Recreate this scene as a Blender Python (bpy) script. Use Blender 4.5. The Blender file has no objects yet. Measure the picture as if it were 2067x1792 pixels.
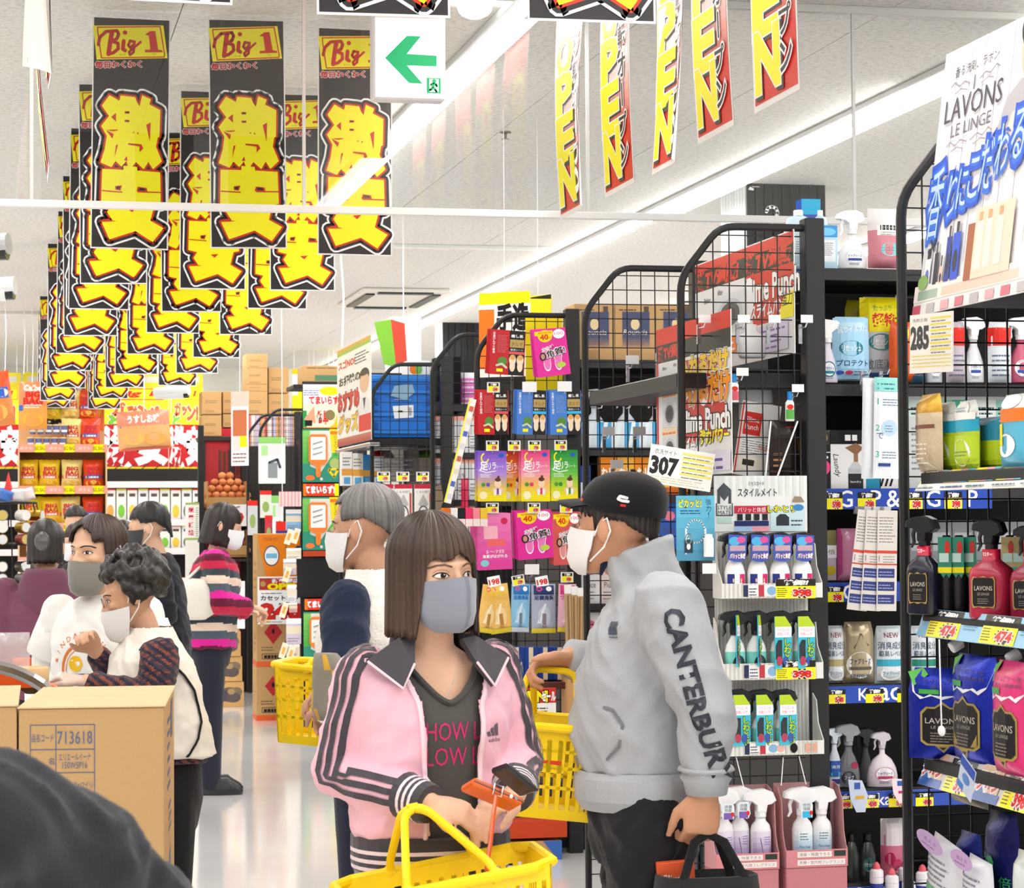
import bpy, bmesh, math, random
import numpy as np
from mathutils import Vector, Matrix, noise
from mathutils.bvhtree import BVHTree
SC = bpy.context.scene
COL = SC.collection
R = math.radians
PI = math.pi
rnd = random.Random(7)
# camera, light, exposure
FPX = 4800.0
CAMZ = 1.5
cam_d = bpy.data.cameras.new('camera')
cam_d.sensor_fit = 'HORIZONTAL'; cam_d.sensor_width = 36.0; cam_d.lens = FPX / 2067 * 36.0
cam_d.clip_start = 0.05; cam_d.clip_end = 200
cam_d.dof.use_dof = True; cam_d.dof.focus_distance = 7.0; cam_d.dof.aperture_fstop = 18
cam = bpy.data.objects.new('camera', cam_d); COL.objects.link(cam); SC.camera = cam
YAW, PITCH, ROLL = R(12.15), math.atan(154 / FPX), 0.006
CM = Matrix.Translation((0, 0, CAMZ)) @ Matrix.Rotation(-YAW, 4, 'Z') @ Matrix.Rotation(PI / 2 + PITCH, 4, 'X') @ Matrix.Rotation(-ROLL, 4, 'Z')
cam.matrix_world = CM
SC.view_settings.view_transform = 'Standard'; SC.view_settings.look = 'None'
SC.view_settings.gamma = 1.0; SC.view_settings.use_curve_mapping = False
SC.view_settings.exposure = 0.7
world = bpy.data.worlds.new('store_ambient'); SC.world = world; world.use_nodes = True
world.node_tree.nodes['Background'].inputs[0].default_value = (1.0, 0.985, 0.97, 1)
world.node_tree.nodes['Background'].inputs[1].default_value = 0.24
SC.cycles.max_bounces = 6; SC.cycles.diffuse_bounces = 3; SC.cycles.glossy_bounces = 3
SC.cycles.transparent_max_bounces = 16; SC.cycles.transmission_bounces = 4
SC.cycles.sample_clamp_indirect = 6.0; SC.cycles.caustics_reflective = False; SC.cycles.caustics_refractive = False
CEIL = 3.5
LIGHT_X = (-4.6, -2.4, -0.2, 1.95, 4.1, 6.2)
for lx in LIGHT_X:                                   # the shop's rows of LED battens, one long area lamp each
 L = bpy.data.lights.new('batten_light', 'AREA'); L.shape = 'RECTANGLE'; L.size = 0.1; L.size_y = 32
 L.energy = 175; L.color = (1.0, 0.985, 0.96)
 lo = bpy.data.objects.new('batten_light', L); COL.objects.link(lo); lo.location = (lx, 12.5, CEIL - 0.1)
def ray(px, py):
 d = CM.to_3x3() @ Vector(((px - 1033.5) / FPX, -(py - 896) / FPX, -1))
 return d
CO = Vector((0, 0, CAMZ))
def PY(px, py, Y):
 d = ray(px, py); return CO + d * (Y / d.y)
def PX(px, py, X):
 d = ray(px, py); return CO + d * (X / d.x)
def PZ(px, py, Z):
 d = ray(px, py); return CO + d * ((Z - CAMZ) / d.z)
def RY(x0, y0, x1, y1, Y):
 """world X0, X1, Z0, Z1 of an upright rectangle measured in the photograph, standing at Y"""
 a, b = PY(x0, y1, Y), PY(x1, y0, Y)
 return a.x, b.x, a.z, b.z
# materials (colour comes from each mesh's own colour layer)
def lin(c):
 return tuple((x / 12.92 if x <= 0.04045 else ((x + 0.055) / 1.055) ** 2.4) for x in c)
def H(s):
 return tuple(int(s[i:i + 2], 16) / 255 for i in (0, 2, 4))
MATS = {}
def mat(name, rough=0.6, metal=0.0, spec=0.4, noise_s=0.0, noise_a=0.0, bump=0.0, bump_s=200, sss=0, emit=0, alpha=1.0, sheen=0, coat=0):
 m = bpy.data.materials.new(name); m.use_nodes = True
 nt = m.node_tree; b = nt.nodes['Principled BSDF']
 at = nt.nodes.new('ShaderNodeAttribute'); at.attribute_name = 'Col'
 col = at.outputs['Color']
 tc = nt.nodes.new('ShaderNodeTexCoord')
 if noise_a:
  n = nt.nodes.new('ShaderNodeTexNoise'); n.inputs['Scale'].default_value = noise_s; n.inputs['Detail'].default_value = 3
  nt.links.new(tc.outputs['Object'], n.inputs['Vector'])
  mr = nt.nodes.new('ShaderNodeMapRange'); mr.inputs[3].default_value = 1 - noise_a; mr.inputs[4].default_value = 1 + noise_a
  nt.links.new(n.outputs['Fac'], mr.inputs[0])
  vm = nt.nodes.new('ShaderNodeVectorMath'); vm.operation = 'SCALE'
  nt.links.new(col, vm.inputs[0]); nt.links.new(mr.outputs[0], vm.inputs['Scale'])
  col = vm.outputs[0]
 nt.links.new(col, b.inputs['Base Color'])
 b.inputs['Roughness'].default_value = rough; b.inputs['Metallic'].default_value = metal
 b.inputs['Specular IOR Level'].default_value = spec
 if sss:
  b.inputs['Subsurface Weight'].default_value = sss; b.inputs['Subsurface Radius'].default_value = (0.01, 0.004, 0.002); b.inputs['Subsurface Scale'].default_value = 0.6
 if sheen: b.inputs['Sheen Weight'].default_value = sheen
 if coat: b.inputs['Coat Weight'].default_value = coat; b.inputs['Coat Roughness'].default_value = 0.1
 if emit:
  nt.links.new(col, b.inputs['Emission Color']); b.inputs['Emission Strength'].default_value = emit
 if bump:
  n2 = nt.nodes.new('ShaderNodeTexNoise'); n2.inputs['Scale'].default_value = bump_s; n2.inputs['Detail'].default_value = 2
  nt.links.new(tc.outputs['Object'], n2.inputs['Vector'])
  bp = nt.nodes.new('ShaderNodeBump'); bp.inputs['Strength'].default_value = bump; bp.inputs['Distance'].default_value = 0.004
  nt.links.new(n2.outputs['Fac'], bp.inputs['Height']); nt.links.new(bp.outputs[0], b.inputs['Normal'])
 if alpha < 1: b.inputs['Alpha'].default_value = alpha
 MATS[name] = m
 return m
mat('paper', 0.6, spec=0.25, noise_s=40, noise_a=0.025)
mat('print', 0.42, spec=0.35, noise_s=60, noise_a=0.02)
mat('card', 0.85, spec=0.12, noise_s=90, noise_a=0.05, bump=0.15, bump_s=150)
mat('gloss', 0.22, spec=0.5, noise_s=30, noise_a=0.02)
mat('film', 0.28, spec=0.5, noise_s=25, noise_a=0.03, bump=0.5, bump_s=28)
mat('foil', 0.3, metal=0.55, noise_s=25, noise_a=0.05, bump=0.6, bump_s=35)
mat('plastic', 0.38, spec=0.45, noise_s=30, noise_a=0.02)
mat('black_steel', 0.45, spec=0.4, noise_s=50, noise_a=0.08)
mat('chrome', 0.2, metal=1.0, noise_s=20, noise_a=0.03)
mat('fabric', 0.92, spec=0.15, noise_s=350, noise_a=0.08, bump=0.35, bump_s=420, sheen=0.15)
mat('fleece', 0.97, spec=0.05, noise_s=170, noise_a=0.12, bump=0.9, bump_s=170, sheen=0.3)
mat('jersey', 0.6, spec=0.25, noise_s=240, noise_a=0.03, bump=0.12, bump_s=500, sheen=0.25)
mat('skin', 0.5, spec=0.3, noise_s=60, noise_a=0.04, sss=0.15)
mat('hair', 0.42, spec=0.45, noise_s=120, noise_a=0.25)
mat('produce', 0.45, spec=0.3, noise_s=45, noise_a=0.12)
mat('wood', 0.6, spec=0.3, noise_s=30, noise_a=0.12)
mat('lamp', 0.5, emit=7.0)
mat('sign_light', 0.4, emit=0.9)
mat('clear_bag', 0.12, spec=0.6, alpha=0.28, bump=0.8, bump_s=40)
mat('clear_bottle', 0.1, spec=0.6, alpha=0.55)
# mesh builder
def cam_free(): pass
class MB:
 def __init__(s): s.v = []; s.f = []; s.c = []
 def add(s, vs, fs, c, M=None):
  o = len(s.v)
  s.v += [tuple(M @ Vector(p)) for p in vs] if M is not None else [tuple(p) for p in vs]
  s.f += [tuple(i + o for i in f) for f in fs]
  if c and isinstance(c[0], (tuple, list)): s.c += [tuple(k) for k in c]
  else: s.c += [c] * len(fs)
  return s
 def box(s, x0, x1, y0, y1, z0, z1, c, b=0.0, M=None):
  if b <= 0:
   vs = [(x, y, z) for x in (x0, x1) for y in (y0, y1) for z in (z0, z1)]
   fs = [(0, 1, 3, 2), (4, 6, 7, 5), (0, 4, 5, 1), (2, 3, 7, 6), (0, 2, 6, 4), (1, 5, 7, 3)]
   return s.add(vs, fs, c, M)
  lo, hi = (x0, y0, z0), (x1, y1, z1)
  vs = []; idx = {}
  for sx in (0, 1):
   for sy in (0, 1):
    for sz in (0, 1):
     sg = (sx, sy, sz)
     for a in range(3):
      p = []
      for k in range(3):
       e = (hi if sg[k] else lo)[k]
       p.append(e if k == a else e + (-b if sg[k] else b))
      idx[sg + (a,)] = len(vs); vs.append(tuple(p))
  fs = []
  for a in range(3):
   u, w = (a + 1) % 3, (a + 2) % 3
   for e in (0, 1):
    q = []
    for (i, j) in ((0, 0), (1, 0), (1, 1), (0, 1)):
     g = [0, 0, 0]; g[a] = e; g[u] = i; g[w] = j; q.append(idx[tuple(g) + (a,)])
    fs.append(tuple(q if e else q[::-1]))
  for a in range(3):                            # edges along axis a
   u, w = (a + 1) % 3, (a + 2) % 3
   for i in (0, 1):
    for j in (0, 1):
     g0 = [0, 0, 0]; g1 = [0, 0, 0]; g0[u] = g1[u] = i; g0[w] = g1[w] = j; g1[a] = 1
     q = [idx[tuple(g0) + (u,)], idx[tuple(g1) + (u,)], idx[tuple(g1) + (w,)], idx[tuple(g0) + (w,)]]
     fs.append(tuple(q if (i ^ j) else q[::-1]))
  for sx in (0, 1):
   for sy in (0, 1):
    for sz in (0, 1):
     q = [idx[(sx, sy, sz, a)] for a in range(3)]
     fs.append(tuple(q if (sx + sy + sz) % 2 else q[::-1]))
  return s.add(vs, fs, c, M)
 def tube(s, pts, r, c, n=8, cap=True, M=None, closed=False, asp=1.0):
  pts = [Vector(p) for p in pts]; k = len(pts)
  rs = r if isinstance(r, (list, tuple)) else [r] * k
  vs = []; up = None
  for i, p in enumerate(pts):
   a = pts[i - 1] if (i or closed) else p; b = pts[(i + 1) % k] if (i < k - 1 or closed) else p
   t = (b - a).normalized() if (b - a).length > 1e-9 else Vector((0, 0, 1))
   if up is None: up = Vector((0, 0, 1)) if abs(t.z) < 0.9 else Vector((0, 1, 0))
   x = t.cross(up)
   if x.length < 1e-6: x = t.orthogonal()
   x.normalize(); y = x.cross(t).normalized(); up = y
   for j in range(n):
    an = 2 * PI * (j + 0.5) / n
    vs.append(p + x * (math.cos(an) * rs[i]) + y * (math.sin(an) * rs[i] * asp))
  fs = []
  for i in range(k if closed else k - 1):
   i2 = (i + 1) % k
   for j in range(n):
    fs.append((i * n + j, i * n + (j + 1) % n, i2 * n + (j + 1) % n, i2 * n + j))
  if cap and not closed:
   fs.append(tuple(range(n))[::-1]); fs.append(tuple((k - 1) * n + j for j in range(n)))
  return s.add(vs, fs, c, M)
 def loft(s, rings, c, M=None, cap=True):
  """rings: lists of equal length of 3-D points; c colour or function(i)"""
  n = len(rings[0]); vs = [p for rg in rings for p in rg]; fs = []; cs = []
  for i in range(len(rings) - 1):
   for j in range(n):
    fs.append((i * n + j, i * n + (j + 1) % n, (i + 1) * n + (j + 1) % n, (i + 1) * n + j))
    cs.append(c(i, j) if callable(c) else c)
  if cap:
   fs.append(tuple(range(n))[::-1]); cs.append(c(0, 0) if callable(c) else c)
   fs.append(tuple((len(rings) - 1) * n + j for j in range(n))); cs.append(c(len(rings) - 2, 0) if callable(c) else c)
  return s.add(vs, fs, cs, M)
 def lathe(s, prof, c, n=16, sx=1.0, sy=1.0, M=None, sq=0.0):
  """prof: (radius, z) list; sq squares the section off"""
  rings = []
  for r, z in prof:
   rg = []
   for j in range(n):
    a = 2 * PI * (j + 0.5) / n; ca, sa = math.cos(a), math.sin(a)
    k = 1.0
    if sq: k = (1 - sq) + sq / max(abs(ca), abs(sa))
    rg.append((r * ca * sx * k, r * sa * sy * k, z))
   rings.append(rg)
  return s.loft(rings, c, M)
 def ball(s, p, rx, ry, rz, c, n=12, m=8, M=None):
  rings = []
  for i in range(m + 1):
   t = -PI / 2 + PI * i / m; k = max(0.02, math.cos(t))
   rings.append([(p[0] + rx * k * math.cos(2 * PI * j / n), p[1] + ry * k * math.sin(2 * PI * j / n), p[2] + rz * math.sin(t)) for j in range(n)])
  return s.loft(rings, c, M)
 def prism(s, poly, y0, y1, c, M=None):
  """poly in x,z; extruded y0..y1 (front y0)"""
  n = len(poly)
  vs = [(x, y0, z) for x, z in poly] + [(x, y1, z) for x, z in poly]
  fs = [tuple(range(n)), tuple(n + i for i in range(n))[::-1]]
  for i in range(n): fs.append((i, n + i, n + (i + 1) % n, (i + 1) % n))
  return s.add(vs, fs, c, M)
 def build(s, name, m, parent=None, smooth=False, loc=None, rz=0, M=None):
  me = bpy.data.meshes.new(name); me.from_pydata(s.v, [], s.f)
  setcol(me, s.c)
  me.materials.append(MATS[m] if isinstance(m, str) else m)
  if smooth: me.polygons.foreach_set('use_smooth', [True] * len(me.polygons))
  return link(name, me, parent, loc, rz, M)
def setcol(me, cols):
 ca = me.color_attributes.new('Col', 'FLOAT_COLOR', 'CORNER')
 tot = np.zeros(len(me.polygons), np.int32); me.polygons.foreach_get('loop_total', tot)
 cc = {}
 lc = np.array([cc[c] if c in cc else cc.setdefault(c, lin(c) + (1.0,)) for c in map(tuple, cols)], np.float32)
 ca.data.foreach_set('color', np.repeat(lc, tot, axis=0).ravel())
def link(name, data, parent=None, loc=None, rz=0, M=None):
 o = bpy.data.objects.new(name, data); COL.objects.link(o)
 if parent is not None: o.parent = parent
 if M is not None: o.matrix_local = M
 else:
  if loc is not None: o.location = loc
  if rz: o.rotation_euler = (0, 0, rz)
 return o
LABELS = {}
def tag(o, label=None, cat=None, group=None, kind=None):
 if label: o['label'] = label; LABELS.setdefault(label, []).append(o.name)
 if cat: o['category'] = cat
 if group: o['group'] = group
 if kind: o['kind'] = kind
 return o
def T(name, label, cat, loc=(0, 0, 0), rz=0, group=None, M=None):
 o = link(name, None, None, loc, rz, M); o.empty_display_size = 0.05
 return tag(o, label, cat, group)
def dup(root, loc=None, rz=None, label=None, M=None):
 kids = {}
 for o in KIDS(root): kids.setdefault(o.parent.name, []).append(o)
 def cp(o, par):
  c = o.copy(); COL.objects.link(c)
  if par is not None: c.parent = par
  for k in kids.get(o.name, ()): cp(k, c)
  return c
 r = cp(root, None)
 if M is not None: r.matrix_world = M
 if loc is not None: r.location = loc
 if rz is not None: r.rotation_euler = (0, 0, rz)
 if label: tag(r, label)
 return r
def KIDS(o):
 out = []
 for k in o.children: out.append(k); out += KIDS(k)
 return out
def struct(o): o['kind'] = 'structure'; return o
ORD = ['first', 'second', 'third', 'fourth', 'fifth', 'sixth', 'seventh', 'eighth', 'ninth', 'tenth', 'eleventh', 'twelfth', 'thirteenth', 'fourteenth']
# lettering and flat print
TCACHE = {}
def tmesh(s, off=0.0, res=2, shear=0.0):
 k = (s, off, res, shear)
 if k not in TCACHE:
  cu = bpy.data.curves.new('t', 'FONT'); cu.body = s; cu.size = 1; cu.resolution_u = res; cu.offset = off; cu.shear = shear
  o = bpy.data.objects.new('t', cu)
  me = bpy.data.meshes.new_from_object(o)
  v = [(p.co.x, p.co.y) for p in me.vertices]; f = [tuple(p.vertices) for p in me.polygons]
  bpy.data.objects.remove(o); bpy.data.curves.remove(cu); bpy.data.meshes.remove(me)
  TCACHE[k] = (v, f)
 return TCACHE[k]
def mix(a, b, t): return tuple(x + (y - x) * t for x, y in zip(a, b))
W, K = (1, 1, 1), (0.05, 0.05, 0.055)
RED, YEL, BLU, GRN = H('d8261c'), H('fff000'), H('1f5fc8'), H('1f9a4a')
class Print:
 """flat print in local u (right), v (up); later elements lie a hair in front of earlier ones; the front faces -y"""
 def __init__(s, surf=None, dy=0.00009, base=0.0006): s.m = MB(); s.i = 0; s.surf = surf; s.dy = dy; s.base = base
 def off(s): s.i += 1; return s.base + s.i * s.dy
 def put(s, pts, fs, c, o=None):
  o = s.off() if o is None else o
  sf = s.surf
  s.m.add([(u, -(o + (sf(u, v) if sf else 0)), v) for u, v in pts], fs, c)
 def rect(s, u0, v0, u1, v1, c, sk=0.0, n=None):
  """c: colour, or (bottom, top) pair of colours"""
  gr = isinstance(c[0], (tuple, list))
  nu = n or (6 if s.surf else 1); nv = n or (6 if (s.surf or gr) else 1)
  pts = [(u0 + (u1 - u0) * i / nu + sk * (j / nv), v0 + (v1 - v0) * j / nv) for j in range(nv + 1) for i in range(nu + 1)]
  fs = [(j * (nu + 1) + i, j * (nu + 1) + i + 1, (j + 1) * (nu + 1) + i + 1, (j + 1) * (nu + 1) + i) for j in range(nv) for i in range(nu)]
  cs = [mix(c[0], c[1], (j + 0.5) / nv) for j in range(nv) for i in range(nu)] if gr else c
  s.put(pts, fs, cs)
 def poly(s, pts, c): s.put(pts, [tuple(range(len(pts)))] if area2(pts) > 0 else [tuple(range(len(pts)))[::-1]], c)
 def ell(s, u, v, ru, rv, c, n=18): s.poly([(u + ru * math.cos(2 * PI * i / n), v + rv * math.sin(2 * PI * i / n)) for i in range(n)], c)
 def ring(s, u, v, ru, rv, t, c, n=24, a0=0, a1=2 * PI):
  s.stroke([(u + ru * math.cos(a0 + (a1 - a0) * i / n), v + rv * math.sin(a0 + (a1 - a0) * i / n)) for i in range(n + 1)], t / 2, c)
 def burst(s, u, v, ru, rv, c, n=12, k=0.7):
  pts = [(u + ru * (1 if i % 2 else k) * math.cos(PI * i / n), v + rv * (1 if i % 2 else k) * math.sin(PI * i / n)) for i in range(2 * n)]
  s.put([(u, v)] + pts, [(0, i + 1, (i + 1) % (2 * n) + 1) for i in range(2 * n)], c)
 def stroke(s, pts, r, c, closed=False, rad=6):
  o = s.off(); P = list(pts) + ([pts[0]] if closed else [])
  vs = []; fs = []
  for (a, b) in zip(P, P[1:]):
   dx, dy = b[0] - a[0], b[1] - a[1]; l = math.hypot(dx, dy) or 1e-9; nx, ny = -dy / l * r, dx / l * r
   k = len(vs); vs += [(a[0] - nx, a[1] - ny), (b[0] - nx, b[1] - ny), (b[0] + nx, b[1] + ny), (a[0] + nx, a[1] + ny)]; fs.append((k, k + 1, k + 2, k + 3))
  if rad:
   for a in P:
    k = len(vs); vs += [(a[0] + r * math.cos(2 * PI * i / rad), a[1] + r * math.sin(2 * PI * i / rad)) for i in range(rad)]; fs.append(tuple(range(k, k + rad)))
  s.put(vs, fs, c, o)
 def text(s, t, u, v, h, c, w=None, b=0.0, out=(), sh=0.0, rot=0.0, al='c', res=2):
  """centred at u, v; ink height h; w fits the width; b emboldens; out: [(offset, colour)] outlines, outermost first"""
  V0, _ = tmesh(t, 0.0, res, sh)
  if not V0: return
  x0 = min(p[0] for p in V0); x1 = max(p[0] for p in V0); y0 = min(p[1] for p in V0); y1 = max(p[1] for p in V0)
  sy = h / max(y1 - y0, 0.05) if h else w / (x1 - x0)
  sx = w / (x1 - x0) if w else sy
  cx = {'c': (x0 + x1) / 2, 'l': x0, 'r': x1}[al]; cy = (y0 + y1) / 2; cr, sr = math.cos(rot), math.sin(rot)
  for off, col in list(out) + [(b, c)]:
   V, F = tmesh(t, off, res, sh)
   q = []
   for p in V:
    a, d = (p[0] - cx) * sx, (p[1] - cy) * sy; q.append((u + a * cr - d * sr, v + a * sr + d * cr))
   s.put(q, F, col)
 def vtext(s, t, u, v, h, c, step=None, **k):
  st = step or h * 1.1
  for i, ch in enumerate(t):
   if ch == 'ー': s.rect(u - h * 0.06, v - i * st - h * 0.42, u + h * 0.06, v - i * st + h * 0.42, c)
   else: s.text(ch, u, v - i * st, h * (0.8 if ch in 'ッョャっょゃ' else 1), c, **k)
 def lines(s, u0, v0, u1, v1, n, c, t=0.35, ragged=0.25):
  """rows of unreadably small print"""
  o = s.off(); dv = (v1 - v0) / n; r2 = random.Random(int(abs(u0 * 7919 + v0 * 104729) * 1e4) % 99991)
  vs = []; fs = []
  for i in range(n):
   ue = u1 - (u1 - u0) * ragged * r2.random(); vb = v0 + dv * i
   u = u0
   while u < ue:
    l = (u1 - u0) * r2.uniform(0.1, 0.3); e = min(u + l, ue); k = len(vs)
    vs += [(u, vb), (e, vb), (e, vb + dv * t), (u, vb + dv * t)]; fs.append((k, k + 1, k + 2, k + 3)); u = e + (u1 - u0) * 0.03
  s.put(vs, fs, c, o)
 def build(s, name, parent, m='print', **k):
  o = s.m.build(name, m, parent, **k)
  if name in ('rail_print', 'lip_print'): o['kind'] = 'stuff'
  return o
def area2(p): return sum(a[0] * b[1] - b[0] * a[1] for a, b in zip(p, p[1:] + p[:1]))
# the shop's shell
def room_mat(name, c, rough, s, a, bump=0.0, spec=0.3, c2=None, coat=0):
 m = bpy.data.materials.new(name); m.use_nodes = True; nt = m.node_tree; b = nt.nodes['Principled BSDF']
 tc = nt.nodes.new('ShaderNodeTexCoord'); n = nt.nodes.new('ShaderNodeTexNoise'); n.inputs['Scale'].default_value = s; n.inputs['Detail'].default_value = 4
 nt.links.new(tc.outputs['Object'], n.inputs['Vector'])
 cr = nt.nodes.new('ShaderNodeValToRGB'); d = lin(c2 or tuple(max(0, x - a) for x in c))
 cr.color_ramp.elements[0].color = d + (1,); cr.color_ramp.elements[1].color = lin(c) + (1,)
 cr.color_ramp.elements[0].position = 0.3; cr.color_ramp.elements[1].position = 0.55
 nt.links.new(n.outputs['Fac'], cr.inputs[0]); nt.links.new(cr.outputs[0], b.inputs['Base Color'])
 b.inputs['Roughness'].default_value = rough; b.inputs['Specular IOR Level'].default_value = spec
 if coat: b.inputs['Coat Weight'].default_value = coat; b.inputs['Coat Roughness'].default_value = 0.08
 if bump:
  bp = nt.nodes.new('ShaderNodeBump'); bp.inputs['Strength'].default_value = bump; bp.inputs['Distance'].default_value = 0.003
  nt.links.new(n.outputs['Fac'], bp.inputs['Height']); nt.links.new(bp.outputs[0], b.inputs['Normal'])
 return m
M_FLOOR = room_mat('polished_floor', (0.97, 0.965, 0.96), 0.12, 1.2, 0.03, spec=0.5, coat=0.5)
M_CEIL = room_mat('ceiling_board', (0.90, 0.885, 0.87), 0.95, 38, 0.10, bump=0.4, spec=0.1)
M_WALL = room_mat('painted_wall', (0.90, 0.89, 0.86), 0.8, 3, 0.03)
XL, XR, YB, YF = -7.5, 9.0, -3.0, 31.0
struct(MB().box(XL, XR, YB, YF, -0.1, 0, W).build('floor', M_FLOOR))
cm_ = MB(); bw = 0.91; x = XL
while x < XR:
 cm_.box(x + 0.002, min(x + bw, XR) - 0.002, YB, YF, CEIL, CEIL + 0.03, W); x += bw
cm_.box(XL, XR, YB, YF, CEIL + 0.012, CEIL + 0.1, W)
struct(cm_.build('ceiling', M_CEIL))
struct(MB().box(XL, XR, YF, YF + 0.1, 0, CEIL, W).build('wall_back', M_WALL))
struct(MB().box(XR, XR + 0.1, YB, YF, 0, CEIL, W).build('wall_right', M_WALL))
struct(MB().box(XL - 0.1, XL, YB, YF, 0, CEIL, W).build('wall_left', M_WALL))
YC_ = 8.75
# LED battens along the ceiling
for k, lx in enumerate(LIGHT_X):
 if not 0 < lx < 7: continue
 y = -2.0; n = 0
 t = T('light_batten', ['long ceiling light strip running down the main aisle above the sale banners',
                           'long ceiling light strip above the shelf ends, right of the exit sign',
                           'long ceiling light strip near the right wall, over the detergent shelves'][[i for i, q in enumerate(LIGHT_X) if 0 < q < 7].index(k)], 'light', (lx, 0, CEIL), 0, 'ceiling light strips')
 for ya, yb in ((-2, YC_ - 0.03), (YC_ + 0.03, 30.5)): MB().box(-0.045, 0.045, ya, yb, -0.03, 0, (0.9, 0.9, 0.9), 0.004).build('housing', 'paper', t)
 while y < 30:
  if YC_ - 0.5 < y < YC_ + 0.03: y = YC_ + 0.03
  m = MB(); m.tube([(0, y + 0.01, -0.045), (0, min(y + 2.4, YC_ - 0.03 if y < YC_ else 40), -0.045)], 0.034, (1, 1, 0.98), 8); m.build('light_tube', 'lamp', t)
  y += 2.45
# glass smoke curtain hanging across the shop
mg = bpy.data.materials.new('smoke_glass'); mg.use_nodes = True; nt = mg.node_tree; nt.nodes.clear()
o_ = nt.nodes.new('ShaderNodeOutputMaterial'); tr = nt.nodes.new('ShaderNodeBsdfTransparent'); tr.inputs[0].default_value = (0.97, 0.98, 0.975, 1)
gl = nt.nodes.new('ShaderNodeBsdfGlossy'); gl.inputs['Roughness'].default_value = 0.01
lw = nt.nodes.new('ShaderNodeLayerWeight'); lw.inputs[0].default_value = 0.25; mx = nt.nodes.new('ShaderNodeMixShader')
mr = nt.nodes.new('ShaderNodeMapRange'); mr.inputs[3].default_value = 0.028; mr.inputs[4].default_value = 0.8
nt.links.new(lw.outputs['Fresnel'], mr.inputs[0]); nt.links.new(mr.outputs[0], mx.inputs[0])
nt.links.new(tr.outputs[0], mx.inputs[1]); nt.links.new(gl.outputs[0], mx.inputs[2]); nt.links.new(mx.outputs[0], o_.inputs[0])
YC = 8.75
zc = PY(720, 425, YC).z
t = T('smoke_curtain', 'hanging glass smoke barrier with a thin white bottom rail crossing the banners', 'glass partition', (0, YC, zc))
seams = [-4.33, -3.22, -2.11, -1.0, 0.11, PY(614, 430, YC).x, PY(1187, 430, YC).x, PY(1725, 430, YC).x, 4.5, 5.6]
MB().box(-4.4, 6.0, -0.012, 0.012, -0.014, 0.014, (0.9, 0.9, 0.89), 0.003).build('bottom_rail', 'plastic', t)
MB().box(-4.4, 6.0, -0.02, 0.02, CEIL - zc - 0.03, CEIL - zc, (0.82, 0.82, 0.8), 0.003).build('top_rail', 'plastic', t)
for a, b in zip(seams, seams[1:]):
 MB().box(a + 0.004, b - 0.004, -0.003, 0.003, 0.01, CEIL - zc - 0.02, W).build('glass_pane', mg, t)
for a in seams:
 MB().box(a - (0.006), a + 0.006, -0.006, 0.006, 0.01, CEIL - zc - 0.02, (0.85, 0.85, 0.84)).build('glazing_strip', 'plastic', t)
# black and yellow sale banners
BW, BH = 0.30, 0.905
def bz(x, y): return ((x - 360) / 515 * BW, (1592 - y) / 1535 * BH)     # design grid of the banner
GEKI = [(168, 645), (217, 573), (283, 608), (292, 573), (388, 580), (398, 610), (418, 640), (434, 566), (492, 590), (482, 624), (556, 660), (552, 838), (540, 845), (530, 905), (570, 1002), (512, 1056), (480, 1008), (450, 1058), (398, 1012), (372, 1045), (345, 1040), (333, 1008), (302, 1046), (262, 1010), (236, 1052), (163, 1022), (190, 935), (203, 845), (165, 780), (216, 712)]
AN = [(315, 1038), (406, 1044), (408, 1068), (560, 1075), (566, 1290), (522, 1300), (498, 1398), (586, 1446), (515, 1541), (400, 1471), (228, 1531), (174, 1414), (246, 1402), (210, 1350), (238, 1306), (170, 1290), (175, 1064), (315, 1066)]
RB, YB_, DK = H('d2381e'), H('fff61a'), H('2e2b2c')
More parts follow.
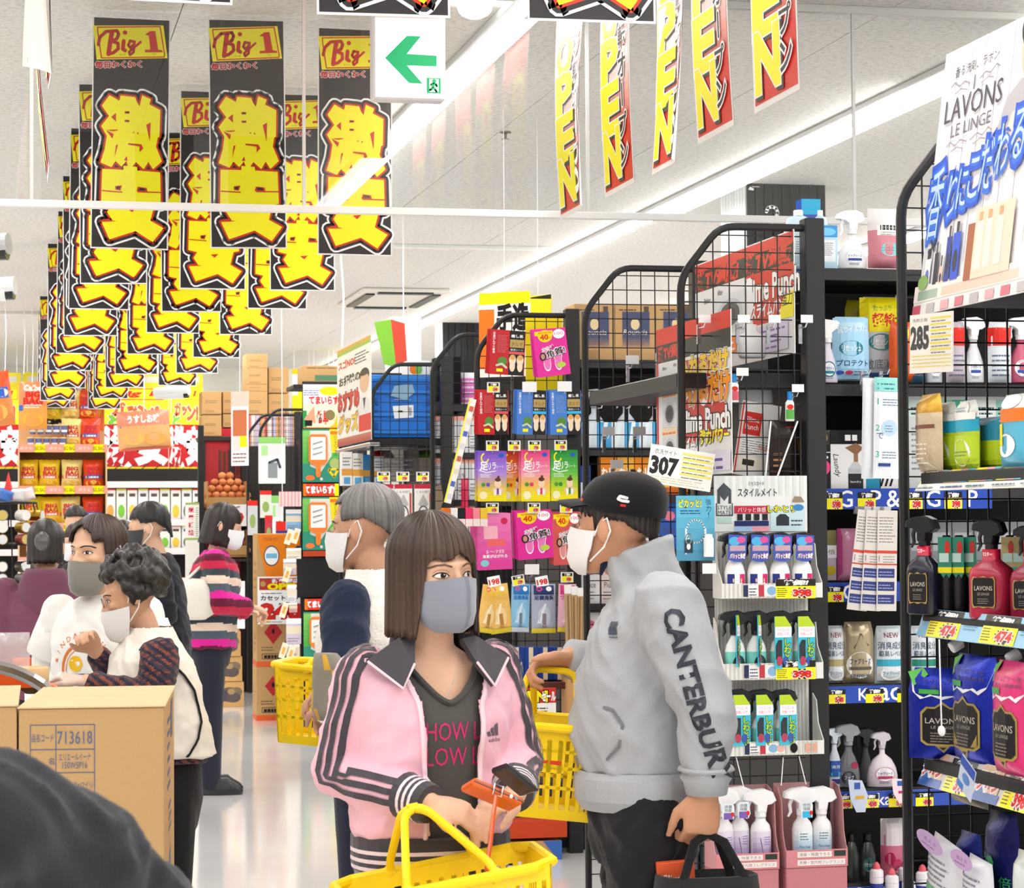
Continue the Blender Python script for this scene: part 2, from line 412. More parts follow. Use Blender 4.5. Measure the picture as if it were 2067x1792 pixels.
def sale_print(full=True):
 p = Print(dy=0.00012); s = BW / 515
 p.rect(-BW / 2, 0, BW / 2, BH, H('f4f2ef')); p.rect(-BW / 2 + 0.005, 0.006, BW / 2 - 0.005, BH - 0.001, DK)
 if full:
  p.poly([bz(*q) for q in ((104, 114), (570, 92), (600, 310), (130, 340))], YB_)
  p.stroke([bz(*q) for q in ((135, 150), (134, 124), (548, 101), (580, 285), (578, 303), (162, 328))], 4 * s, RB, closed=True)
  for pts, r in (([(140, 240), (150, 190), (190, 150), (262, 142), (274, 165), (262, 195), (228, 215)], 11), ([(230, 150), (218, 220), (208, 300)], 15), ([(228, 213), (270, 225), (272, 262), (240, 290), (205, 300)], 11), ([(308, 208), (302, 262), (318, 272)], 13),
                       ([(380, 212), (350, 205), (338, 235), (352, 252), (378, 225)], 9), ([(380, 208), (374, 280), (350, 300), (344, 280), (420, 210)], 8)):
   p.stroke([bz(*q) for q in pts], r * s, RED, rad=8)
  p.ell(*bz(316, 152), 15 * s, 15 * s, RED)
  p.poly([bz(*q) for q in ((448, 160), (482, 135), (516, 133), (536, 255), (565, 260), (568, 272), (450, 278), (448, 262), (486, 258), (474, 165))], RED)
  p.text('ビッグ', *bz(302, 300), 12 * s, K); p.text('ワン', *bz(515, 288), 12 * s, K)
  p.text('毎日わくわく', *bz(275, 366), 44 * s, H('c8201e'), w=305 * s, b=0.045, out=[(0.09, W)], rot=R(3))
 A, B = [bz(*q) for q in GEKI], [bz(*q) for q in AN]
 for r, c in ((46, W), (33, DK), (13, RB)):
  for g in (A, B): p.stroke(g, r * s, c, closed=True, rad=10)
  if r == 33:
   for g in (A, B): p.poly_t(g, c)
 for g in (A, B): p.poly_t(g, YB_)
 for q in (((320, 676), (352, 676), (352, 692), (320, 692)), ((320, 734), (352, 734), (352, 748), (320, 748)), ((230, 718), (262, 690), (262, 748)), ((196, 806), (248, 830), (240, 862)), ((463, 762), (492, 745), (488, 872)), ((255, 985), (264, 905), (278, 900)), ((345, 888), (432, 893), (445, 920), (420, 946), (420, 908), (345, 898)), ((318, 1003), (336, 974), (342, 1006)),
              ((262, 1176), (308, 1170), (296, 1204), (264, 1200)), ((412, 1176), (470, 1182), (476, 1206), (404, 1206)), ((343, 1322), (402, 1316), (376, 1346)), ((174, 1205), (310, 1212), (310, 1219), (174, 1212)), ((410, 1206), (566, 1206), (566, 1213), (410, 1213)), ((165, 1415), (275, 1410), (190, 1396)), ((200, 805), (275, 800), (275, 806), (240, 812)), ((380, 810), (386, 818), (372, 822)), ((405, 812), (415, 824), (402, 826))):
  g = [bz(*k) for k in q]; p.poly(g, RB)
  if len(q) == 4 and q[0][1] in (676, 734, 1176): cx = sum(a for a, b in g) / 4; cy = sum(b for a, b in g) / 4; p.poly([(cx + (a - cx) * .6, cy + (b - cy) * .6) for a, b in g], DK)
 return p
def poly_t(s, pts, c):
 bmm = bmesh.new(); vs = [bmm.verts.new((a, b, 0)) for a, b in pts]
 for i in range(len(vs)): bmm.edges.new((vs[i], vs[(i + 1) % len(vs)]))
 r = bmesh.ops.triangle_fill(bmm, use_beauty=True, edges=bmm.edges[:], normal=(0, 0, 1))
 bmm.verts.index_update()
 s.put([(v.co.x, v.co.y) for v in bmm.verts], [tuple(v.index for v in f.verts) for f in bmm.faces], c); bmm.free()
Print.poly_t = poly_t
ban = T('sale_banner', None, 'banner', (0, 0, 0), 0, 'hanging black and yellow sale banners')
MB().box(-BW / 2, BW / 2, 0, 0.0012, 0, BH, H('35302f')).build('sheet', 'paper', ban)
sale_print().build('printed_face', ban)
for sx in (-1, 1): MB().tube([(sx * 0.12, 0.001, BH), (sx * 0.12, 0.001, BH + 0.03)], 0.0012, (0.9, 0.9, 0.9), 4).build('hanging_string', 'plastic', ban)
ZB = 2.565
rows = [9.35, 10.85, 12.0, 13.6, 15.3, 17.1, 18.9, 20.9, 22.6]
xs = [(265, 500, 0.9), (505, 508, -0.6), (722, 512, 0.5)]
cols = [PY(x, y, 9.2).x for x, y, a in xs]
first = True
colw = ['left', 'middle', 'right']
for r_i, Yb in enumerate(rows):
 for c_i, cx in enumerate(cols):
  if c_i == 2 and r_i > 6: continue
  o = ban if first else dup(ban)
  first = False
  o.location = (cx + 0.012 * math.sin(r_i * 2.3 + c_i), Yb, ZB + 0.012 * math.sin(r_i * 1.7 + c_i * 2)); o.rotation_euler = (0, R([0.7, -0.5, 0.3][c_i] * (1 if r_i % 2 == 0 else -0.6)), R(rnd.uniform(-3, 3)))
  tag(o, 'black sale banner with yellow characters, %s from the front in the %s line' % (ORD[r_i], colw[c_i]), 'banner')
for px, py, Yb, lab in ((775, 33, 5.2, 'large black sale banner cut off at the top beside the exit sign'), (1195, 45, 5.2, 'large black sale banner cut off at the top in front of the red banners'), (330, 4, 5.2, 'sale banner of which only the white lower edge shows at the top')):
 o = dup(ban); q = PY(px, py, Yb); o.location = (q.x, Yb, q.z); o.rotation_euler = (0, R(-0.6 if px > 400 else 0.6), 0); tag(o, lab, 'banner')
# red OPEN banners hung along the aisle
OW, OH = 0.37, 1.0
def open_banner(curl, sway):
 def sf(u, v): return curl * max(0, (u - 0.06)) ** 2 * 9 * (1 - v / OH) + sway * 0.03 * math.sin(v * 3.0)
 t = T('open_banner', None, 'banner', group='hanging red opening banners')
 m = MB(); n, k = 10, 8
 vs = [(-OW / 2 + OW * i / n, -sf(-OW / 2 + OW * i / n, OH * j / k), OH * j / k) for j in range(k + 1) for i in range(n + 1)]
 vs += [(a, b + 0.0012, c) for a, b, c in vs]; N = (n + 1) * (k + 1)
 fs = []
 for j in range(k):
  for i in range(n):
   a = j * (n + 1) + i; fs.append((a, a + 1, a + n + 2, a + n + 1)); fs.append((N + a + n + 1, N + a + n + 2, N + a + 1, N + a))
 m.add(vs, fs, H('f6f2f0')); m.build('sheet', 'print', t)
 p = Print(sf, dy=0.0002)
 for v0, v1, c in ((0.02, 0.22, H('dd2f22')), (0.22, 0.30, (H('dd2f22'), H('ea8a80'))), (0.30, 0.5, (H('ea8a80'), H('fbeeec'))), (0.5, 0.72, (H('fbeeec'), H('e88379'))), (0.72, 0.98, (H('e88379'), H('d9281e')))):
  p.rect(-OW / 2 + 0.012, v0, OW / 2 - 0.012, v1, c, n=6)
 for i, ch in enumerate('OPEN'):
  v = 0.69 - i * 0.18
  p.text(ch, -0.055 + 0.014, v - 0.012, 0.19, H('2b2a20'), w=0.195, b=0.05)
  p.text(ch, -0.055, v, 0.18, H('fdf41c'), w=0.185, b=0.045, out=[(0.065, W)])
 for i, ch in enumerate('移転オープン'):
  v = 0.70 - i * 0.115
  if ch == 'ー': p.stroke([(0.105, v - 0.04), (0.105, v + 0.04)], 0.014, W); p.stroke([(0.105, v - 0.04), (0.105, v + 0.04)], 0.007, K)
  else: p.text(ch, 0.105, v, 0.09, H('26221f'), w=0.09, b=0.02, out=[(0.085, W)])
 p.build('printed_face', t)
 for sx in (-1, 1): MB().tube([(sx * 0.15, -sf(sx * 0.15, OH), OH - 0.002), (sx * 0.15, -sf(sx * .15, OH), OH + 0.2)], 0.0015, (0.9, 0.9, 0.9), 4).build('hanging_string', 'plastic', t)
 return t
XO = 2.02
ob = [(1135, 431, 1186, 0.25, 0.6), (1222, 388, 1281, 0, 0.5), (1320, 338, 1373, 0.25, -0.7), (1409, 278, 1482, 0, 0.6), (1523, 215, 1615, 0, 0.3)]
for i, (xa, ya, xb, cu, sw) in enumerate(ob):
 a, b = PX(xa, ya, XO), PX(xb, ya - 20, XO)
 o = open_banner(cu, sw); o.location = (XO, (a.y + b.y) / 2, a.z - 0.02); o.rotation_euler = (0, 0, -PI / 2)
 o.scale = ((a.y - b.y) / OW * (1.15 if cu else 1), 1, min(1.0, (CEIL - 0.03 - a.z) / 1.0))
 tag(o, 'red and yellow OPEN banner, %s along the row from the glass barrier' % ORD[i], 'banner')
XS = PX(95, 390, 0.12).x
for i, (y_, dz, an) in enumerate(((7.35, 0.0, -90.3), (6.95, 0.22, -89.2), (6.5, 0.16, -91.6))):
 o = open_banner(0.6 * (i == 1), 1.2 - i * 0.5); z = PX(95, 390, 0.12).z
 q = PY(98 + (0, 4, 7)[i], 390, y_); o.location = (q.x, y_, 2.56 + dz); o.rotation_euler = (0, 0, R(an)); o.scale = (1, 1, 0.72 if dz else 0.9)
 tag(o, ['opening banner seen edge on, the longest of those hanging at the left', 'opening banner seen edge on with a curled end, hanging at the left', 'opening banner seen edge on, nearest of those hanging at the left'][i], 'banner')
# exit sign
YE = 8.1
x0, x1, z0, z1 = RY(752, 26, 897, 201, YE)
t = T('exit_sign', 'white illuminated exit sign with green arrow and running figure', 'sign', ((x0 + x1) / 2, YE, z0))
w_, h_ = x1 - x0, z1 - z0
MB().box(-w_ / 2, w_ / 2, -0.02, 0.06, 0, h_, (0.86, 0.85, 0.86), 0.006).build('housing', 'plastic', t)
MB().box(-0.02, 0.02, 0.0, 0.04, h_, CEIL - z0, (0.85, 0.85, 0.85)).build('ceiling_mount', 'plastic', t)
p = Print(base=0.021)
p.rect(-w_ / 2 + 0.008, 0.008, w_ / 2 - 0.004, h_ - 0.03, W); p.build('light_panel', t, 'sign_light')
p = Print(base=0.0225)
def ez(x, y): return ((x - 362) / 445 * w_, (588 - y) / 510 * h_)
G = H('12b877')
p.poly_t([ez(*q) for q in ((210, 355), (345, 225), (432, 225), (345, 328), (528, 332), (528, 394), (345, 394), (442, 496), (358, 494))], G)
p.rect(*ez(465, 548), *ez(553, 460), G); p.rect(*ez(482, 540), *ez(540, 466), W)
p.ell(*ez(512, 478), 0.007, 0.007, G)
for q in (((510, 488), (504, 512), (520, 530), (528, 540)), ((504, 512), (492, 528), (480, 530)), ((492, 500), (508, 490), (524, 498), (528, 508))): p.stroke([ez(*k) for k in q], 0.004, G)
p.build('exit_symbol', t)
# small ceiling fixtures
def bullet_camera(px, py, Y, rz, lab, col=(0.93, 0.93, 0.93)):
 q = PY(px, py, Y); t = T('security_camera', lab, 'camera', q, rz)
 m = MB(); m.tube([(-0.14, 0, 0), (0.10, 0, 0)], 0.042, col, 14); m.tube([(-0.15, 0, 0.01), (0.14, 0, 0.03)], 0.048, col, 14, asp=0.9); m.build('body', 'plastic', t, smooth=False)
 MB().tube([(0.10, 0, 0), (0.135, 0, 0)], 0.036, K, 14).build('lens', 'gloss', t)
 MB().tube([(-0.05, 0, 0.04), (-0.05, 0, 0.2), (-0.05, 0.05, CEIL - q.z)], 0.016, col, 8).build('bracket', 'plastic', t)
bullet_camera(-52, 508, 9.6, R(-18), 'black fronted security camera at the edge of the ceiling, upper one on the left', (0.75, 0.75, 0.76))
bullet_camera(-30, 590, 11.2, R(-14) , 'white bullet security camera, lower of the two on the left')
bullet_camera(348, 795, 19.6, R(-20), 'small white security camera hanging amid the far sale banners')
q = PZ(792, 598, CEIL)
t = T('air_conditioner', 'flat ceiling air conditioner cassette with dark louvre slots beyond the glass barrier', 'air conditioner', (q.x, q.y, CEIL))
MB().box(-0.38, 0.38, -0.8, 0.8, -0.035, 0, (0.9, 0.88, 0.85), 0.01).build('panel', 'plastic', t)
for a in (-0.29, 0.29): MB().box(a - 0.04, a + 0.04, -0.6, 0.6, -0.05, -0.03, (0.16, 0.15, 0.15), 0.004).build('louvre', 'plastic', t)
for a in (-0.7, 0.7): MB().box(-0.24, 0.24, a - 0.05, a + 0.05, -0.05, -0.03, (0.16, 0.15, 0.15), 0.004).build('louvre', 'plastic', t)
for px, py in ((1020, 266), (820, 421)):
 q = PZ(px, py, CEIL); t = T('sprinkler_head', 'small sprinkler head on the ceiling, %s' % ('nearer one' if py < 300 else 'the one just above the glass rail'), 'sprinkler', q)
 m = MB(); m.lathe([(0.03, 0), (0.03, -0.008), (0.008, -0.012), (0.008, -0.035), (0.022, -0.037), (0.022, -0.04), (0.001, -0.041)], (0.55, 0.53, 0.5), 10); m.build('head', 'chrome', t)
for i, (xa, ya, xb) in enumerate(((795, 492, 1112), (0, 628, 230))):
 a = PZ(xa, ya, CEIL); b = PZ(xb, ya + 6, CEIL); struct(MB().box(a.x, b.x, a.y - 0.02, a.y + 0.02, CEIL - 0.03, CEIL, (0.95, 0.95, 0.93), 0.004).build('trim_%d' % (i + 1), 'plastic'))
q = PZ(958, 2, CEIL); t = T('globe_lamp', 'round glowing ceiling lamp at the top between two big sale banners', 'lamp', q)
MB().ball((0, 0, -0.02), 0.07, 0.07, 0.05, W).build('globe', 'lamp', t, smooth=True)
# pillars clad with dark planks
def pillar(px0, px1, py, lab, light, n_planks=9):
 q0, q1 = PZ(px0, py, CEIL), PZ(px1, py, CEIL); Y = (q0.y + q1.y) / 2; a, b = PY(px0, py, Y), PY(px1, py, Y); w = b.x - a.x
 t = T('pillar', lab, 'pillar', ((a.x + b.x) / 2, Y + w / 2, 0)); t['kind'] = 'structure'
 MB().box(-w / 2 + 0.01, w / 2 - 0.01, -w / 2 + 0.01, w / 2 - 0.01, 0, CEIL, (0.2, 0.2, 0.2)).build('core', 'wood', t)
 pw = w / n_planks; src = {}
 for k in range(n_planks):
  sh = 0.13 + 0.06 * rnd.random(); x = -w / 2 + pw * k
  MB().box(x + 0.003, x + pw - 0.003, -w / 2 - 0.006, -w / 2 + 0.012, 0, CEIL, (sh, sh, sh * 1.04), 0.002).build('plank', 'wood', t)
  g = light + 0.05 * rnd.random()  # left planks grey-white: the light on that face is put into their colour
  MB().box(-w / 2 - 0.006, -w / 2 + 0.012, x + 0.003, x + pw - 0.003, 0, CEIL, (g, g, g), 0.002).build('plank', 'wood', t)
 return t, w, Y
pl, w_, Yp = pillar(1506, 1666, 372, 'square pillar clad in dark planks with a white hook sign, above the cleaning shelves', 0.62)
q = PY(1556, 452, Yp); q2 = PY(1556, 415, Yp)
p = Print(base=-(-0.01)); s = (q2.z - q.z) / 37
lx, lz = q.x - pl.location.x, q.z
def hk(a, b): return (lx + (a - 1556) * s, lz + (452 - b) * s)
p.stroke([hk(*k) for k in ((1546, 428), (1549, 420), (1558, 417), (1567, 421), (1570, 430), (1566, 438), (1558, 444), (1556, 455))], 3.2 * s, W, rad=8)
p.poly_t([hk(*k) for k in ((1508, 384), (1512, 378), (1520, 382), (1519, 386))], W); p.rect(*hk(1516, 379), *hk(1532, 377), (0.8, 0.8, 0.8))
p.build('hook_sign', pl, M=Matrix.Translation((0, -w_ / 2, 0)))
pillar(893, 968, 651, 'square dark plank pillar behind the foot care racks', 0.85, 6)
# builders for goods and shop fittings
class D(Print):
 """print on a face w x h, coordinates given as fractions (0,0 lower left)"""
 def __init__(s, w, h, surf=None, **k): Print.__init__(s, surf, **k); s.w = w; s.h = h
 def q(s, a, b): return ((a - 0.5) * s.w, b * s.h)
 def R(s, a, b, c, d, col, **k): s.rect(*s.q(a, b), *s.q(c, d), col, **k); return s
 def P(s, pts, col): s.poly_t([s.q(*p) for p in pts], col); return s
 def E(s, a, b, ra, rb, col, n=18): s.ell(*s.q(a, b), ra * s.w, rb * s.h, col, n); return s
 def X(s, t, u_, v_, fh, col, fw=None, **k): s.text(t, *s.q(u_, v_), fh * s.h, col, w=fw * s.w if fw else None, **k); return s
 def L(s, a, b, c, d, n, col, **k): s.lines(*s.q(a, b), *s.q(c, d), n, col, **k); return s
 def S(s, pts, r, col, **k): s.stroke([s.q(*p) for p in pts], r * s.w, col, **k); return s
 def B(s, a, b, ra, rb, col, **k): s.burst(*s.q(a, b), ra * s.w, rb * s.h, col, **k); return s
 def V(s, t, u_, v_, fh, col, **k): s.vtext(t, *s.q(u_, v_), fh * s.h, col, **k); return s
def MAT4(loc, rz=0, ry=0, rx=0, sc=None):
 m = Matrix.Translation(loc) @ Matrix.Rotation(rz, 4, 'Z') @ Matrix.Rotation(ry, 4, 'Y') @ Matrix.Rotation(rx, 4, 'X')
 return m @ Matrix.Diagonal(tuple(sc) + (1,)) if sc else m
def at_rect(r, Y):
 x0, x1, z0, z1 = RY(*r, Y); return Vector(((x0 + x1) / 2, Y, z0)), x1 - x0, z1 - z0
def carton(name, label, cat, M, w, h, t, col, design=None, group=None, m='card', bev=0.002, side=None, top=None):
 o = T(name, label, cat, group=group, M=M)
 MB().box(-w / 2, w / 2, 0, t, 0, h, col, bev).build('carton', m, o)
 if design: p = D(w, h); design(p); p.build('printed_front', o)
 if side: p = D(t, h); side(p); p.build('printed_side', o, M=Matrix.Translation((w / 2, t / 2, 0)) @ Matrix.Rotation(PI / 2, 4, 'Z'))
 if top: p = D(w, t); top(p); p.build('printed_top', o, M=Matrix.Translation((0, 0, h)) @ Matrix.Rotation(-PI / 2, 4, 'X'))
 return o
def pillow(w, h, t, c, hw=None, nu=8, nv=8, crimp=0.0, back=0.35):
 hw = hw or (lambda f: 1.0)
 def sf(u, v):
  f = min(max(v / h, 0), 1); k = hw(f) * w / 2; e = min(abs(u) / max(k, 1e-6), 1)
  g = min(1, f / 0.14) * min(1, (1 - f) / 0.14)
  return t * (1 - e ** 2.4) ** 0.8 * (max(g, 0) ** 0.55)
 vs = []; fs = []
 for sgn in (1, -back):
  for j in range(nv + 1):
   for i in range(nu + 1):
    f = j / nv; u = (2 * i / nu - 1) * hw(f) * w / 2; vs.append((u, -sf(u, f * h) * sgn, f * h + (crimp * (i % 2) if j in (0, nv) else 0)))
 N = (nu + 1) * (nv + 1)
 for j in range(nv):
  for i in range(nu):
   a = j * (nu + 1) + i; q = (a, a + 1, a + nu + 2, a + nu + 1); fs.append(q); fs.append(tuple(N + k for k in q[::-1]))
 cs = [c((k // 2 // nu) / nv) if callable(c) else c for k in range(len(fs))]
 return MB().add(vs, fs, cs), sf
def pouch(name, label, cat, M, w, h, t, col, design=None, group=None, m='film', hw=None, part='pouch', nu=8, nv=8, crimp=0.0):
 o = T(name, label, cat, group=group, M=M)
 mb, sf = pillow(w, h, t, col, hw, nu, nv, crimp); mb.build(part, m, o, smooth=True)
 if design: p = D(w, h, sf, dy=0.00012, base=0.0012); design(p); p.build('printed_front', o)
 return o
def rprof(prof):
 def f(z):
  for (r0, z0), (r1, z1) in zip(prof, prof[1:]):
   if z0 <= z <= z1 and z1 > z0: return r0 + (r1 - r0) * (z - z0) / (z1 - z0)
  return prof[-1][0]
 return f
def round_surf(prof, sx, sy):
 rf = rprof(prof)
 def sf(u, v):
  r = rf(v); k = min(abs(u) / (r * sx + 1e-6), 0.995); return r * sy * math.sqrt(1 - k * k)
 return sf
def trigger_head(o, z, s, col, lever=None, flip=1, y=0.0):
 """spray head with its collar; the nozzle points to local -x"""
 m = MB()
 pf = [(-0.055, 0.050), (-0.052, 0.066), (-0.030, 0.076), (0.010, 0.080), (0.034, 0.070), (0.044, 0.046), (0.030, 0.036), (0.018, 0.034), (0.014, 0.012), (-0.014, 0.012), (-0.014, 0.034), (-0.030, 0.046)]
 q = [(a * s * flip, b * s + z) for a, b in pf]
 n = len(q); ws = (0.006, 0.012, 0.012, 0.006)
 rings = []
 for k, yy in enumerate((-0.013, -0.009, 0.009, 0.013)):
  sh = 0.88 if k in (0, 3) else 1.0; cx = sum(a for a, b in q) / n; cz = sum(b for a, b in q) / n
  rings.append([(cx + (a - cx) * sh, y + yy * s * 1.3, cz + (b - cz) * sh) for a, b in q])
 if flip > 0: rings = [r[::-1] for r in rings]
 m.loft(rings, col); m.build('spray_head', 'plastic', o)
 MB().lathe([(0.0155 * s, z), (0.0165 * s, z + 0.002), (0.0165 * s, z + 0.016 * s), (0.0145 * s, z + 0.018 * s)], col, 14, M=Matrix.Translation((0, y, 0))).build('collar', 'plastic', o)
 MB().tube([(-0.030 * s * flip, y, z + 0.048 * s), (-0.037 * s * flip, y, z + 0.030 * s), (-0.034 * s * flip, y, z + 0.010 * s), (-0.042 * s * flip, y, z - 0.004)], [0.006 * s, 0.0055 * s, 0.005 * s, 0.003 * s], lever or col, 6).build('trigger', 'plastic', o)
def bottle(name, label, cat, M, prof, col, n=16, sx=1.0, sy=0.6, sq=0.0, design=None, dw=None, dh=None, dz=0.0, group=None, m='plastic', cap=None, trig=None, colf=None):
 """prof (radius, z); design drawn on a curved label dw x dh at height dz"""
 o = T(name, label, cat, group=group, M=M)
 c = (lambda i, j: colf(prof[i][1])) if colf else col
 MB().lathe([(0.001, prof[0][1])] + list(prof) + [(0.001, prof[-1][1])], (lambda i, j: c(min(max(i - 1, 0), len(prof) - 1), j)) if colf else col, n, sx, sy, sq=sq).build('bottle', m, o, smooth=True)
 if design:
  r0 = round_surf(prof, sx, sy); p = D(dw, dh, lambda u, v: r0(u, v + dz) * (1.02 if sq else 1) , dy=0.0001, base=0.0012); design(p); p.build('label', o, M=Matrix.Translation((0, 0, dz)))
 zt = prof[-1][1]
 if cap: r, hc, cc = cap; MB().lathe([(r, zt), (r, zt + hc - r * .2), (r * 0.85, zt + hc), (0.001, zt + hc)], cc, 14).build('cap', 'plastic', o, smooth=False)
 if trig: trigger_head(o, zt, *trig)
 return o
def price_card(p, a=0, b=0, c=1, d=1, num='398', small=False):
 """sale price card: dark band with white jagged writing, yellow field with red figures"""
 w, h = c - a, d - b
 p.R(a, b, c, d, H('fdf019')); p.R(a, b + h * 0.64, c, d, H('201c1c'))
 p.X('特価!!', a + w / 2, b + h * 0.82, h * 0.26, W, w * 0.62, b=0.06, sh=0.2)
 if not small: p.L(a + w * 0.03, b + h * 0.1, a + w * 0.3, b + h * 0.6, 5, H('5a5420'))
 p.B(a + w * 0.66, b + h * 0.28, w * 0.3, h * 0.3, H('2a2212')); p.X(num, a + w * 0.66, b + h * 0.28, h * 0.34, RED, w * 0.44, b=0.06, out=[(0.12, W)])
def add_price(parent, name, M, w, h, num='398', col=None):
 m = MB().box(-w / 2, w / 2, 0, 0.0012, 0, h, H('f5f3ee')); o = m.build(name, 'paper', parent, M=M)
 p = D(w, h); price_card(p, num=num); p.build('price_print', o)
 return o
# wire side panels, racks, hooks
BLK = H('1b1b1d')
def round_path(pts, r, n=4):
 out = [Vector(pts[0])]
 for a, b, c in zip(pts, pts[1:], pts[2:]):
  a, b, c = Vector(a), Vector(b), Vector(c); d0, d1 = (a - b).normalized(), (c - b).normalized()
  for i in range(n + 1):
   t = i / n; p0, p1 = b + d0 * r, b + d1 * r; out.append(p0 * (1 - t) ** 2 + b * 2 * t * (1 - t) + p1 * t * t)
 return out + [Vector(pts[-1])]
WS = 0.0535
def side_panel(o, y, wd=0.40, zt=2.42, z0=0.08, step=WS, r=0.0125, tail=0.04):
 fr = MB().tube(round_path([(0, y, z0), (0, y, zt - 0.164), (0.13, y, zt), (wd + tail, y, zt)], 0.05), r, BLK, 8).build('side_frame', 'black_steel', o)
 g = MB(); x = step
 def top(x): return zt if x >= 0.13 else zt - 0.164 + 0.164 * x / 0.13
 while x < wd + 0.01:
  g.box(x - 0.0018, x + 0.0018, y - 0.0018, y + 0.0018, z0, top(x), BLK); x += step
 z = z0 + 0.02
 while z < zt - 0.01:
  xs_ = 0 if z < zt - 0.164 else (z - zt + 0.164) / 0.164 * 0.13
  g.box(xs_, wd, y + 0.0018, y + 0.005, z - 0.0018, z + 0.0018, BLK); z += step
 g = g.build('wire_grid', 'black_steel', fr); g['kind'] = 'stuff'
 return fr
def hook(parent, x, y, z, plate=None, ln=0.06, pw=0.045, ph=0.036, tilt=0):
 """chrome wire display hook standing out of a wire grid, with a price holder at its tip"""
 h = MB().tube([(x, y, z), (x, y - ln, z), (x + 0.002, y - ln - 0.012, z + 0.014)], 0.0028, (0.8, 0.8, 0.82), 5).build('display_hook', 'chrome', parent)
 MB().box(x - 0.006, x + 0.006, y - 0.004, y + 0.004, z - 0.05, z + 0.012, (0.75, 0.75, 0.77)).build('hook_clip', 'chrome', h)
 if plate:
  M = MAT4((x, y - ln - 0.012, z + 0.012), 0, R(tilt))
  pl = MB().box(-pw / 2, pw / 2, -0.001, 0.001, 0, ph, H('f4f1f2'), 0.0004).build('price_holder', 'plastic', h, M=M)
  if plate != 'blank':
   p = D(pw, ph); price_card(p, 0.1, 0.08, 0.9, 0.92, plate, True) if plate[0] != '~' else tag_print(p, plate[1:]); p.m.build('price_holder_print', 'print', h, M=M @ Matrix.Translation((0, -0.001, 0)))
 return h
def tag_print(p, s): p.R(0, 0, 1, 1, W); p.X(s, 0.5, 0.45, 0.5, RED, 0.8, b=0.04)
# the row of shelf ends along the right of the aisle
XE = 2.1                                             # front of the end racks
GY = [(5.33, 4.1), (7.21, 8.47), (10.49, 11.63), (13.6, 14.9), (16.9, 17.95), (19.65, 20.65)]
GNAME = ['nearest', 'second', 'third', 'fourth', 'fifth', 'sixth']
ZT = PY(1460, 457, 7.21).z
PW = 0.42
def shelf(o, x0, x1, yf, yb, z, rail=None, rh=0.07, tilt=0, th=0.03, name='shelf'):
 s = MB().box(x0, x1, yf, yb, z - th, z, H('202022'), 0.003).build(name, 'black_steel', o)
 return s
racks = []
for i, (ya, yb) in enumerate(GY):
 lo, hi = min(ya, yb), max(ya, yb)
 t = T('end_rack', 'black wire sided end rack, %s from the camera along the aisle' % GNAME[i], 'shelf', (XE, ya, 0), 0, 'wire sided end racks')
 d = yb - ya
 if i: side_panel(t, 0, zt=ZT - (0.02 if i == 3 else 0))
 if i not in (4,): side_panel(t, d if i else 0, zt=ZT)
 for yy in ((0.0, d) if i else (0.0, d)):
  MB().box(PW - 0.015, PW + 0.05, yy - 0.03, yy + 0.03, 0, ZT + 0.03, H('242426'), 0.004).build('post', 'black_steel', t)
 MB().box(PW - 0.005, PW + 0.005, min(0, d) + 0.03, max(0, d) - 0.03, 0.1, 1.95 if i in (1, 2) else 2.2, H('1c1c1e')).build('back_panel', 'black_steel', t)
 MB().box(0.03, PW, min(0, d) + 0.02, max(0, d) - 0.02, 0.02, 0.16, H('1d1d1f'), 0.004).build('base', 'black_steel', t)
 racks.append(t)
gond = []
def gondola(i, x0, x1, zs, lab, depth=0.5, zback=2.35, rz=0.03):
 y = GY[i][0] + 0.05
 t = T('shelving_unit', lab, 'shelf', (x0, y, 0))
 MB().box(0, x1 - x0, depth + 0.02, depth + 0.04, 0.1, zback, H('141415')).build('back_panel', 'black_steel', t)
 MB().box(0, x1 - x0, 0.02, depth, 0.0, 0.14, H('1a1a1c'), 0.004).build('base', 'black_steel', t)
 sh = []
 for z in zs:
  s = MB(); s.box(0, x1 - x0, 0.0, depth, z - 0.028, z, H('1d1d1f'), 0.003); s.box(0, x1 - x0, -0.004, 0.0, z - 0.034, z + 0.004, H('2a2a2c')); sh.append(s.build('shelf', 'black_steel', t))
 return t, sh, y
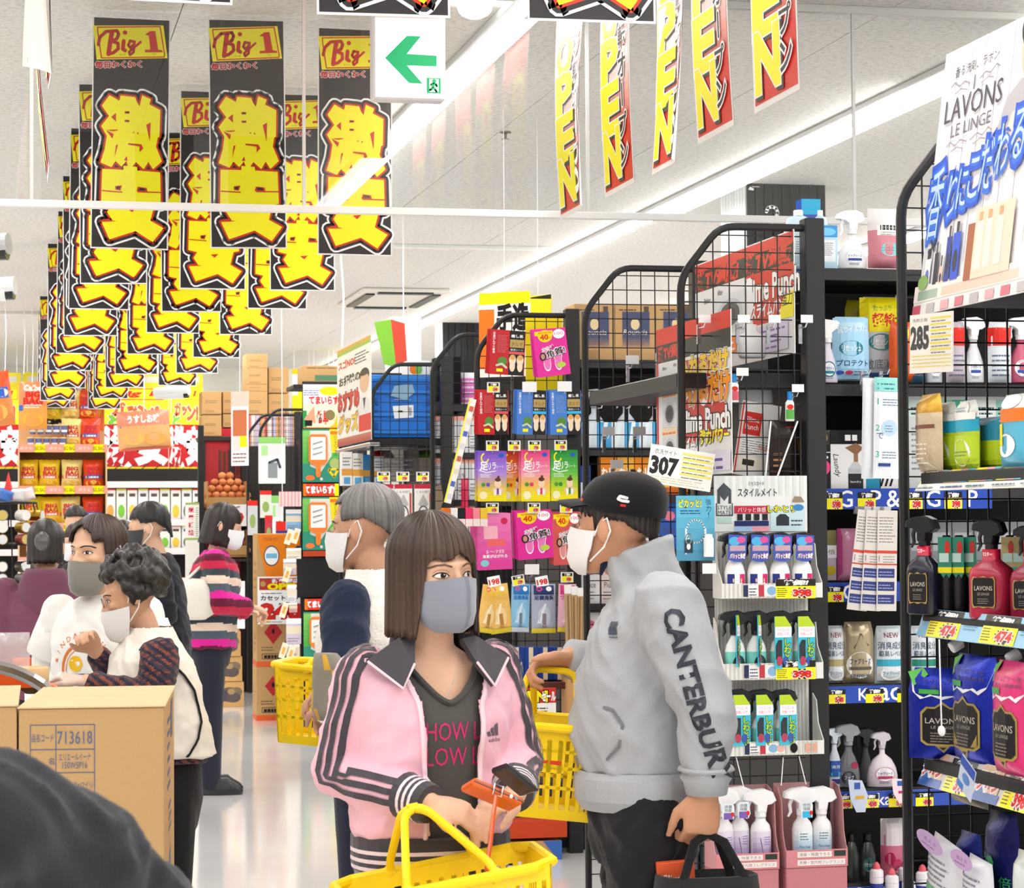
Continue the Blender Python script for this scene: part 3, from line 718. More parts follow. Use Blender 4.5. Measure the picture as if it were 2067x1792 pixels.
# second gondola: detergents, sprays (long side facing the camera)
Y2 = GY[1][0] + 0.05
def zpx(px, py, Y): return PY(px, py, Y).z
zs2 = [zpx(1735, y, Y2) for y in (545, 778, 990, 1176, 1382, 1594, 1784)]
g2, sh2, y2 = gondola(1, 2.575, 4.3, zs2, 'black shelving of detergents and fabric sprays facing the camera, behind the second end rack', zback=zs2[0] + 0.0)
CY, TEAL, NAVY, PINK, LIME, ORG, SIL, GOLD, PUR = H('35b8e8'), H('2cb5a0'), H('1b2a66'), H('e8388a'), H('bcd62a'), H('f07a1e'), H('c9ccd0'), H('b89a5a'), H('7d5fb5')
def rail(parent, px0, px1, py0, py1, Y, text, x0w, cards, col=H('2c4fb5')):
 """blue price rail of a shelf with its letters and price cards; x0w is the x of the parent's origin"""
 X0, X1, Z0, Z1 = RY(px0, py0, px1, py1, Y)
 w, h = X1 - X0, Z1 - Z0
 r = MB().box(-w / 2, w / 2, -0.004, 0, 0, h, col, 0.001).build('price_rail', 'gloss', parent, M=Matrix.Translation(((X0 + X1) / 2 - x0w, -0.006, Z0)))
 p = D(w, h, base=0.0045)
 for t, a, fh in text: p.X(t, (a - px0) / (px1 - px0), 0.5, fh, W, b=0.01)
 for a, num in cards:
  f = (a - px0) / (px1 - px0); cw = 36 / (px1 - px0); price_card(p, f - cw / 2, 0.0, f + cw / 2, 0.82, num, True)
 p.build('rail_print', parent, 'gloss', M=Matrix.Translation(((X0 + X1) / 2 - x0w, -0.006, Z0)))
 return r
rail(g2, 1655, 2000, 985, 1028, Y2, (('&', 1665, 0.8), ('G', 1704, 0.8), ('P', 1765, 0.8), ('&', 1800, 0.8), ('G', 1880, .8), ('P', 1960, .8)), 2.575, ((1680, '598'), (1746, '298'), (1840, '298'), (1920, '398')))
rail(g2, 1660, 2000, 1172, 1215, Y2, (('&', 1665, 0.8), ('G', 1712, 0.8), ('P', 1765, 0.8)), 2.575, ((1682, '398'), (1860, '298')))
rail(g2, 1668, 2000, 1378, 1420, Y2, (('K', 1740, 0.7), ('ao', 1795, 0.75)), 2.575, ((1686, '548'), (1762, '398'), (1825, '398'), (1900, '348')))
rail(g2, 1675, 2000, 1588, 1632, Y2, (('ka', 1782, 0.72), ('o', 1802, 0.5), ('K', 1700, 0.7)), 2.575, ((1700, '498'), (1752, '438'), (1808, '598'), (1862, '498')))
rail(g2, 1690, 2000, 1778, 1822, Y2, (('C', 1728, 0.9), ('P', 1780, .9)), 2.575, ((1850, '298'),))
sp_prof = lambda w, h: [(w * .48, 0), (w * .5, h * .03), (w * .49, h * .3), (w * .44, h * .5), (w * .30, h * .72), (w * .17, h * .86), (w * .16, h)]
def gspot(px, py, Y=None, dy=0.05): q = PY(px, py, Y2 + dy if Y is None else Y); return q
def sc_px(n, Y): return n * (Y * 0.985 + 0.03) / FPX
def spray_at(name, label, r, Y, col, trigc, des, trig_frac=0.36, group=None, lever=None, m='plastic', flip=1, sy=0.6, sq=0, colf=None, rz=0, dw=0.8, dh=0.55, shp=None):
 p0, w, h = at_rect(r, Y); hb = h * (1 - trig_frac); s = h * trig_frac / 0.078
 pr = (shp or sp_prof)(w, hb)
 pr = [(a, z) for a, z in pr]; k = 0.0155 * s / pr[-1][0]
 pr = pr[:-2] + [(0.0145 * s, pr[-2][1]), (0.0135 * s, pr[-1][1])]
 p0.y += w * sy / 2
 return bottle(name, label, 'spray bottle', MAT4(p0, rz), pr, col, 18, 1, sy, sq, des, w * dw, hb * dh, hb * 0.06, group, m, None, (s, trigc, lever, flip), colf)
def freshener(c, logo=W, txt='ファブリーズ'):
 def d(p):
  p.E(0.5, 0.5, 0.42, 0.36, logo); p.E(0.5, 0.5, 0.36, 0.30, W); p.X(txt, 0.5, 0.55, 0.13, H('1d3f8f'), 0.62, b=0.02); p.R(0.2, 0.3, 0.8, 0.42, c); p.L(0.25, 0.08, 0.75, 0.2, 2, H('667099'))
 return d
# --- top shelf
def blis(p): p.R(0, 0, 1, 1, H('bfe4f7')); p.R(0, 0.72, 1, 1, H('3f9be0')); p.E(0.5, 0.85, 0.42, 0.09, H('7fd0ff')); p.R(0.1, 0.15, 0.9, 0.66, H('eef6fa')); p.L(0.15, 0.3, 0.85, 0.62, 7, H('9a7d86')); p.R(0.15, 0.16, 0.5, 0.3, W)
p0, w, h = at_rect((1650, 455, 1690, 541), Y2 + 0.03)
carton('refill_pack', 'flat pack with blue header standing at left end of the top shelf', 'package', MAT4(p0), w, h, 0.02, H('cfe8f5'), blis, m='film')
for a, b, c, lb in ((1583, 1640, 0.10, 'pale blue translucent bottle standing behind the tall black post'), (1640, 1672, 0.16, 'pale blue jug behind the flat pack on the top shelf')):
 p0, w, h = at_rect((a, 425, b, 541), Y2 + c)
 bottle('detergent_bottle', lb, 'bottle', MAT4(p0), [(w * .48, 0), (w * .5, 0.01), (w * .5, h * .6), (w * .38, h * .85), (w * .2, h * .9)], H('cfe6f4'), 16, 1, .6, .5, lambda p: (p.R(0.1, .1, .9, .9, H('e8f4fa')), p.L(0.2, .3, .8, .8, 5, H('8aa6c0'))), w * .6, h * .4, h * .15, cap=(w * .16, h * .1, W))
p0, w, h = at_rect((1618, 402, 1656, 440), Y2 + 0.22)
p0.z = zs2[0]; 
carton('tissue_box', 'turquoise and purple box on top of the detergent shelves behind the post', 'box', MAT4(p0), w, h + (PY(1618, 440, Y2 + .22).z - zs2[0]), 0.06, H('3a62c8'), lambda p: (p.R(0, 0, 1, 1, H('4a5bb8')), p.R(0, 0.80, 1, 1, H('38b4e0')), p.E(0.3, 0.6, 0.2, 0.06, H('d86ab0')), p.R(0.55, 0.5, .62, .7, H('58b060')), p.R(0.7, 0.5, .78, .72, H('e0a040'))))
spray_at('spray_bottle', 'white spray bottle wrapped in clear film on the top shelf', (1698, 424, 1754, 541), Y2 + 0.03, W, W, freshener(H('2c4fa5'), H('dfe9f5')), 0.40, 'air freshener sprays')
bag = at_rect((1752, 422, 1812, 541), Y2 + 0.05)
pouch('scented_bag', 'pink and white bag with black label at right end of the top shelf', 'bag', MAT4(bag[0]), bag[1], bag[2], 0.04, lambda f: H('d98a98') if f < .55 else H('eeeaea'), lambda p: (p.E(0.6, 0.3, 0.3, 0.12, H('8fd0d8')), p.X('ニコニコ', 0.6, 0.3, 0.06, H('2a8a90')), p.R(0.2, .53, .95, .70, H('f4f2f2')), p.R(0.28, 0.62, .95, .70, K), p.X('ワイパーホルダー', 0.62, .66, .05, W, .55), p.L(.3, .54, .85, .61, 2, H('888888'))))
# --- second shelf: refills
spray_at('spray_bottle', 'white spray bottle with lilac body at left end of the second shelf', (1654, 645, 1694, 772), Y2 + 0.03, H('e9e2f2'), W, freshener(H('1d8a96'), H('1d6f86'), 'リセッシュ'), 0.36, 'deodoriser sprays', flip=-1)
def refill(main, top, mark, t1, t2):
 def d(p):
  p.R(0.02, 0.02, 0.98, 0.98, main); p.P([(0.02, 0.62), (0.98, 0.78), (0.98, 0.98), (0.02, 0.98)], top)
  p.X(t1, 0.5, 0.80, 0.10, W, 0.8, b=0.02, rot=0.08); p.E(0.45, 0.5, 0.32, 0.12, mark); p.X('リセッシュ', 0.45, 0.5, 0.1, W, 0.5, b=0.02)
  p.X(t2, 0.5, 0.27, 0.1, H('20407a'), 0.85, b=0.01); p.E(0.15, 0.12, .1, .03, H('3a60c0')); p.E(0.38, 0.12, .1, .03, H('d04070')); p.L(0.5, 0.08, 0.95, 0.17, 2, H('6080b0'))
 return d
def pchw(f): return 1.0 if f < 0.8 else 1.0 - (f - 0.8) * 0.9
def pouch_at(label, r, Y, col, des, t=0.03, hw=pchw, name='refill_pouch', group='refill pouches', m='film', rz=0, ry=0, cat='pouch', spout=None):
 p0, w, h = at_rect(r, Y)
 o = pouch(name, label, cat, MAT4(p0, rz, ry), w, h, t, col, des, group, m, hw)
 if spout: MB().tube([(w * .32, 0, h * .93), (w * .42, 0, h * 1.02)], w * .07, spout, 8).build('spout', 'plastic', o)
 return o
pouch_at('yellow refill pouch with spout behind, furthest back on the second shelf', (1706, 606, 1760, 690), Y2 + 0.26, H('d8c81e'), None, spout=W)
pouch_at('large yellow and grey refill pouch with red lettering on the second shelf', (1736, 600, 1822, 770), Y2 + 0.12, H('c9c9cc'), lambda p: (p.R(0, .58, 1, .99, H('f6e512')), p.X('たっぷり', .45, .86, .07, H('2f8a3a'), .4), p.X('超特大', .6, .72, .15, RED, .75, b=.03), p.E(.42, .46, .28, .10, H('3f8088')), p.X('リセッシュ', .42, .46, .08, W, .45), p.X('徹底消臭', .45, .2, .12, H('6a6a72'), .8), p.R(0.02, .06, .98, .1, H('3858a0'))), 0.035, spout=W)
pouch_at('light blue refill pouch with crimson band on the second shelf', (1680, 640, 1753, 768), Y2 + 0.05, H('bfe3f8'), refill(H('a8d8f6'), H('c2246a'), H('2a7f96'), '抗ウイルス12', 'プロテクト'), 0.03)
pouch_at('orange and blue refill pouch half hidden by the end rack frame', (1795, 650, 1850, 770), Y2 + .04, H('e05a20'), lambda p: p.X('力', .4, .8, .2, YEL, b=.04))
# --- third shelf: softener cartons
def carton_at(label, r, Y, col, des, t=0.06, name='carton', cat='box', group=None, m='card', rz=0, ry=0, **k):
 p0, w, h = at_rect(r, Y); return carton(name, label, cat, MAT4(p0, rz, ry), w, h, t, col, des, group, m, **k)
def dark_box(p): p.R(0, 0, 1, .78, H('16161a')); p.R(0, .78, 1, 1, H('3a3632')); p.X('La', .55, .6, .22, W, .7, sh=.3, rot=-1.4); p.E(.5, .38, .45, .12, H('ff4f9a')); p.E(.5, .9, .25, .06, H('9a8a5a'))
carton_at('black softener carton with white script and pink seal, third shelf', (1656, 872, 1676, 987), Y2 + 0.03, K, dark_box)
def white_box(p):
 p.R(0, 0, 1, .76, W); p.R(0, .76, 1, 1, H('1b1b1e')); p.R(.42, .82, .58, .92, W); p.R(.62, .82, .76, .92, W)
 p.X('Laundy', .17, .4, .13, K, .62, sh=.3, rot=-1.45)
 p.R(.5, 0, .92, .26, H('2a2b2e')); p.R(.5, .26, .92, .34, H('c8ccd0')); p.P([(.5, .34), (.92, .34), (.78, .46), (.64, .46)], H('d8dadc')); p.R(.66, .46, .78, .60, H('a87c58')); p.P([(.42, .70), (.72, .78), (.94, .7), (.78, .6), (.66, .6)], H('9a6f50')); p.X('laundry', .71, .12, .05, W, .3)
carton_at('white softener carton with bottle picture and black script, third shelf', (1676, 868, 1747, 987), Y2 + 0.03, W, white_box)
carton_at('turquoise softener carton beside the white one, third shelf', (1748, 885, 1777, 987), Y2 + 0.04, H('1fa3c8'), lambda p: (p.R(0, 0, 1, 1, H('1f9cc4')), p.R(0, .75, 1, 1, H('39c4e0')), p.L(.2, .8, .8, .95, 3, W)))
carton_at('white and black striped softener carton next to end rack frame, third shelf', (1776, 872, 1812, 987), Y2 + 0.04, W, lambda p: (p.R(0, 0, 1, .3, W), [p.P([(x, .05), (x + .12, .05), (x + .3, .25), (x + .18, .25)], K) for x in (0, .25, .5)], p.R(0, .3, 1, 1, H('e8ecee'))))
def ion(p): p.R(0, 0, 1, 1, H('eceff4')); p.R(0, .86, 1, 1, H('8fd8d2')); p.L(.1, .88, .9, .97, 2, H('2f8a8a')); [p.X(str(k + 1), .12, .76 - .26 * k, .06, TEAL) for k in range(3)]; [p.L(.28, .72 - .26 * k, .95, .8 - .26 * k, 3, H('7a90a8')) for k in range(3)]; p.E(.55, .5, .3, .08, H('bcd8ee')); p.X('で', .2, .42, .06, H('3a5aa0')); p.R(.15, .12, .6, .15, H('304a90'))
for k, (a, b) in enumerate(((1743, 1765), (1762, 1813))):
 p0, w, h = at_rect((a, 762, b, 966), Y2 - 0.12)
 o = pouch('hanging_pack', ['white and teal hanging pack behind its twin, in front of the third shelf', 'white and teal hanging pack with numbered steps, in front of the third shelf'][k], 'package', MAT4((p0.x, p0.y + .02 * (1 - k), p0.z), 0, R(1.5)), w, h, .012, H('e8ebf2'), ion if k else None, 'white and teal hanging packs')
 hook(o, 0, .06, h + .012, None)
# --- fourth shelf
carton_at('olive and white deodorant pack leaning at left of the fourth shelf', (1657, 1070, 1688, 1172), Y2 + .03, H('d8c8d8'), lambda p: (p.R(0, .7, 1, 1, H('8a8250')), p.R(0, .45, 1, .7, W), p.X('10倍', .5, .57, .1, H('444444'), .8), p.E(.6, .2, .35, .1, H('e0c030'))), t=.02, m='film')
pouch_at('pink translucent refill pouch on the fourth shelf behind hanging leaflets', (1690, 1066, 1750, 1172), Y2 + .03, H('d98cae'), lambda p: (p.R(0, 0, .12, 1, H('c8508c')), p.E(.68, .3, .32, .2, W), p.X('ファブリーズ', .68, .33, .09, H('1d3f8f'), .5), p.P([(.2, .9), (.55, .5), (.62, .5), (.3, .95)], H('f4e8ee')), p.R(.45, .14, .9, .2, H('d06a9a'))), spout=None)
pouch_at('second pink refill pouch behind the first on the fourth shelf', (1735, 1062, 1800, 1172), Y2 + .12, H('cfa9a0'), None)
q = PY(1775, 1030, Y2 - .1)
def leaflet(p):
 p.R(0, 0, 1, 1, H('d9d3ce')); p.L(.08, .68, .92, .95, 9, H('8a8580')); p.R(0, .57, 1, .60, H('d0493c')); p.R(0, .455, 1, .47, H('d0493c')); p.R(.08, .49, .12, .55, H('8a6a70')); p.L(.3, .48, .9, .56, 3, H('9a9088'))
 for k in range(3): p.R(.06, .33 - .13 * k, .88, .42 - .13 * k, H('323c78')); p.L(.1, .35 - .13 * k, .84, .41 - .13 * k, 2, H('9aa0c8'))
for k, (px, an, dy) in enumerate(((1752, 7.5, 0), (1768, 4.5, -.006), (1789, 1.5, -.012))):
 top = PY(px, 1030, Y2 - .1); hh = (1240 - 1030) * 7.3 / FPX; ww = 44 * 7.3 / FPX
 M = MAT4((top.x, top.y + dy, top.z), 0, R(an)) @ Matrix.Translation((0, 0, -hh))
 o = T('paper_leaflet', ['leftmost grey coupon leaflet of the three hanging beside the end rack frame', 'middle grey coupon leaflet of the three hanging beside the end rack frame', 'rightmost grey coupon leaflet of the three hanging beside the end rack frame'][k], 'leaflet', M=M, group='hanging coupon leaflets')
 MB().box(-ww / 2, ww / 2, 0, .0015, 0, hh, H('d9d3ce')).build('sheet', 'paper', o); p = D(ww, hh); leaflet(p); p.build('printed_face', o); MB().box(-.012, .012, 0, .10 - dy, hh - .012, hh + .012, (.75, .75, .76), .002).build('rail_clip', 'plastic', o)
# --- fifth shelf
def newp(c, n='NEW'):
 def d(p): p.R(.05, .05, .95, .95, H('dfe4ea')); p.X(n, .5, .84, .09, H('a03a4a'), .5); p.X('消臭成分', .5, .66, .13, H('30506a'), .85, b=.01); p.X('最高レベル', .5, .52, .1, H('30506a'), .8, b=.01); p.R(.05, .3, .95, .42, c); p.E(.5, .17, .36, .12, W); p.X('ファブリーズ', .5, .18, .07, H('1d3f8f'), .6)
 return d
pouch_at('white deodoriser pouch with red NEW heading, left on the fifth shelf', (1662, 1262, 1704, 1379), Y2 + .04, H('d8dade'), newp(H('b8a878')))
pouch_at('silver and gold premium refill pouch in the middle of the fifth shelf', (1700, 1254, 1763, 1379), Y2 + .03, H('b8a88a'), lambda p: (p.P([(.1, .95), (.3, .55), (.5, .8), (.75, .6), (.9, .95)], H('6a5c40')), p.E(.5, .3, .42, .22, H('e8e6e0')), p.X('ファブリーズ', .5, .36, .1, H('1d2f5f'), .65, b=.01), p.R(.15, .22, .85, .27, H('5a5448')), p.X('PREMIUM', .5, .12, .07, H('4a6a8a'), .6)), m='foil')
pouch_at('white and turquoise deodoriser pouch with NEW heading, right on the fifth shelf', (1765, 1262, 1822, 1379), Y2 + .04, H('d5e4ea'), newp(H('3fa9c4')))
pouch_at('grey and white deodoriser pouch seen through the end rack wire, fifth shelf', (1836, 1262, 1888, 1379), Y2 + .04, H('d0d8da'), newp(H('2f8a7a'), 'NEW'))
# --- sixth shelf
spray_at('spray_bottle', 'blue labelled spray bottle at left end of the sixth shelf', (1672, 1470, 1703, 1590), Y2 + .04, H('d4dbe6'), H('dde6f0'), lambda p: (p.R(0, .35, 1, 1, H('2a5aa8')), p.X('消臭', .5, .75, .14, W, .7), p.E(.5, .45, .4, .12, H('49b0d8')), p.R(.2, .05, .8, .25, H('2a3a80'))), .26)
spray_at('spray_bottle', 'clear grey spray bottle with navy label in a bag, sixth shelf', (1695, 1462, 1740, 1590), Y2 + .03, H('8f9096'), H('9a9ba0'), lambda p: (p.E(.4, .3, .38, .3, H('2a2c44')), p.X('ファブ', .4, .32, .18, W, .5), p.E(.75, .85, .2, .14, H('a02040'))), .34, m='clear_bottle')
spray_at('spray_bottle', 'white and pink spray bottle with round emblem, right of the sixth shelf', (1757, 1478, 1818, 1590), Y2 + .03, H('e9dfe6'), H('d5d0d6'), freshener(H('c23a6a'), H('d8a8c0')), .3)
spray_at('spray_bottle', 'grey spray bottle deeper on the sixth shelf between two others', (1735, 1470, 1765, 1590), Y2 + .2, H('55555c'), H('44444a'), None, .3)
# --- lowest visible shelf
for k, (a, b, c, lb) in enumerate(((1700, 1735, H('2a2f2e'), 'dark green bottle on the lowest shelf, leftmost'), (1732, 1768, H('222626'), 'black green bottle on the lowest shelf with a teal emblem'), (1778, 1824, H('d8738f'), 'pink refill pouch on the lowest shelf behind the white capped bottles'))):
 if k < 2:
  p0, w, h = at_rect((a, 1680, b, 1786), Y2 + .06)
  bottle('dark_bottle', lb, 'bottle', MAT4(p0), [(w * .45, 0), (w * .5, .01), (w * .5, h * .55), (w * .3, h * .8), (w * .18, h * .86)], c, 14, 1, .6, 0, (lambda p: (p.E(.5, .5, .4, .35, H('1d5a58')), p.X('リセッシュ', .5, .5, .2, W, .6))) if k else None, w * .8, h * .4, h * .2, cap=(w * .2, h * .13, K), m='gloss')
 else: pouch_at(lb, (a, 1650, b, 1786), Y2 + .08, c, lambda p: (p.R(0, .6, 1, 1, H('e6dfe2')), p.E(.3, .4, .2, .1, H('c02058')), p.E(.6, .3, .22, .1, H('d04070')), p.E(.65, .2, .25, .09, H('1d5a58')), p.X('リセッシュ', .65, .2, .06, W, .4)))
for k, (px, py) in enumerate(((1769, 1736), (1800, 1748), (1827, 1732), (1834, 1760), (1862, 1741))):
 q = PY(px, py, Y2 - .05 + .04 * (k in (2, 4))); s = 7.2 / FPX
 hh = q.z - (PY(px, 1860, Y2).z - .0)
 o = bottle('roll_on_bottle', 'blue bottle with white ribbed cap and pink dome, %s from the left' % ORD[k], 'bottle', MAT4((q.x, q.y, q.z - .16)), [(13 * s, 0), (14 * s, .005), (14 * s, .13 - 24 * s), (12 * s, .16 - 48 * s)], H('2c3f94'), 14, 1, 1, group='white capped roll-on bottles')
 m = MB(); zt = .16 - 48 * s
 m.lathe([(14 * s, zt), (15 * s, zt + .004), (15 * s, zt + 12 * s), (13.5 * s, zt + 13 * s), (15 * s, zt + 14 * s), (14.5 * s, zt + 26 * s), (10 * s, zt + 30 * s), (.001, zt + 31 * s)], H('ece9ee'), 14); m.build('cap', 'plastic', o)
 MB().ball((0, 0, zt + 30 * s), 9 * s, 9 * s, 15 * s, H('e0606e'), 10, 6).build('dome', 'plastic', o, smooth=True)
for k, (r, c, lb) in enumerate((((1713, 1572, 1752, 1640), H('c8d4e8'), 'pale blue shelf talker shaped like a bottle hanging over the sixth rail'), ((1800, 1570, 1838, 1622), H('f0dbe4'), 'white and pink shelf talker hanging over the sixth rail'))):
 p0, w, h = at_rect(r, Y2 - .05); o = T('shelf_talker', lb, 'tag', MAT4(p0).to_translation())
 MB().prism([(-w * .5, h), (w * .2, h * .96), (w * .5, h * .5), (w * .35, 0), (-w * .1, 0), (-w * .4, h * .4)], 0, .002, c).build('card', 'gloss', o)
 p = D(w, h); p.R(.3, .7, .6, .9, H('3a5ab0')); p.R(.35, .4, .8, .5, H('e0b030') if k == 0 else H('c02a6a')); p.build('printed_face', o)
for k, (a, b, c) in enumerate(((1838, 1868, H('35607f')), (1872, 1905, H('d8dce2')), (1908, 1948, H('c4b8c2')), (1950, 1990, H('e4e6ea')), (1994, 2040, H('dfe8f0')), (2042, 2090, H('c85a78')))):
 if k % 2: spray_at('spray_bottle', 'white spray bottle seen through the wire, %s along the second shelf' % ORD[k], (a, 640, b, 772), Y2 + .04, c, W, freshener(H('3058b0')), .34, 'sprays behind the wire')
 else: pouch_at('refill pouch seen through the wire, %s along the second shelf' % ORD[k], (a, 650, b, 772), Y2 + .04, c, lambda p: (p.R(0, .6, 1, .9, RED), p.L(.1, .1, .9, .5, 5, H('707890'))), group='pouches behind the wire')
for k in range(6):
 a = 1836 + k * 44; c = (H('d6e6e2'), H('8fd0b8'), H('3fae90'), H('e6e8ea'), H('9ad0c8'), H('58b8a0'))[k]
 carton_at('flat carton with green band seen through the wire, %s on the third shelf' % ORD[k], (a, 800, a + 42, 985), Y2 + .05, H('d9dbdc'), (lambda c: lambda p: (p.R(0, 0, 1, 1, H('cfd2d4')), p.R(0, .78, 1, .96, c), p.L(.1, .8, .9, .92, 2, H('2a5a50')), p.L(.1, .2, .9, .7, 8, H('8a9094'))))(c), group='green banded cartons behind the wire')
 carton_at('grey boxed refill seen through the wire, %s on the fourth shelf' % ORD[k], (a, 1050, a + 40, 1173), Y2 + .06, H('8a8d92'), lambda p: (p.R(0, 0, 1, 1, H('7d8086')), p.R(.1, .5, .9, .8, H('a8abb0')), p.L(.1, .1, .9, .4, 4, H('505358'))), group='grey boxed refills behind the wire')
# second end rack: posters behind the wire, hanging goods, displays
e2 = racks[1]; Yn = GY[1][0]
def wall_poster(name, label, X, ya, yb, z0, z1, design, lean=0.0, base=H('f4f2f0'), group=None, extra=None):
 """poster lying along the aisle (facing it): ya the far end, yb the near end"""
 w = abs(ya - yb); h = math.hypot(z1 - z0, lean)
 M = Matrix.Translation((X, (ya + yb) / 2, z0)) @ Matrix.Rotation(-PI / 2, 4, 'Z') @ Matrix.Rotation(-math.atan2(lean, z1 - z0), 4, 'X')
 o = T(name, label, 'poster', M=M, group=group)
 MB().box(-w / 2, w / 2, 0, .003, 0, h, base).build('board', 'paper', o)
 p = D(w, h); design(p); p.build('printed_face', o)
 return o
def washer(p, a, b, r):
 p.R(a - r * 1.3, b - r * 1.1, a + r * 1.3, b + r * 1.3, H('dcdde0')); p.E(a, b, r, r * 1.0, H('c4c6ca')); p.E(a, b, r * .75, r * .75, H('4a4a4e')); p.E(a, b, r * .45, r * .45, H('2a2a2c'))
def poster_a(p):
 p.R(0, 0, 1, 1, H('e9e8ea')); p.R(0, .74, 1, .99, H('1d1a1b')); p.P([(0, .92), (1, .9), (1, .99), (0, .99)], RED)
 p.X('激TV通販!', .24, .83, .16, H('e0341f'), .46, b=.05, sh=.15); p.X('激TV通販', .76, .83, .16, H('e0341f'), .44, b=.05, sh=.15)
 p.P([(.55, .74), (1, .74), (1, .3), (.62, .3)], RED); p.X('Slime Punch', .80, .6, .2, W, .5, b=.03, out=[(.06, K)]); p.X('スライムパンチ', .78, .42, .12, W, .36, b=.03, out=[(.06, K)])
 p.P([(.86, .3), (1, .3), (1, .52), (.9, .46)], YEL); p.X('強力', .94, .46, .12, K, .1)
 p.E(.58, .52, .045, .14, H('f2f2f4')); p.R(.56, .62, .6, .72, W)
 washer(p, .38, .46, .14); p.X('Before', .14, .64, .05, K); p.X('After', .28, .68, .05, K); p.L(.05, .1, .3, .3, 4, H('9a9aa0')); p.R(.28, .12, .45, .26, ORG); p.L(.29, .14, .44, .25, 2, W); p.R(.5, .05, .95, .28, H('d9d4ea')); p.L(.52, .08, .93, .27, 4, H('7a58a8'))
ztop = lambda px, py, X: PX(px, py, X).z
yA0, yA1 = PX(1404, 600, 2.47).y, PX(1603, 600, 2.47).y
wall_poster('wall_poster', 'red and white cleaning poster behind the wire, upper one on the second rack', 2.47, yA0, yA1, ztop(1500, 735, 2.47), ztop(1500, 500, 2.47), poster_a)
def poster_b(p):
 p.R(0, 0, 1, 1, H('ececee')); p.R(0, .87, 1, 1, RED); p.R(0, .77, 1, .89, H('1d1a1b')); p.X('激TV通販', .2, .83, .09, H('e0341f'), .34, b=.05)
 p.R(.0, 0, .03, .77, RED)
 p.X('Before', .12, .73, .025, K); p.X('After', .27, .74, .025, K); p.L(.06, .62, .3, .7, 2, H('8a8a90')); p.R(.08, .53, .3, .59, H('f4d8b8')); p.L(.09, .535, .29, .585, 2, ORG)
 washer(p, .19, .42, .08); washer(p, .19, .18, .08); p.R(.08, .28, .3, .33, H('f4d8b8')); p.L(.09, .285, .29, .325, 1, ORG)
 p.P([(.36, .2), (.95, .25), (.95, .75), (.36, .75)], H('c8281c'))
 p.X('入れるだけ', .66, .70, .13, H('f8c814'), .62, b=.06, out=[(.12, W), (.09, K)]); p.X('かけるだけ', .66, .54, .17, H('f49a14'), .66, b=.06, out=[(.12, W), (.09, K)])
 p.X('Slime Punch', .68, .35, .13, W, .62, b=.04, out=[(.09, K)]); p.X('スライムパンチ', .52, .22, .07, W, .4, b=.04, out=[(.08, K)]); p.X('強力パワー', .8, .24, .09, YEL, .36, b=.04, out=[(.08, K)])
 p.R(.36, .02, 1, .14, H('e6dff2')); p.L(.38, .03, .98, .13, 2, H('5a48a0'))
yB0, yB1 = PX(1326, 800, 2.2).y, PX(1476, 800, 2.2).y
wall_poster('wall_poster', 'large red cleaning poster with yellow lettering at the front of the second rack', 2.2, yB0, yB1, ztop(1400, 960, 2.2), ztop(1400, 645, 2.2), poster_b)
def poster_c(p):
 p.R(0, 0, 1, 1, H('e8e4e2')); p.R(.02, .02, .06, .98, RED); p.R(.1, .55, .55, .86, RED); p.X('Slime', .32, .76, .07, W, .34); p.X('Punch', .32, .66, .07, W, .34); p.R(.1, .3, .9, .5, W); p.L(.12, .31, .88, .5, 6, H('9a8a88')); p.X('除菌', .7, .4, .08, RED); p.R(.1, .08, .9, .26, H('f6f0e0')); p.R(.2, .14, .5, .22, H('2a2418'))
p0, w, h = at_rect((1478, 812, 1556, 962), Yn + .10)
o = T('sign_card', 'white instruction card with red border tucked behind the wire of the second rack', 'sign', M=MAT4(p0, 0, R(9))); MB().box(-w / 2, w / 2, 0, .003, 0, h, W).build('card', 'paper', o); p = D(w, h); poster_c(p); p.build('printed_face', o)
MB().box(0.0, PW, .05, 1.2, PY(1480, 750, Yn).z - .05, PY(1480, 750, Yn).z, H('19191b'), .004).build('shelf', 'black_steel', e2, loc=(0, 0, 0))
for k, (r, lb) in enumerate((((1490, 655, 1545, 722), 'white bottle shaped card behind the wire above the inner shelf'), ((1492, 755, 1560, 860), 'rounded white tub behind the wire below the inner shelf'))):
 p0, w, h = at_rect(r, Yn + .16)
 bottle('white_bottle', lb, 'bottle', MAT4(p0), [(w * .45, 0), (w * .5, .01), (w * .5, h * .62), (w * .2, h * .82), (w * .2, h * .95), (w * .18, h)] if k == 0 else [(w * .48, 0), (w * .5, h * .2), (w * .5, h * .7), (w * .4, h * .88), (w * .2, h * .98)], H('f2f2f4'), 16, 1, .5)
p0, w, h = at_rect((1553, 850, 1614, 965), Yn + .05)
pouch('snack_bag', 'black bag with red and gold stripes behind the wire beside the post', 'bag', MAT4(p0), w, h, .02, H('2a1c1c'), lambda p: (p.P([(.05, .1), (.3, .1), (.8, .9), (.5, .9)], H('b8281c')), p.P([(.6, .1), (.8, .1), (.98, .6), (.9, .7)], H('6a4a20')), p.L(.1, .2, .4, .5, 3, H('d8a060'))))
for k, (a, b) in enumerate((((1556, 850), (1545, 960)), ((1610, 850), (1568, 965)))):
 pa, pb = PY(*a, Yn - .02), PY(*b, Yn - .02); o = T('display_tie', 'white cord of the bottle display, %s of the pair tied to the wire' % ('left' if k == 0 else 'right'), 'cord', pa); MB().tube([(0, 0, 0), pb - pa], .003, W, 6).build('cord', 'plastic', o)
for px, py in ((1422, 640), (1501, 640), (1563, 640), (1628, 640), (1498, 747), (1610, 780)):
 q = PY(px, py, Yn - .07); hook(e2, q.x - XE, -.006, q.z - .03, 'blank', .055, .040, .025)
for px, py in ((1312, 598), (1345, 590)): pass
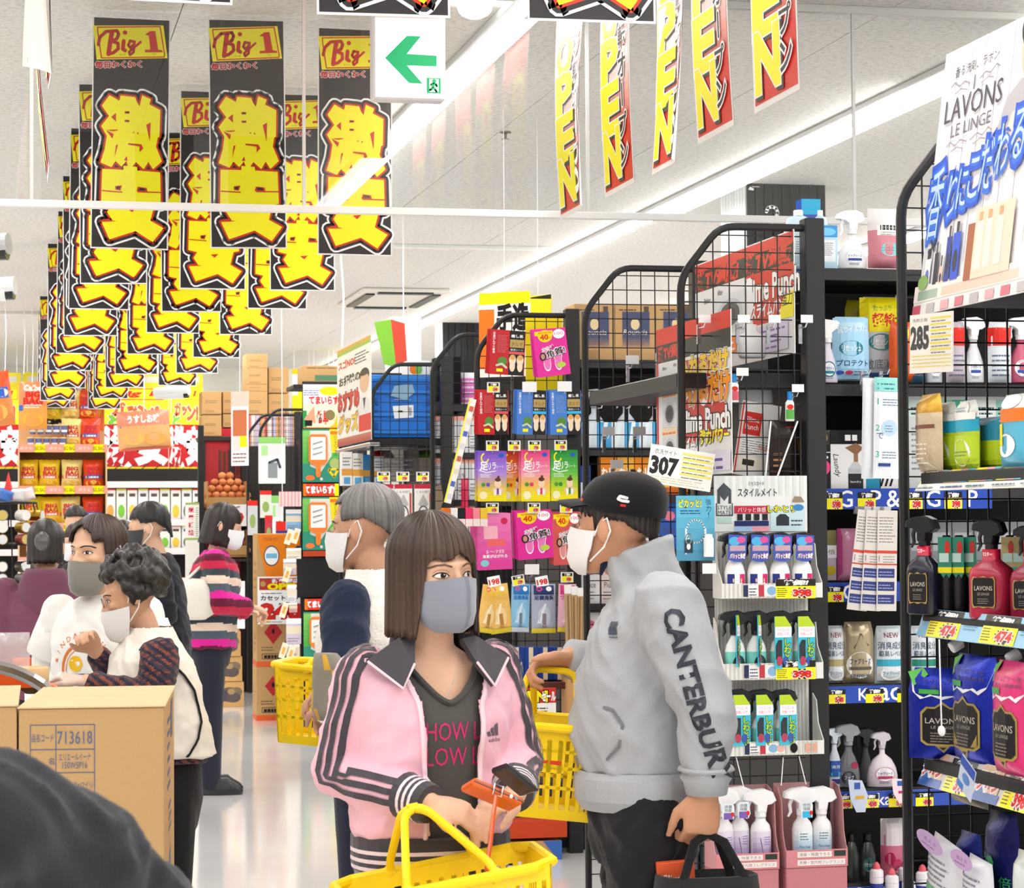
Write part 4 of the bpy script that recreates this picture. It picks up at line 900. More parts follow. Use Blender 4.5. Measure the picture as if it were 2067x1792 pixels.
for k, (r, c) in enumerate((((1473, 755, 1491, 812), H('d05a6a')), ((1585, 790, 1603, 850), H('5aa84a')))):
 p0, w, h = at_rect(r, Yn - .06)
 o = bottle('small_bottle', ['small pink hand gel bottle hanging from an upper wire hook', 'small green hand gel bottle hanging from the wire hook beside the post'][k], 'bottle', MAT4(p0), [(w * .45, 0), (w * .5, .004), (w * .48, h * .62), (w * .25, h * .72)], H('e9ece8'), 12, 1, .5, 0, (lambda c: lambda p: (p.R(0, .05, 1, .6, c), p.E(.5, .75, .4, .15, RED)))(c), w * .9, h * .58, .004, cap=(w * .25, h * .28, H('1f86d8')))
for px, py in ((1276, 725), (1336, 720)): q = PY(px, py, GY[1][1] - .07); hook(e2, q.x - XE, GY[1][1] - Yn - .006, q.z - .03, 'blank', .055, .05, .032)
# ---- padlock-shaped cleaner blister
p0, w, h = at_rect((1366, 1000, 1442, 1132), Yn - .10)
def pikatto(p):
 p.R(0, 0, 1, 1, (H('4a8fb0'), H('6ec8e6'))); p.X('ピカッと!', .36, .88, .12, YEL, .58, b=.04, out=[(.1, H('1a4a8a'))]); p.V('強力!', .84, .9, .09, H('173a6a')); p.L(.1, .72, .75, .8, 2, H('20508a'))
 p.ring(*p.q(.5, .45), .030, .036, .005, H('d8eaf2')); p.R(.22, .1, .26, .5, H('d8eaf2')); p.R(.74, .1, .78, .5, H('d8eaf2')); p.R(.2, .12, .42, .32, H('2a3a48')); p.E(.31, .22, .05, .05, W); p.ring(*p.q(.31, .34), .010, .016, .003, H('bcd0da'))
o = carton('cleaner_blister', 'light blue blister pack with yellow lettering and white bottle, hanging beside the cap', 'package', MAT4(p0), w, h, .006, H('5aa8cc'), pikatto, m='gloss')
MB().lathe([(.001, 0), (.015, 0), (.016, .003), (.016, .055), (.012, .062), (.012, .07), (.001, .071)], W, 14, M=Matrix.Translation((w * .3, -.016, .012))).build('bottle', 'plastic', o)
pl = MB().box(-.022, .022, -.001, .001, -.04, -.008, H('f2f0f0')).build('price_holder', 'plastic', o, loc=(w * .3, -.02, 0))
# ---- 307 price sheet
def sheet_design(num, head):
 def d(p):
  p.R(0, 0, 1, 1, H('f6f4ee')); p.X(head, .24, .84, .13, H('3a3a3a'), .34); p.X(num, .24, .48, .42, H('26262a'), .4, b=.05)
  for k in range(5): p.R(.50, .84 - .13 * k, .98, .90 - .13 * k, H('f4e878')); p.L(.52, .77 - .13 * k, .96, .84 - .13 * k, 1, H('77706a'), t=.3)
  for k in range(3): p.L(.06, .06 + .06 * k, .95, .1 + .06 * k, 1, H('c8c098'))
 return d
p0, w, h = at_rect((1303, 905, 1433, 983), Yn - .13)
o = T('price_sheet', 'white price sheet with the number 307 and yellow rows, tilted behind the cap', 'sign', M=MAT4(p0 + Vector((0, 0, 0)), 0, R(9))); MB().box(-w / 2, w / 2, 0, .002, 0, h, W).build('sheet', 'paper', o); p = D(w, h); sheet_design('307', '衣洗サイト')(p); p.build('printed_face', o)
hook(o, w * .2, .1, h * .9)
# ---- striped display of wrinkle sprays hung on the wire
YD = Yn - .13
X0, X1, Z0, Z1 = RY(1446, 960, 1628, 1525, YD + .09)
t = T('spray_display', 'pale striped cardboard display of wrinkle sprays with three tiers hung on the second rack', 'display', ((X0 + X1) / 2, YD + .09, Z0), 0); wd, hd = X1 - X0, Z1 - Z0
MB().box(-wd / 2, wd / 2, 0, .005, 0, hd, H('e6e5e2'), .001).build('back_card', 'card', t)
p = D(wd, hd)
for k in range(26): p.R(k / 26, 0, (k + .4) / 26, .795, H('c9c8c2'))
p.R(0, .80, 1, 1, H('eef0ef'))
for k in range(13): p.R(k / 13, .93, (k + .5) / 13, .998, H('dfe5e2'))
p.X('ミセスロイド', .45, .972, .014, H('3a4048'), .17); p.X('スタイルメイト', .46, .94, .03, H('24303a'), .42, b=.01)
p.P([(.03, .95), (.1, .975), (.18, .95), (.18, .90), (.15, .90), (.15, .93), (.105, .91), (.06, .93), (.06, .9), (.03, .9)], H('4a5056')); p.X('STYLE', .105, .886, .014, H('30363c'), .15); p.X('MATE', .105, .868, .014, H('30363c'), .14); p.S([(.02, .90), (.02, .858), (.19, .858), (.19, .90)], .006, H('4a5056'))
p.R(.03, .83, .18, .85, H('bfe0d4'))
p.R(.21, .865, .58, .892, H('c82a48')); p.X('パリッと体感', .4, .878, .018, W, .3); [p.R(.24 + .09 * k, .84, .30 + .09 * k, .863, H('1f2026')) for k in range(4)]; p.R(.21, .82, .58, .838, H('1d2a68')); p.R(.21, .80, .4, .818, H('a8c8ee')); p.R(.4, .80, .58, .818, H('f0a8b8'))
p.R(.6, .80, .97, .89, H('cfe8ee')); p.X('しわとり', .72, .88, .022, YEL, .3, b=.03, out=[(.1, H('222222'))]); p.P([(.66, .82), (.66, .85), (.7, .862), (.76, .862), (.8, .85), (.8, .82)], H('2a3440')); p.E(.9, .885, .06, .012, H('3a88c8')); p.L(.82, .82, .95, .85, 2, H('405060')); p.P([(.83, .905), (.86, .925), (.93, .925), (.97, .905)], H('9a8a78'))
p.build('printed_back', t)
tiers = [(1177, 1207), (1338, 1371), (1496, 1524)]
dz = lambda y: PY(1550, y, YD).z - Z0
for k, (ya, yb) in enumerate(tiers):
 zt, zb = dz(ya), dz(yb)
 tr = MB(); tr.box(-wd / 2 - .006, wd / 2 + .012, -.095, 0, zb, zb + .003, H('d8d6d0')); tr.build('tray', 'card', t)
 lip = MB().box(-wd / 2 - .008, wd / 2 + .014, -.099, -.095, zb, zt, H('e9e8e5'), .001).build('front_lip', 'card', t)
 p = D(wd, zt - zb)
 for j in range(22): p.R(j / 22, 0, (j + .4) / 22, 1, H('cfcdc6'))
 p.R(.2, .12, .62, .9, H('f1efec')); p.R(.2, .12, .25, .9, H('2a3458')); p.R(.36, .12, .42, .9, H('c23a48')); p.L(.26, .2, .35, .8, 3, H('303a60')); p.E(.5, .5, .05, .3, H('8ab4dc')); p.E(.58, .5, .04, .3, H('e8b4a8'))
 if k == 2: p.E(.72, .5, .04, .35, K); p.R(.84, .2, .9, .8, H('e0a890')); p.R(.92, .2, .97, .8, H('e0a890'))
 p.m.build('lip_print', 'print', lip, M=Matrix.Translation((0, -.099, zb)))
 for sx in (-1, 1):
  x = sx * (wd / 2 + (.012 if sx > 0 else .007)); hi = zt + .14
  MB().add([(x, 0, zb), (x, 0, hi), (x, -.035, hi - .02), (x, -.05, zt + .05), (x, -.098, zt), (x, -.098, zb), (x + .003, 0, zb), (x + .003, 0, hi), (x + .003, -.035, hi - .02), (x + .003, -.05, zt + .05), (x + .003, -.098, zt), (x + .003, -.098, zb)], [(0, 1, 2, 3, 4, 5), (11, 10, 9, 8, 7, 6)] + [(a, a + 6, (a + 1) % 6 + 6, (a + 1) % 6) for a in range(6)], H('dddbd6')).build('side_flap', 'card', t)
 if k < 2:
  c0, w, h = at_rect((1566, (1168, 1332)[k], 1646, (1208, 1372)[k]), YD - .012)
  add_price(t, 'price_card', Matrix.Translation(c0 - t.location), w, h, '398')
def pinfuwa(p): p.R(0, 0, .5, 1, H('24388c')); p.R(.5, 0, 1, 1, H('d8246a')); p.R(.36, .35, .66, 1, W); p.E(.3, .7, .05, .1, H('e8c0a0')); p.R(.26, .35, .34, .6, H('4a68b8')); p.E(.76, .7, .05, .1, H('e8c0a0')); p.R(.7, .35, .82, .6, H('f0f0f0')); p.R(.1, .05, .9, .3, W); p.X('ピンふわ', .5, .17, .2, H('2a3a90'), .6)
def mint(p): p.R(.3, .0, 1, .5, H('5ac8c4')); p.E(.6, .5, .38, .45, H('2a3a40')); p.E(.45, .22, .16, .14, H('b83a5a')); p.E(.78, .22, .16, .14, H('3a58a8')); p.R(.3, .0, .65, .08, W)
def pop_card(o, w, h, z, kind, rz=0):
 f = MB()
 if kind == 0: f.prism([(-w * .5, h * .1), (-w * .45, h), (w * .5, h * .95), (w * .45, h * .1), (w * .1, 0), (-w * .2, .02 * h)], -.002, .001, H('4a62b8'))
 else: f.prism([(-w * .5, 0), (-w * .5, h), (w * .1, h), (w * .5, h * .78), (w * .45, 0)], -.002, .001, H('3fc0dc'))
 M = MAT4((0, -.03, z), rz); c = f.build('neck_card', 'gloss', o, M=M)
 p = D(w, h, base=.0026)
 if kind == 0: p.E(-0 + .35, .75, .3, .16, H('58b8e8')); p.E(.7, .8, .22, .12, H('e05aa0')); p.R(.1, .4, .9, .6, H('c8a8b8')); p.X('パリッと体感', .5, .22, .18, W, .8, b=.04, out=[(.1, H('b02a58'))])
 else: p.P([(.0, 1), (.6, 1), (.98, .80), (0, .80)], LIME); p.R(0.02, .6, .96, .8, W); p.X('アイロンの', .48, .74, .06, PINK, .7); p.X('手間いらず!', .48, .66, .06, PINK, .7); p.P([(.05, .18), (.05, .45), (.2, .55), (.42, .55), (.42, .18)], H('2a3438')); p.V('しわとり', .72, .5, .13, H('c8e020'), step=h * .14, b=.02, out=[(.1, H('2a6a40'))]); p.E(.25, .15, .17, .09, H('b83a5a')); p.E(.62, .15, .17, .09, H('3a58a8'))
 p.m.build('card_print', 'gloss', c)
for k, xs_ in enumerate(((1461, 1507, 1552, 1597), (1462, 1505, 1553, 1600), (1470, 1516, 1563))):
 yb = tiers[k][0] - 2; top = (1072, 1236, 1394)[k]
 for j, px in enumerate(xs_):
  q = PY(px + 22, yb, YD + .02); q.z = Z0 + dz(tiers[k][1]) + .003; wb = 44 * 7.1 / FPX; hh = PY(px, top, YD + .02).z - q.z
  lb = ('white bottle with blue pink label, %s from left on the striped display top tier', 'mint bottle with black trigger, %s from left on the striped display middle tier', 'mint bottle with cyan card, %s from left on the striped display bottom tier')[k] % ORD[j]
  hb = hh * (.62 if k == 0 else .66)
  pr = [(wb * .48, 0), (wb * .5, .004), (wb * .5, hb * .62), (wb * .42, hb * .78), (wb * .2, hb * .96), (wb * .18, hb)]
  o = bottle('wrinkle_spray', lb, 'spray bottle', MAT4((q.x, q.y, q.z)), pr, None, 16, 1, .75, 0, pinfuwa if k == 0 else mint, wb * .86, hb * .52, hb * .05, 'wrinkle sprays in the striped display', 'plastic', None, (hh * .36 / .078, H('1c1c20'), None, 1), colf=(lambda z: W) if k == 0 else (lambda z, hb=hb: H('7fd8cc') if z < hb * .6 else H('f0f4f2')))
  if k == 0: pop_card(o, wb * .95, hh * .42, hb * .86, 0, rnd.uniform(-.1, .1))
  elif k == 1 and j in (0, 1): pop_card(o, wb * .42, hh * .78, hb * .28, 1, .9)
  else: pop_card(o, wb * .92, hh * .80, hb * .22, 1, .15)
# ---- pink pocket displays of room sprays
def pink_display(lab, r_lip, r_back, Y, cols, n, labels, flip, des, writing):
 X0, X1, Z0, Z1 = RY(*r_lip, Y); w = X1 - X0; zt = PY(r_back[0], r_back[1], Y + .12).z; zb0 = Z0 - .25
 o = T('pocket_display', lab, 'display', ((X0 + X1) / 2, Y, zb0), 0, 'pink pocket displays')
 PK = H('d88a92'); H0 = Z0 - zb0
 MB().box(-w / 2, w / 2, 0, .12, 0, H0, H('c9828a'), .003).build('plinth', 'card', o)
 l = MB().box(-w / 2, w / 2, -.003, 0, H0 - .0, Z1 - zb0, PK, .001).build('front_lip', 'card', o)
 MB().box(-w / 2, w / 2, .118, .121, H0, zt - zb0, H('c89a9c'), .001).build('back_card', 'card', o)
 for s in (-1, 1):
  x = s * w / 2; q = [(0, H0), (0, Z1 - zb0), (.012, Z1 - zb0 + .01), (.03, Z1 - zb0 + .05), (.04, zt - zb0 - .05), (.075, zt - zb0 - .01), (.12, zt - zb0), (.12, H0)]
  MB().add([(x, a, b) for a, b in q] + [(x + .002, a, b) for a, b in q], [tuple(range(8)), tuple(range(15, 7, -1))] + [(a, (a + 1) % 8, (a + 1) % 8 + 8, a + 8) for a in range(8)], H('d0969a')).build('side_card', 'card', o)
 p = D(w, Z1 - Z0); p.R(.18, .58, .74, .9, H('f1e9e6')); p.X(writing[0], .46, .74, .2, H('8a4a50'), .5); p.R(.78, .6, .97, .92, H('2a3a34')); p.R(.18, .12, .96, .44, H('f1e9e6')); p.X(writing[1], .57, .28, .2, H('8a4a50'), .72)
 p.m.build('lip_print', 'print', l, M=Matrix.Translation((0, -.003, H0)))
 for j in range(n):
  px, wb_, top = cols[j]; q = PY(px, r_lip[3], Y + .05); wb = wb_ * (Y + .1) / FPX; hh = PY(px, top, Y + .05).z - Z0 - .004
  hb = hh * .64
  pr = [(wb * .46, 0), (wb * .5, .004), (wb * .5, hb * .72), (wb * .44, hb * .84), (wb * .26, hb * .93), (wb * .24, hb)]
  b = bottle('room_spray', labels[j], 'spray bottle', MAT4((q.x, Y + .05 + .015 * (j % 2), Z0 + .003)), pr, None, 18, 1, .8, 0, des, wb * .9, hb * .66, .008, 'room sprays in pink displays', 'plastic', None, (hh * .36 / .078, H('f4f2f4'), None, flip), colf=lambda z: H('f2f0f4'))
  yield_(b, wb, hb, hh, j)
def yield_(b, wb, hb, hh, j): LASTB.append((b, wb, hb, hh))
LASTB = []
def purple(p): p.R(0, 0, 1, 1, (H('9c84c0'), H('e9e2ee'))); p.S([(.35, .8), (.5, .3), (.6, .15)], .02, H('6a4a8a')); p.L(.55, .6, .95, .9, 4, H('8a78a8'))
def bluesoap(p): p.R(0, 0, 1, 1, (H('8cc4ea'), H('f4f6f8'))); p.L(.25, .7, .75, .95, 3, H('50606a')); p.X('Pure Soap', .5, .48, .1, H('3a6a90'), .6, sh=.2); p.E(.3, .15, .3, .12, H('a8d4f0')); p.E(.75, .2, .25, .14, H('b8dcf2'))
YP = Yn - .14
pink_display('pink cardboard pocket display holding purple room sprays beside the dark bag', (1445, 1720, 1572, 1758), (1450, 1585), YP, ((1462, 40, 1590), (1496, 42, 1588), (1536, 44, 1592)), 3, ['purple and white room spray, half hidden by the hand', 'purple and white room spray in the middle of its pink display', 'purple and white room spray at the right of its pink display'], 1, purple, ('消臭・除菌できる', '衣類・室内用フレグランス'))
pink_display('pink cardboard pocket display holding light blue room sprays, right one', (1587, 1712, 1710, 1752), (1560, 1580), YP, ((1620, 44, 1588), (1662, 44, 1588)), 2, ['light blue and white room spray at left in its pink display', 'light blue and white room spray at right in its pink display'], 1, bluesoap, ('消臭・除菌できる', '衣類・室内用フレグランス'))
for k, (b, wb, hb, hh) in enumerate(LASTB):
 if k not in (0, 1, 3): continue
 f = MB().prism([(-.018, 0), (-.02, .04), (-.012, .05), (.016, .05), (.02, .038), (.018, 0)], -.001, .001, H('e8ecf0')).build('neck_card', 'gloss', b, M=MAT4((0, -.045, hb * .98)))
 p = D(.036, .05); p.R(.1, 0, .9, .4, CY if k == 3 else PUR); p.X('99.9%' if k == 3 else '消臭', .5, .78, .2, H('5a6a70'), .7); p.X('除菌', .5, .56, .2, H('5a6a70'), .6); p.E(.88, .3, .16, .14, RED); p.m.build('card_print', 'gloss', f, M=Matrix.Translation((0, -.001, 0)))
for k, (a, b) in enumerate((((1486, 1528), (1502, 1592)), ((1581, 1528), (1577, 1585)), ((1613, 1526), (1627, 1583)))):
 pa, pb = PY(*a, YP + .02), PY(*b, YP + .02); o = T('display_string', 'thin white string holding up a pink display, %s from the left' % ORD[k], 'string', pa); MB().tube([(0, 0, 0), pb - pa], .0016, W, 5).build('string', 'plastic', o)
# nearest end rack at the right edge: shelves seen obliquely
e1 = racks[0]; RZ = -PI / 2
def at_x(r, X):
 ym = (r[1] + r[3]) / 2; a, b = PX(r[0], ym, X), PX(r[2], ym, X); xm = (r[0] + r[2]) / 2
 zb, zt = PX(xm, r[3], X).z, PX(xm, r[1], X).z
 return Vector((X, (a.y + b.y) / 2, zb)), a.y - b.y, zt - zb
def MX(p, ry=0, rx=0): return MAT4(p, RZ, ry, rx)
YFAR, YNEAR = 5.31, 4.12
zs1 = [PX(1815, y, XE).z for y in (598, 955, 1238, 1522)] + [PX(1815, 1860, XE).z]
for k, z in enumerate(zs1):
 s = MB().box(0.03, PW, YNEAR - 5.33 + .02, -.03, z - .03, z, H('1e1e20'), .003).build('shelf', 'black_steel', e1)
 hgt = (.072, .06, .068, .085, .07)[k]; wd = YFAR - YNEAR
 M = Matrix.Translation((0.02, (YFAR + YNEAR) / 2 - 5.33, z - hgt * .75)) @ Matrix.Rotation(RZ, 4, 'Z') @ Matrix.Rotation(R((-8, -38, -20, -24, -20)[k]), 4, 'X')
 r = MB().box(-wd / 2, wd / 2, -.003, 0, 0, hgt, (H('e9e4e4'), H('e8e6e2'), H('9ccfee'), H('d8d0cc'), H('d8d0cc'))[k], .001).build('price_rail', 'gloss', s, M=M)
 p = D(wd, hgt, base=.0036)
 n = 10
 if k == 0:
  p.R(0, .45, 1, 1, H('f2e6e0')); p.R(.02, .5, .12, .8, H('9ab0a0')); p.R(.14, .5, .5, .8, H('eec4b0'))
  for j in range(14): p.R(j / 14, .05, j / 14 + .04, .35, (H('d05a70'), H('b8b0b4'), H('e8a0ac'))[j % 3])
 elif k == 1:
  for j in range(8): f = j / 8; p.R(f, .35, f + .045, 1, H('f4e020')); p.R(f + .045, .35, f + .08, 1, H('f0a8b8')); p.R(f + .08, .35, f + .11, 1, H('5ac0d8')); p.E(f + .03, .75, .012, .12, CY); p.E(f + .06, .7, .012, .12, ORG); p.R(f + .01, .5, f + .03, .6, TEAL); p.L(f, .1, f + .11, .3, 1, H('4a6a80'))
 elif k == 2:
  for j in range(4): f = .05 + j * .26; price_card(p, f, .02, f + .155, .98, ('474', '474', '598', '474')[j]); p.L(f + .17, .4, f + .24, .6, 2, H('5a9ac8'))
 else:
  for j in range(4): f = .0 + j * .27; p.P([(f, 0), (f + .1, 0), (f + .1, 1), (f, 1)], H('f0c8a0')); p.P([(f, 0), (f + .05, 0), (f + .02, .6), (f, .7)], H('4a80c8')); p.R(f, 0, f + .11, .25, H('3f6ab8')); p.X('ラボン', f + .05, .55, .5, RED, .1, b=.05, out=[(.12, W)]); price_card(p, f + .125, .0, f + .24, .95, '398')
 p.m.build('rail_print', 'gloss', r)
# ---- tall leaning poster on the top shelf
PH, PWD = PX(1905, 105, XE + .09).z - zs1[0], 1.1
M = Matrix.Translation((XE + .03, 5.29 - PWD / 2, zs1[0] + .003)) @ Matrix.Rotation(RZ, 4, 'Z') @ Matrix.Rotation(-math.atan2(.075, PH), 4, 'X')
o = T('standing_poster', 'white detergent poster with large blue lettering leaning on the top shelf at right edge', 'poster', M=M)
MB().box(-PWD / 2, PWD / 2, 0, .004, 0, PH, H('f2f0f3'), .001).build('board', 'paper', o)
p = Print()
def pu(u, v): return (u - PWD / 2, v)
for k in range(14): p.rect(*pu(k * .08, .05), *pu(k * .08 + .004, PH), H('e4e1e8'))
p.rect(*pu(0, 0), *pu(.06, .12), H('d9dbe0'))
p.text('香る洗剤、ラボン', *pu(.20, .515), .026, H('4a4450'), w=.25)
for s_ in (-1, 1):
 p.stroke([pu(.2 + s_ * a, b) for a, b in ((.03, .475), (.06, .485), (.09, .478), (.12, .492), (.14, .484))], .002, H('9a94a0')); p.stroke([pu(.2 + s_ * a, b) for a, b in ((.04, .462), (.08, .47), (.11, .463))], .0018, H('a8a2ac'))
 p.stroke([pu(.2 + s_ * a, b) for a, b in ((.01, .335), (.05, .345), (.08, .335), (.11, .348), (.13, .34))], .002, H('a8a2ac')); p.stroke([pu(.2 + s_ * a, b) for a, b in ((.03, .322), (.07, .33), (.1, .324))], .0018, H('b0aab4'))
p.rect(*pu(.197, .455), *pu(.203, .49), H('5a5460'))
p.text('LAVONS', *pu(.205, .425), .056, H('3f3a46'), w=.33, b=.0); p.text('LE LINGE', *pu(.205, .372), .03, H('6a6472'), w=.23)
p.ell(*pu(.53, .5), .075, .085, H('e8c4ac'), 20); p.ell(*pu(.53, .545), .085, .06, H('2a2422'), 20); p.poly_t([pu(*q) for q in ((.36, .33), (.40, .40), (.47, .43), (.6, .43), (.68, .38), (.7, .30), (.4, .28))], H('b9b6bc')); p.poly_t([pu(*q) for q in ((.40, .30), (.44, .36), (.50, .37), (.55, .30), (.5, .26))], H('ead9cc'))
for ch, u, v, h_ in (('香', .045, .205, .18), ('り', .145, .21, .105), ('に', .20, .22, .10), ('こ', .26, .235, .10), ('だ', .33, .255, .125), ('わ', .41, .28, .12), ('る', .49, .30, .12)):
 p.text(ch, *pu(u, v), h_, H('2f6fe0'), w=h_ * (.50 if ch == '香' else .62), b=.04, out=[(.12, H('1d55d0'))], sh=.12)
 p.text(ch, *pu(u, v + .004), h_ * .94, H('c4dcfc'), w=h_ * (.46 if ch == '香' else .56), b=.0, sh=.12)
for ch, u, v in (('×', .06, .105), ('×', .335, .14)): p.text(ch, *pu(u, v), .035, H('3a3438'))
for u, w_, h_, c in ((.045, .035, .075, H('f4f0f2')), (.095, .022, .085, H('2a2a34')), (.13, .02, .05, H('e8c8b8')), (.165, .028, .115, H('2c3f9a')), (.21, .042, .12, H('2f58d8'))):
 p.rect(*pu(u - w_ / 2, .01), *pu(u + w_ / 2, h_), c); p.rect(*pu(u - w_ * .2, h_), *pu(u + w_ * .2, h_ + .025), H('3a3638')); p.ell(*pu(u, h_ * .45), w_ * .32, h_ * .22, H('2a2a38') if c != H('f4f0f2') else H('6a78c8'))
p.rect(*pu(.27, 0), *pu(.31, .13), H('a8603a')); p.rect(*pu(.31, 0), *pu(.52, .16), H('eedac4'))
for u in (.34, .39, .45): p.rect(*pu(u - .018, .02), *pu(u + .018, .13), H('f6ecdc')); p.rect(*pu(u - .01, .13), *pu(u + .01, .15), H('e0a878'))
p.ell(*pu(.03, .02), .03, .018, H('8ab060')); p.build('printed_face', o)
# ---- 285 price sheet hanging from the top rail
p0, w, h = at_x((1836, 632, 1922, 752), XE - .03)
o = T('price_sheet', 'white price sheet with the number 285 and yellow rows hanging under the top rail', 'sign', M=MX(p0, R(2.5))); MB().box(-w / 2, w / 2, 0, .002, 0, h, W).build('sheet', 'paper', o)
p = D(w, h); p.R(0, 0, 1, 1, H('f3eee6')); p.X('洗剤企画', .24, .9, .06, K, .36); p.X('285', .24, .60, .36, H('26262a'), .42, b=.05)
for k in range(6): p.R(.5, .9 - .105 * k, .97, .93 - .105 * k, H('f0dc30')); p.L(.52, .85 - .105 * k, .95, .9 - .105 * k, 1, H('77706a'))
for k in range(4): p.R(.06, .1 + .06 * k, .97, .115 + .06 * k, H('ecd850'))
p.build('printed_face', o)
# ---- second shelf
z = zs1[1] + .001
def on_shelf(r, X, zz):
 p0, w, h = at_x(r, X); h = h + p0.z - zz; p0.z = zz; return p0, w, h
p0, w, h = on_shelf((1858, 795, 1903, 940), XE + .035, z)
pouch('refill_pouch', 'gold and beige refill pouch at far end of the second shelf', 'pouch', MX(p0), w, h, .03, lambda f: H('d8c4a4') if f < .7 else H('c89a3a'), lambda p: (p.R(.1, .55, .9, .6, H('7a4a3a')), p.L(.2, .1, .8, .4, 5, H('f0e4d0'))), 'refill pouches', 'foil', pchw)
def moist(c):
 def d(p): p.R(0, .55, 1, .72, H('28a8c8')); p.E(.5, .86, .3, .12, H('f4f4ee')); p.R(.05, .72, .95, .82, H('f4f4ee')); p.R(.0, 0, 1, .5, c); p.E(.5, .25, .34, .2, H('f2f6e8')); p.L(.2, .2, .8, .3, 2, H('7a8a50')); p.L(.25, .84, .75, .92, 2, H('8ab0b8'))
 return d
for k, (r, X, c) in enumerate((((1893, 812, 1935, 945), XE + .07, LIME), ((1932, 808, 1978, 945), XE + .06, LIME), ((1972, 842, 2030, 945), XE + .10, LIME), ((2022, 795, 2085, 945), XE + .05, H('58b8d8')))):
 p0, w, h = on_shelf(r, X, z)
 pouch('moisture_absorber', ['lime green pouch with white arched header, first from the far end of the second shelf', 'lime green pouch with white arched header, second on the second shelf', 'broad lime green and blue pouch behind its neighbours on the second shelf', 'light blue pouch with orange band at right edge of the second shelf'][k], 'pouch', MX(p0), w, h, .02, lambda f, c=c: c if f < .52 else (H('2a8fae') if f < .75 else H('eef0ea')), (moist(c) if k != 3 else lambda p: (p.R(0, .62, 1, .8, ORG), p.E(.5, .9, .3, .1, W), p.E(.4, .3, .3, .16, W), p.R(0, .3, .3, .6, YEL))) if k != 2 else lambda p: (p.R(0, .55, 1, 1, H('2a8aa8')), p.R(0, 0, 1, .55, H('b8d41e')), p.E(.2, .3, .2, .2, H('e8f0c0'))), 'green pouches on the second shelf', 'gloss', (lambda f: 1.0 if f < .8 else 1 - 1.6 * (f - .8)) if k != 2 else None)
# ---- third shelf: trigger bottles with black labels
z = zs1[2] + .001
def lavons(p):
 p.P([(.0, .12), (.06, .0), (.3, .04), (.5, 0), (.7, .04), (.94, 0), (1, .12), (1, .86), (.94, .98), (.7, .94), (.5, 1), (.3, .94), (.06, .98), (0, .86)], H('b89a50')); p.P([(.04, .14), (.1, .05), (.5, .05), (.9, .05), (.96, .14), (.96, .84), (.9, .94), (.5, .95), (.1, .94), (.04, .84)], H('1a1718')); p.X('LAVONS', .5, .62, .14, H('d8d0c0'), .76); p.X('LE LINGE', .5, .44, .08, H('b0a898'), .5); p.L(.25, .14, .75, .34, 3, H('8a8274'))
def big_spray(label, px, X, w_px, ztop_py, col, neck, k):
 p0 = PX(px, 1240, X); p0.z = z; sc = 5.75 / FPX; w = w_px * sc; ht = PX(px, ztop_py, X).z - z; hb = ht * .70
 pr = [(w * .46, 0), (w * .5, .006), (w * .5, hb * .62), (w * .46, hb * .72), (w * .22, hb * .84), (w * .2, hb * .86), (w * .2, hb)]
 o = bottle('fabric_spray', label, 'spray bottle', MAT4(p0, R(-58)), pr, None, 24, 1, .62, .62, None, m='gloss', colf=lambda zz: neck if zz > hb * .84 else col, trig=(ht * .30 / .078, H('141416'), None, 1), group='trigger sprays on the third shelf')
 p = D(w * .62, hb * .46, base=.0012); lavons(p); p.build('label', o, M=Matrix.Translation((0, -w * .5 * .62 - .0015, hb * .16)))
 p = D(w * .3, hb * .1, lambda u, v: math.sqrt(max(1e-6, (w * .2 * 1.02) ** 2 - u * u)) * .80, base=.003); p.X('マスター', .5, .5, .6, W, .8, b=.02); p.build('neck_print', o, M=Matrix.Translation((0, 0, hb * .88)))
big_spray('navy trigger bottle with black gold edged label on the third shelf', 1868, XE + .025, 72, 1042, H('1b1a2a'), H('d8244a'), 0)
big_spray('crimson trigger bottle with black gold edged label on the third shelf', 2003, XE + .07, 84, 1048, H('b92a48'), H('d8244a'), 1)
big_spray('crimson trigger bottle cut off by the right edge on the third shelf', 2085, XE + .12, 80, 1060, H('a82a48'), H('d8244a'), 2)
for k, (px, dx) in enumerate(((1912, .065), (1937, .09), (1962, .12), (2040, .20), (2062, .22))):
 p0 = PX(px, 1200, XE + dx); p0.z = z; ht = PX(px, 1080, XE + dx).z - z; w = 26 * 6 / FPX
 hb = ht * .8; o = bottle('hand_spray', 'small green topped black bottle in a back row, %s from the far end' % ORD[k], 'bottle', MAT4(p0, R(-40)), [(w * .48, 0), (w * .5, .005), (w * .5, hb * .7), (w * .25, hb * .9), (w * .24, hb)], H('1c1c1e'), 12, 1, .8, group='small bottles in the back row', cap=(w * .3, ht * .2, K), m='gloss')
 f = MB().prism([(-w * .5, 0), (-w * .5, ht * .45), (w * .5, ht * .45), (w * .5, 0), (w * .3, -.012), (w * .1, -.002), (-w * .1, -.012), (-w * .3, -.002)], -.001, .001, H('2a8a70') if k < 3 else H('c8b47a')).build('neck_card', 'gloss', o, loc=(0, -w * .46, hb * .66))
 p = D(w, ht * .45); p.R(0, 0, 1, .16, YEL if k < 3 else TEAL); p.E(.7, .7, .2, .2, RED); p.R(.1, .3, .8, .55, H('c8e8dc')); p.m.build('card_print', 'gloss', f, M=Matrix.Translation((0, -.001, 0)))
